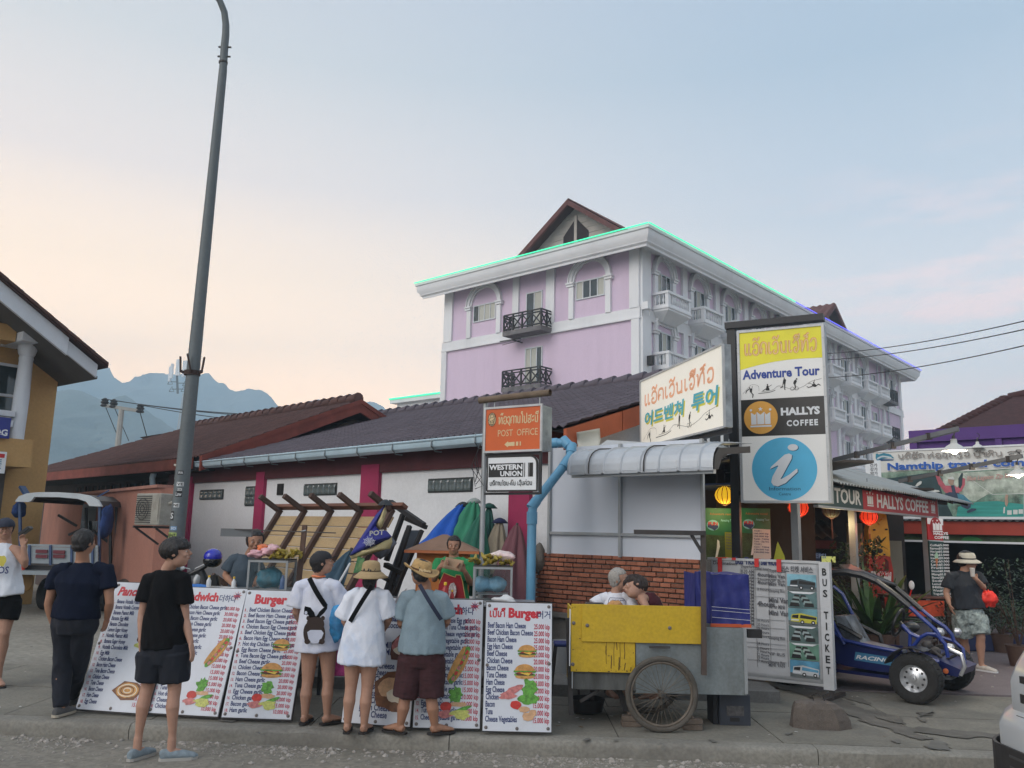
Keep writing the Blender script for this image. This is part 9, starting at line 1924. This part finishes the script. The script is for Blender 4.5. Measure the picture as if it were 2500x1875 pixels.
cpq=D(*g1(1655,520),YK-.30); tag(MB().lathe([(.028,-.06),(.036,.06),(.03,.065)],14,c0=cpq).build('drink_cup',M('cup_pale',(.5,.48,.45),.4,.1),sm=True),'pale drink cup held to the mouth of the walking man','cup')
q=D(*g1(1828,800),YK-.08); o=lump(None,'red_bag',M('carrier_red',(.75,.035,.02),.45,.25,6,b=.5,bs=14),q,(.105,.06,.11),7,amp=.5,fr=4,w=False); tag(o,'bright red plastic carrier bag swinging from the walking man on the right','bag')
bpy.data.scenes.remove(_tmp)
# BUGGY
BG=Wall(4.77,10.18,-42); v7=lambda x,y,o=0.:V((BG.uv(*d7(x,y),o)[0],o,BG.uv(*d7(x,y),o)[1]))
bu=thing('buggy','blue tube framed off road buggy with black padded roll cage and fat tyres','buggy',BG.o,BG.a)
m_bf=M('buggy_blue',(.008,.03,.21),.32,.12,4,sp=.6,g=.15,gc=(.02,.03,.1)); m_bd=M('buggy_blue_panel',(.006,.012,.09),.35,.15,3,g=.35,gc=(.04,.04,.06)); m_tyre=M('tyre_rubber',(.02,.019,.018),.85,.2,14,b=.5,bs=50,g=.4,gc=(.06,.055,.05)); m_chr=M('wheel_aluminium',(.55,.56,.57),.3,.1,9,m=.6); m_seat=M('seat_vinyl',(.16,.18,.2),.5,.7,5,g=.8,gc=(.03,.03,.035),gs=6)
def tb(name,pts,r_,mat,o=0.,par=bu,n=8):
 return MB().tube([v7(*p[:2],p[2] if len(p)>2 else o) for p in pts],r_,n).build(name,mat,par,sm=True)
for o in (.10,1.05):
 dx=0 if o<.5 else 0
 a=lambda L:[(x,y,o) for x,y in L]
 if o<.5:
  tb('roof_rail',a([(870,575),(930,545),(1010,545),(1120,565),(1215,605)]),.045,m_bp); tb('pillar_pad',a([(1205,598),(1320,680),(1440,780)]),.036,m_bp); tb('front_pillar',a([(1430,770),(1530,860),(1625,945),(1650,1000)]),.024,m_bf)
  tb('side_tube',a([(868,770),(925,890),(1000,1030)]),.024,m_bf); tb('side_tube',a([(870,900),(1000,1005),(1200,1050),(1390,1085)]),.022,m_bf); tb('arm_bar',a([(955,900),(1040,945),(1115,990)]),.03,m_bp)
  tb('front_tube',a([(1445,960),(1440,1060),(1500,1110),(1640,1150)]),.022,m_bf); tb('front_tube',a([(1450,1065),(1510,985),(1560,960),(1620,962),(1680,1030),(1700,1120)]),.022,m_bf); tb('front_tube',a([(1390,900),(1445,960),(1505,985)]),.024,m_bf)
  tb('a_arm',a([(1400,1090),(1440,1180),(1475,1265)]),.02,m_bf); tb('fender_stay',a([(1390,1090),(1430,1120)]),.015,m_bp)
 else:
  tb('roof_rail',[(880,545,1.05),(1030,518,1.05),(1200,580,1.05),(1345,645,1.05)],.045,m_bp); tb('pillar_pad',a([(1340,645),(1430,720),(1520,800)]),.036,m_bp); tb('front_pillar',a([(1512,792),(1600,862),(1680,915),(1725,965),(1738,1010)]),.024,m_bf)
  tb('rear_hoop',a([(925,640),(985,690),(1040,800),(1095,910),(1150,1040)]),.024,m_bf); tb('arm_bar',a([(1100,900),(1180,940),(1240,970),(1250,1020)]),.03,m_bp); tb('front_tube',a([(1560,960),(1660,985),(1740,1010),(1790,1060)]),.02,m_bf); tb('side_tube',a([(1150,1040),(1300,1060),(1420,1080)]),.02,m_bf)
b=MB(); P=[v7(*p) for p in ((960,500,.4),(1040,500,.7),(1220,585,.9),(1350,640,1.05),(1215,605,.1),(1010,545,.1))]; b.add(P,[tuple(range(6))]); b.build('roof_panel',m_bp,bu,sol=.02)
def panel(name,pts,o,mat,th=.03):
 b=MB(); q=[v7(x,y,o) for x,y in pts]; b.prism([(p.x,p.z) for p in q],o,o+th); return b.build(name,mat,bu)
panel('side_panel',[(868,905),(1000,1000),(1390,1085),(1330,1150),(1310,1222),(1200,1212),(1000,1175),(868,1130)],.12,m_bd); panel('side_panel',[(1010,1010),(1390,1040),(1400,1090),(1200,1150),(1000,1150)],1.0,m_bd)
panel('nose_panel',[(1490,1085),(1560,1105),(1790,1205),(1765,1252),(1620,1225),(1500,1150)],.25,m_bd,.7)
b=MB(); q=v7(1000,1150,.15);e=v7(1400,1180,.15); b.bx(q.x-.5,e.x,.16,.99,.2,.24); b.build('floor_pan',m_bd,bu)
for o in (.2,.6):
 b=MB(); q=v7(930,840,o); s_=v7(1100,1030,o)
 b.prism([(q.x,q.z),(q.x+.14,q.z+.01),(s_.x+.02,s_.z+.02),(s_.x+.45,s_.z-.05),(s_.x+.45,s_.z-.14),(s_.x-.12,s_.z-.10)],o,o+.34); b.build('seat',m_seat,bu)
 for k in (0,1): MB().beam(V((q.x+.10,o-.005+.345*k*0+.1+.12*k,q.z+.012)),V((s_.x-.0,o+.1+.12*k,s_.z+.06)),.045,.01).build('harness',m_bp,bu)
c0=v7(1375,885,.35); b=MB(); b.tube([c0+V((.05*math.cos(t)-.02,.17*math.sin(t),.16*math.cos(t))) for t in [k*PI/12 for k in range(25)]],.018,8); b.build('steering_wheel',m_bp,bu,sm=True); MB().tube([c0,v7(1500,990,.4)],.02,8).build('steering_column',m_bp,bu); MB().sph(v7(1440,915,.5),(.12,.14,.07),12).build('dash_pod',m_bp,bu,sm=2)
def fat(cx,cy,cz,R_,w_,name='wheel'):
 pr=[(R_*.55,-w_*.42),(R_*.80,-w_*.5),(R_*.95,-w_*.44),(R_,-w_*.25),(R_*1.0,w_*.25),(R_*.95,w_*.44),(R_*.80,w_*.5),(R_*.55,w_*.42)]
 T=Matrix.Translation((cx,cy,cz))@Matrix.Rotation(PI/2,4,'X'); o=MB().lathe(pr,36,T=T,cap=False).build(name,m_tyre,bu,sm=True)
 b=MB();
 for k in range(28):
  for s_ in (-1,1): a=2*PI*(k+.5*(s_>0))/28; b.add([T@(Matrix.Rotation(a,4,'Z')@V(p)) for p in ((R_*.99,-.03,0),(R_*.99,.03,0),(R_*.96,.03,s_*w_*.42),(R_*.96,-.03,s_*w_*.42),(R_*1.035,-.022,0),(R_*1.035,.022,0),(R_*1.0,.022,s_*w_*.4),(R_*1.0,-.022,s_*w_*.4))],[(4,5,6,7),(0,4,7,3),(1,2,6,5),(2,3,7,6)])
 b.build('tread_blocks',m_tyre,o,kind='stuff')
 MB().lathe([(R_*.56,.40*w_),(R_*.54,.30*w_),(R_*.46,.22*w_),(R_*.30,.26*w_),(R_*.24,.32*w_),(R_*.12,.33*w_),(R_*.10,.40*w_),(.005,.41*w_)],28,T=T,cap=False).build('rim',m_chr,o,sm=True)
 b=MB()
 for k in range(10): a=2*PI*k/10; b.lathe([(.013,.255*w_),(.013,.28*w_),(.002,.285*w_)],8,T=T@Matrix.Translation((R_*.38*math.cos(a),R_*.38*math.sin(a),0)))
 b.build('wheel_holes',m_blk,o,kind='stuff'); return o
wz=v7(1475,1268,-.12); R1=.275; fat(wz.x,-.06,R1+.012,R1,.26); fat(wz.x+.02,1.22,R1+.012,R1,.26); fat(wz.x-1.55,-.02,.30,.29,.30); fat(wz.x-1.55,1.22,.30,.29,.30)
MB().tube([(wz.x-.0,-.06,R1),(wz.x,1.22,R1)],.025,8).build('front_axle',m_bp,bu); MB().bx(wz.x-1.8,wz.x-1.2,.3,.9,.25,.7).build('engine',m_steel,bu)
b=MB();
b.grid(lambda u,v:(wz.x+(R1+.05)*math.cos(1.15+1.6*u),-.2+.28*v,R1+.02+(R1+.05)*math.sin(1.15+1.6*u)),10,2); b.build('fender',m_bp,bu,sol=.012)
for x,y,o,r_ in ((1632,948,.3,.05),(1700,1050,.35,.045),(1750,945,1.0,.045)):
 p=v7(x,y,o); MB().lathe([(r_,0),(r_*.9,-.05),(.01,-.07)],16,T=Matrix.Translation(p)@Matrix.Rotation(-PI/2,4,'Y')).build('headlight',m_chr,bu,sm=True)
p=v7(1685,1212,.24); MB().lathe([(.03,0),(.03,.012),(.005,.016)],14,T=Matrix.Translation(p)@Matrix.Rotation(PI/2,4,'X')).build('side_reflector',m_bago,bu)
tb('bumper_loop',[(1700,1060,.15),(1790,1100,.1),(1812,1180,.1),(1785,1240,.12)],.022,m_chr); tb('bumper_loop',[(1740,1010,1.0),(1800,1060,1.),(1810,1140,.9)],.02,m_bf); tb('bumper_loop',[(1812,1180,.1),(1815,1150,.9)],.02,m_bf)
for x,y,x2,y2,o in ((1510,1080,1620,1000,.5),(1560,1100,1600,1000,.7),(1620,1130,1700,1080,.4),(1500,1040,1590,1080,.6),(1640,1160,1760,1100,.5),(1580,1060,1660,1120,.3)): tb('steering_link',[(x,y,o),(x2,y2,o)],.016,m_steel)
for x,y,o in ((1560,1040,.5),(1610,1080,.5),(1530,1100,.6)): MB().sph(v7(x,y,o),(.07,.1,.06),9).build('shock_body',m_steel,bu,sm=2)
b=MB(); q=v7(1075,1128,.11); put(b,'RACING',q.x,q.z,.045,w=.42,y=.117,bold=.03,shear=.3); flat(b,[(q.x-.02,q.z-.02),(q.x+.5,q.z-.04),(q.x+.44,q.z+.06),(q.x,q.z+.08)],.1185,1); flat(b,[(q.x+.45,q.z-.06),(q.x+.62,q.z-.08),(q.x+.5,q.z+.04)],.117,2); b.build('side_decal',[m_sw,M('decal_cyan',(.05,.2,.35),.4),m_ycap],bu)
# SONGTHAEW (covered pickup) seen from behind
YT=17.5; so=thing('covered_pickup','covered passenger pickup seen from behind with rolled blue side curtains','truck',(D(*e2(490,900),YT).x,YT,0))
def te(x,y,o=0.): return D(*e2(x,y),YT)+V((0,o,0))
m_cream=M('truck_white_top',(.55,.60,.62),.45,.06,3,g=.2); m_tb=M('truck_blue_tube',(.035,.07,.16),.5,.2,5); m_tg=M('truck_grey_slat',(.28,.32,.34),.5,.1,5,m=.3)
def tpr(name,pts,y0,y1,mat): q=[te(*p) for p in pts]; return MB().prism([(p.x,p.z) for p in q],YT+y0,YT+y1).build(name,mat,so,w=True)
tpr('roof_visor',[(133,248),(165,205),(230,182),(320,172),(480,172),(640,182),(730,200),(800,235),(832,288),(735,284),(708,248),(640,226),(480,212),(290,210),(262,245),(235,252)],-.06,.02,m_cream)
tpr('roof',[(150,245),(170,208),(320,176),(640,186),(800,240),(820,285),(810,285),(790,250),(640,200),(320,188),(178,218),(165,245)],.03,2.6,m_steel)
for x in (150,800): A=te(x,260,.05);B_=te(x+(6 if x<500 else -8),800,.05); MB().beam(A,B_,.05,.05,up=(0,1,0)).build('corner_post',m_tb,so,w=True)
for o,x in ((1.1,690),(1.1,745),(2.4,230),(2.4,640)): A=te(x,270,0);B_=te(x,790,0); A.y=B_.y=YT+o; MB().beam(A,B_,.05,.05,up=(0,1,0)).build('inner_post',m_blk,so,w=True)
lump(so,'rolled_curtain',M('curtain_blue',(.02,.05,.17),.8,.3,8,b=.4),te(828,410,.2),(.09,.22,.33),3,amp=.3); lump(so,'rolled_curtain',M('curtain_blue',(.02,.05,.17)),te(112,310,.2),(.09,.2,.17),6,amp=.3)
MB().beam(te(110,120,.3),te(200,230,.2),.14,.05).beam(te(830,150,.3),te(750,205,.2),.05,.03).build('curtain_end',m_tb,so,w=True)
MB().bx(te(170,0).x,te(800,0).x,YT+2.7,YT+2.8,te(0,600).z,te(0,230).z).build('cab_back',M('cab_grey',(.22,.24,.25),.6,.2,3),so,w=True)
MB().bx(te(215,0).x,te(530,0).x,YT+2.5,YT+2.6,te(0,475).z,te(0,385).z).build('cab_window',m_glass,so,w=True)
for p in ((230,520,340,470),(440,480,575,580),(345,480,345,600),(140,345,300,440),(530,400,700,345)): A=te(p[0],p[1],1.6);B_=te(p[2],p[3],1.6); MB().beam(A,B_,.05).build('brace',m_blk,so,w=True)
for i,y in enumerate((600,630,662,694,728)): A=te(228,y,-.02);B_=te(800,y+12,-.02); MB().beam(A,B_,.03,.085 if i else .05).build('tailgate_slat',m_tg,so,w=True)
for x in (250,420,590,760): MB().beam(te(x,600,-.05),te(x,760,-.05),.04,up=(0,1,0)).build('tailgate_post',m_tb,so,w=True)
for x,y in ((350,650),(490,655),(350,690),(490,690)): p=te(x,y,-.07); MB().bx(p.x-.12,p.x+.12,p.y,p.y+.02,p.z-.035,p.z+.035).build('red_reflector',M('reflector_dull_red',(.14,.02,.03),.4),so,w=True)
MB().bx(te(140,0).x,te(820,0).x,YT-.35,YT+.05,te(0,825).z,te(0,795).z).build('rear_step',m_tg,so,w=True); MB().bx(te(150,0).x,te(815,0).x,YT+.06,YT+4.4,te(0,830).z,te(0,760).z).build('bed_floor',m_blk,so,w=True)
MB().bx(te(140,0).x,te(820,0).x,YT+3,YT+5,.35,te(0,560).z).build('cab',m_cream,so,w=True)
p=te(165,765,-.1); MB().ch(p.x-.10,p.x+.14,p.y,p.y+.05,p.z-.09,p.z+.09,.01).build('tail_light',m_redb if False else M('tail_light_red',(.4,.03,.01),.3),so,w=True)
for x in (240,735):
 for o in (.8,3.6): p=te(x,840); b=MB(); b.lathe([(.12,-.1),(.27,-.11),(.33,-.08),(.33,.08),(.27,.11),(.12,.1)],24,T=Matrix.Translation((p.x,YT+o,.33))@Matrix.Rotation(PI/2,4,'Y')); b.build('wheel',m_tyre,so,w=True,sm=True)
lump(so,'mud_flap',M('ochre_box',(.26,.15,.05),.8,.1),te(165,900,.2),(.16,.03,.2),2,amp=.02)
# VAN at the right edge
vn=thing('van','silver white van nose with dark lower grille entering at the right edge','van',(3.8,5.5,-.13)); m_vs=M('van_silver',(.52,.54,.55),.25,.03,2,m=.25,sp=.7)
PR=[(-.13,.12),(-.15,.20),(-.15,.62),(-.11,.68),(-.05,.72),(-.05,.90),(.0,1.0),(.10,1.14),(.34,1.28),(.8,1.42),(1.35,2.0),(1.7,2.15),(4.5,2.2),(4.5,.15)]
b=MB(); ST=[4.45,4.55,4.75,5.1,5.6,6.05,6.3,6.42,6.48]; vs=[]
for y in ST:
 e=min(abs(y-4.45),abs(6.48-y)); ins=.42*max(0,1-e/.45)**2
 for x,z in PR: vs.append((3.56+x+ins*(1 if x<1.5 else 0),y,z-.0-(.02*ins)))
k=len(PR); b.add(vs,[(i*k+j,i*k+(j+1)%k,(i+1)*k+(j+1)%k,(i+1)*k+j) for i in range(len(ST)-1) for j in range(k)]+[tuple(range(k)),tuple(range(len(vs)-1,len(vs)-k-1,-1))]); b.build('body',m_vs,vn,w=True,sm=True)
for z0,z1,x in ((.78,.84,.015),(.90,.955,.02),(.66,.70,-.02)):
 b=MB(); b.bx(3.495+x,3.62+x,4.8,5.95,z0,z1); b.build('grille_slot',m_blk,vn,w=True)
b=MB(); b.grid(lambda u,v:(3.40+(.45*max(0,1-(6.48-(4.6+1.86*u))/.45)**2),4.6+1.86*u,.14+.36*v),24,2); b.build('lower_grille',m_blk,vn,w=True,sol=.02)
for z in (.22,.30,.38,.45): MB().tube([(3.385,4.6,z),(3.385,5.9,z)],.012,5).build('grille_bar',M('grille_grey',(.05,.05,.05),.5),vn,w=True)
for y in (4.7,6.2):
 MB().lathe([(.1,-.1),(.25,-.11),(.31,-.07),(.31,.07),(.25,.11),(.1,.1)],24,T=Matrix.Translation((4.75,y,.19))@Matrix.Rotation(PI/2,4,'X')).build('wheel',m_tyre,vn,w=True,sm=True)
# KAYAK, MENU POST, PLANTS
YKk=15.3; ky=thing('kayak','yellow and red plastic kayak stood upright against the shop wall','kayak',D(*g1(660,900),YKk)*1.0); kg=lambda x,y,o=0.:D(*g1(x,y),YKk)+V((0,o,0))
def kpr(name,pts,y0,y1,mat): q=[kg(*p) for p in pts]; return MB().prism([(p.x,p.z) for p in q],YKk+y0,YKk+y1).build(name,mat,ky,w=True)
m_ky=M('kayak_yellow',(.62,.33,.015),.45,.1,5,g=.25,gc=(.3,.12,.02),gs=3); m_kr=M('kayak_red',(.36,.025,.012),.45,.2,5)
kpr('upper_hull',[(560,-100),(600,-125),(690,-125),(725,-100),(750,60),(770,330),(765,350),(700,335),(620,345),(540,320),(532,60)],0,.2,m_ky); kpr('lower_hull',[(540,322),(620,347),(700,337),(768,352),(800,500),(808,900),(530,900),(535,500)],.0,.2,m_kr)
for x,y,rx,ry in ((650,285,32,26),(600,322,10,10),(700,325,10,10),(590,60,14,10),(720,55,14,10)): p=kg(x,y,-.015); s_=YKk/2034/4.424; MB().lathe([(rx*s_,0),(rx*s_*.9,-.02),(.003,-.025)],16,T=Matrix.Translation(p)@Matrix.Rotation(-PI/2,4,'X')@Matrix.Diagonal((1,ry/rx,1,1))).build('hatch_cap',m_blk,ky,w=True)
kpr('seat_recess',[(575,380),(600,370),(610,500),(700,500),(715,370),(745,400),(750,500),(740,530),(580,530)],-.012,0,M('kayak_dark_red',(.10,.012,.01),.7)); kpr('deck_ridge',[(590,-60),(600,-70),(640,-20),(690,-70),(700,-60),(645,5)],-.03,0,m_ky)
kpr('price_card',[(552,505),(768,515),(766,612),(556,640)],-.04,-.02,m_sw); b=MB(); p=kg(600,555,-.045); lao(b,'ລາຄາເຊົ່າ'.replace('ຊ','ຈ'),p.x,p.z,.07,w=.26,th=.2,y=p.y,m=0); b.build('card_lettering',m_mr,ky,w=True)
YM=14.6; cm=thing('coffee_menu','tall dark green coffee menu board under a small red logo panel on the canopy post','menu sign',D(*g1(1280,900),YM)); mg=lambda x,y,o=0.:D(*g1(x,y),YM)+V((0,o,0))
def mpr(name,pts,y0,y1,mat): q=[mg(*p) for p in pts]; return MB().prism([(p.x,p.z) for p in q],YM+y0,YM+y1).build(name,mat,cm,w=True)
mpr('logo_panel',[(1165,-70),(1335,-60),(1340,178),(1178,165)],0,.04,m_red); mpr('logo_top',[(1165,-70),(1335,-60),(1336,10),(1300,15),(1168,-5)],-.006,-.001,m_sw); mpr('menu_panel',[(1182,180),(1345,190),(1372,870),(1228,858)],0,.04,M('menu_dark_green',(.012,.05,.05),.6,.1,3)); mpr('lower_panel',[(1232,875),(1398,880),(1405,1060),(1245,1050)],0,.04,M('menu_white_trees',(.45,.50,.48),.6,.25,9))
b=MB(); q=mg(1255,30,-.012); disc(b,q.x,q.z,.10,q.y,0,24,rz=.17); q=mg(1222,55,-.016); crown(b,q.x,q.z-.04,.17,.22,q.y,m=1,bg=0); q=mg(1212,112,-.016); put(b,'HALLYS',q.x+.03,q.z,.045,w=.25,y=q.y,bold=.04,m=1); q=mg(1215,155,-.016); put(b,'COFFEE',q.x+.04,q.z,.045,w=.25,y=q.y,bold=.04,m=1)
for i in range(17):
 y=235+i*35; q=mg(1195+i*2.2,y,-.006); put(b,['Coffee','Espresso','Hot latte','Mocha','Iced tea','Cocoa','Latte','Fruit','Smoothie','Mango','Banana','Soda','Lemon','Milk','Water','Yogurt','Shake'][i],q.x,q.z,.035,w=.17,y=q.y,bold=.02,m=1); q=mg(1290+i*1.6,y,-.006); put(b,['15.000','20.000','10.000'][i%3],q.x,q.z,.035,w=.17,y=q.y,bold=.02,m=1)
flat(b,[(mg(*p).x,mg(*p).z) for p in ((1245,335),(1265,290),(1282,330),(1285,365),(1245,370))],YM-.008,2); flat(b,[(mg(*p).x,mg(*p).z) for p in ((1250,370),(1283,368),(1268,480))],YM-.008,3); b.build('lettering',[M('logo_deep_red',(.25,.01,.015),.5),m_sw,M('ice_cream_mint',(.35,.55,.40),.6),M('cone_brown',(.40,.15,.06),.7)],cm,w=True)
m_leaf=M('leaf_green',(.035,.085,.02),.5,.45,7,rnd=.2); m_leafd=M('leaf_dark',(.018,.04,.016),.55,.5,9); m_pot=M('clay_pot',(.10,.06,.045),.85,.2,5)
def blade(b,base,d,L_,w_,droop,m=0,n=6):
 d=V(d).normalized(); sd_=d.cross(V((0,0,1))).normalized(); vs=[]
 for i in range(n+1):
  t=i/n; p=base+d*L_*t-V((0,0,droop*t*t)); ww=w_*math.sin(PI*min(.98,.12+.86*t))**.7; vs+=[p-sd_*ww,p+V((0,0,-.25*ww)),p+sd_*ww]
 b.add(vs,[(3*i,3*i+1,3*i+4,3*i+3) for i in range(n)]+[(3*i+1,3*i+2,3*i+5,3*i+4) for i in range(n)],m)
RL=random.Random(12)
q=G(*d7(1215,1075),.0); q=V((D(*d7(1215,1000),13.3).x,13.3,.02)); pl=thing('potted_palm','big broad leaved green plant in a pot behind the buggy','potted plant',q); MB().lathe([(.2,0),(.26,.3),(.3,.42),(.26,.42),(.2,.3)],18).build('pot',m_pot,pl,sm=True)
for i in range(46):
 a=RL.uniform(0,2*PI); el_=RL.uniform(.55,1.45); b=MB(); blade(b,V((.1*math.cos(a),.1*math.sin(a),.4)),(math.cos(a)*math.cos(el_),math.sin(a)*math.cos(el_),math.sin(el_)),RL.uniform(.8,1.35),RL.uniform(.04,.085),RL.uniform(.05,.5)); b.build('leaf',m_leaf,pl,sm=2,rec=False)
def shrub(p,r_,h,n,label,cat='potted plant',pot=True,mat=m_leafd,ls=.05):
 t=thing('potted_shrub' if pot else 'leafy_branch',label,cat,p); rg=random.Random(len(label)); b=MB(); z0=.3 if pot else 0
 if pot: MB().lathe([(.14,0),(.18,.25),(.2,.3),(.16,.3)],16).build('pot',m_pot,t,sm=True)
 s_=MB()
 for k in range(9):
  a=rg.uniform(0,6.28); e=V((r_*.8*math.cos(a),r_*.8*math.sin(a),z0+h*rg.uniform(.5,1))); s_.tube([V((0,0,z0-.05)),V((e.x*.4,e.y*.4,z0+h*.35)),e],[.012,.008,.003],5)
 s_.build('stem',m_dkw,t)
 for i in range(n):
  a=rg.uniform(0,6.28); rr=r_*rg.uniform(.1,1)**.6; z=z0+h*rg.uniform(.15,1); k=1-.5*abs(z-z0-h*.6)/h; p0=V((rr*k*math.cos(a),rr*k*math.sin(a),z)); blade(b,p0,(rg.uniform(-1,1),rg.uniform(-1,1),rg.uniform(-.4,1)),ls*rg.uniform(.8,1.8),ls*.32,.01,n=2)
 b.build('foliage',mat,t,kind='stuff',rec=False,sm=2); return t
for i,(x,y,Y,r_,h,n,lb,mt) in enumerate(((1710,930,14.4,.35,.55,420,'low leafy shrub between the menu post and the walking man',m_leafd),(2060,960,14.8,.45,.6,520,'dark shrub in a pot just right of the walking man',m_leafd),(2170,930,13.2,.5,1.3,900,'tall dark bushy plant at the right edge of the forecourt',m_leafd),(1100,840,13.9,.5,1.5,900,'tall thin leaved shrub behind the buggy roll cage',m_leaf),(2130,985,15.6,.4,.5,300,'small flowering plant behind the tall bush at the right edge',m_leaf))):
 shrub(V((D(*d7(x,y),Y).x,Y,.012)),r_,h,n,lb,mat=mt)
tr=thing('small_tree','thin leafless sapling leaning against the grey post beside the kayak','tree',V((D(*g1(420,500),14.2).x,14.2,.02))); x0=RM[tr.name].translation.x; b=MB(); G3=lambda x,y:D(*g1(x,y),14.2)
b.tube([V((x0,14.2,.02)),G3(410,600),G3(400,400),G3(430,260),G3(460,100)],[.03,.028,.022,.014,.006],7); b.tube([G3(410,350),G3(500,310),G3(600,240)],[.012,.01,.005],6); b.tube([G3(405,380),G3(370,250),G3(390,130)],[.012,.008,.003],6); b.tube([G3(430,260),G3(470,200),G3(480,130)],[.008,.006,.003],5); b.build('trunk',m_dkw,tr,w=True,sm=True)
b=MB()
for i in range(26): t=RL.random(); p=G3(520+160*t,300-110*t); blade(b,p+V((0,RL.uniform(-.05,.05),0)),(RL.uniform(-.6,1),RL.uniform(-.4,.4),RL.uniform(-.5,1)),.16,.035,.02,n=3)
b.build('leaves',m_leafd,tr,w=True,rec=False,kind='stuff',sm=2)
bx0=D(*d7(1980,1010),14.6); MB().ch(-.55,.55,-.2,.2,0,.28,.02,T=Matrix.Translation((bx0.x+.2,15.0,.012))).build('planter_box',M('planter_blue',(.02,.03,.09),.7,.2,4)); tag(bpy.data.objects['planter_box'],'dark blue planter trough behind the walking man','planter')
# ---- red motor scooter and table in the cafe, litter on the road
q=V((D(*g1(1030,900),14.6).x,14.6,.02)); tb_=thing('cafe_table','brown cafe table with orange cloth behind the buggy windscreen','table',q); zt=D(*g1(1030,780),14.6).z
MB().ch(-.5,.5,-.3,.3,zt-.04,zt,.01).build('table_top',M('brown_table',(.10,.035,.02),.5),tb_)
for a in (-.44,.44):
 for e_ in (-.24,.24): MB().beam((a,e_,.0),(a,e_,zt-.04),.06,up=(0,1,0)).build('leg',m_dkw,tb_)
MB().bx(-.25,.35,-.315,-.302,zt-.32,zt-.06).build('orange_cloth',M('cloth_orange',(.45,.06,.02),.8,.4,9),tb_)
p=D(*g1(998,658),14.4); mr=thing('mirror','small round white mirror on a red stalk above the cafe table','mirror',p); MB().sph((0,0,0),(.05,.02,.075),14).build('mirror_glass',m_whb,mr,sm=2); MB().tube([(0,.01,-.07),(-.06,.02,-.26),(-.14,.02,-.33)],.012,6).build('stalk',m_tape,mr)
RT=random.Random(77); m_lit=M('litter_white',(.55,.55,.52),.7,.1,9); m_dl=M('dry_leaf',(.16,.10,.04),.9,.3,9)
lm=MB(KW.M)
for i in range(70):
 x=RT.uniform(-6,6); y=RT.choice((RT.uniform(.3,1.1),RT.uniform(-.8,-.05))); s_=RT.uniform(.008,.03); z=.012 if y>0 else -.12
 lm.grid(lambda u,v:((u-.5)*s_*2,(v-.5)*s_,s_*.3*noise.noise(V((u*2,v*2,i)))),2,2,m=int(i%3==0),T=Matrix.Translation((x,y,z))@Matrix.Rotation(RT.uniform(0,6),4,'Z'))
tag(lm.build('litter',[m_lit,m_dl],rec=False,kind='stuff'),None,None)
b=MB(); q=G(*c1(10,1430),-.13); b.tube([q+V((-.1,0,.03)),q+V((.02,.02,.05)),q+V((.16,.08,.035))],[.018,.022,.012],7); tag(b.build('white_stick',m_lit,sm=True),'short white broken stick lying by the kerb at the left edge','stick')
# evening haze: one closed box of even air round everything
max_hill=max((o.matrix_world@V(v.co)).z for o in COL.objects if o.name.startswith('hills') for v in o.data.vertices)
print('max hill',max_hill)
def haze(dens,col):
 b=MB(); b.bx(-1900,1900,-700,1700,-6,max_hill+15)
 mt=bpy.data.materials.new('air'); mt.use_nodes=True; t=mt.node_tree; t.nodes.clear()
 o=t.nodes.new('ShaderNodeOutputMaterial'); p=t.nodes.new('ShaderNodeVolumePrincipled'); t.links.new(p.outputs[0],o.inputs['Volume'])
 p.inputs['Color'].default_value=(*col,1); p.inputs['Density'].default_value=dens; p.inputs['Anisotropy'].default_value=0
 ob=b.build('haze',mt); tag(ob,'',None,None,'stuff'); return ob
haze(.0011,(.58,.80,.96))
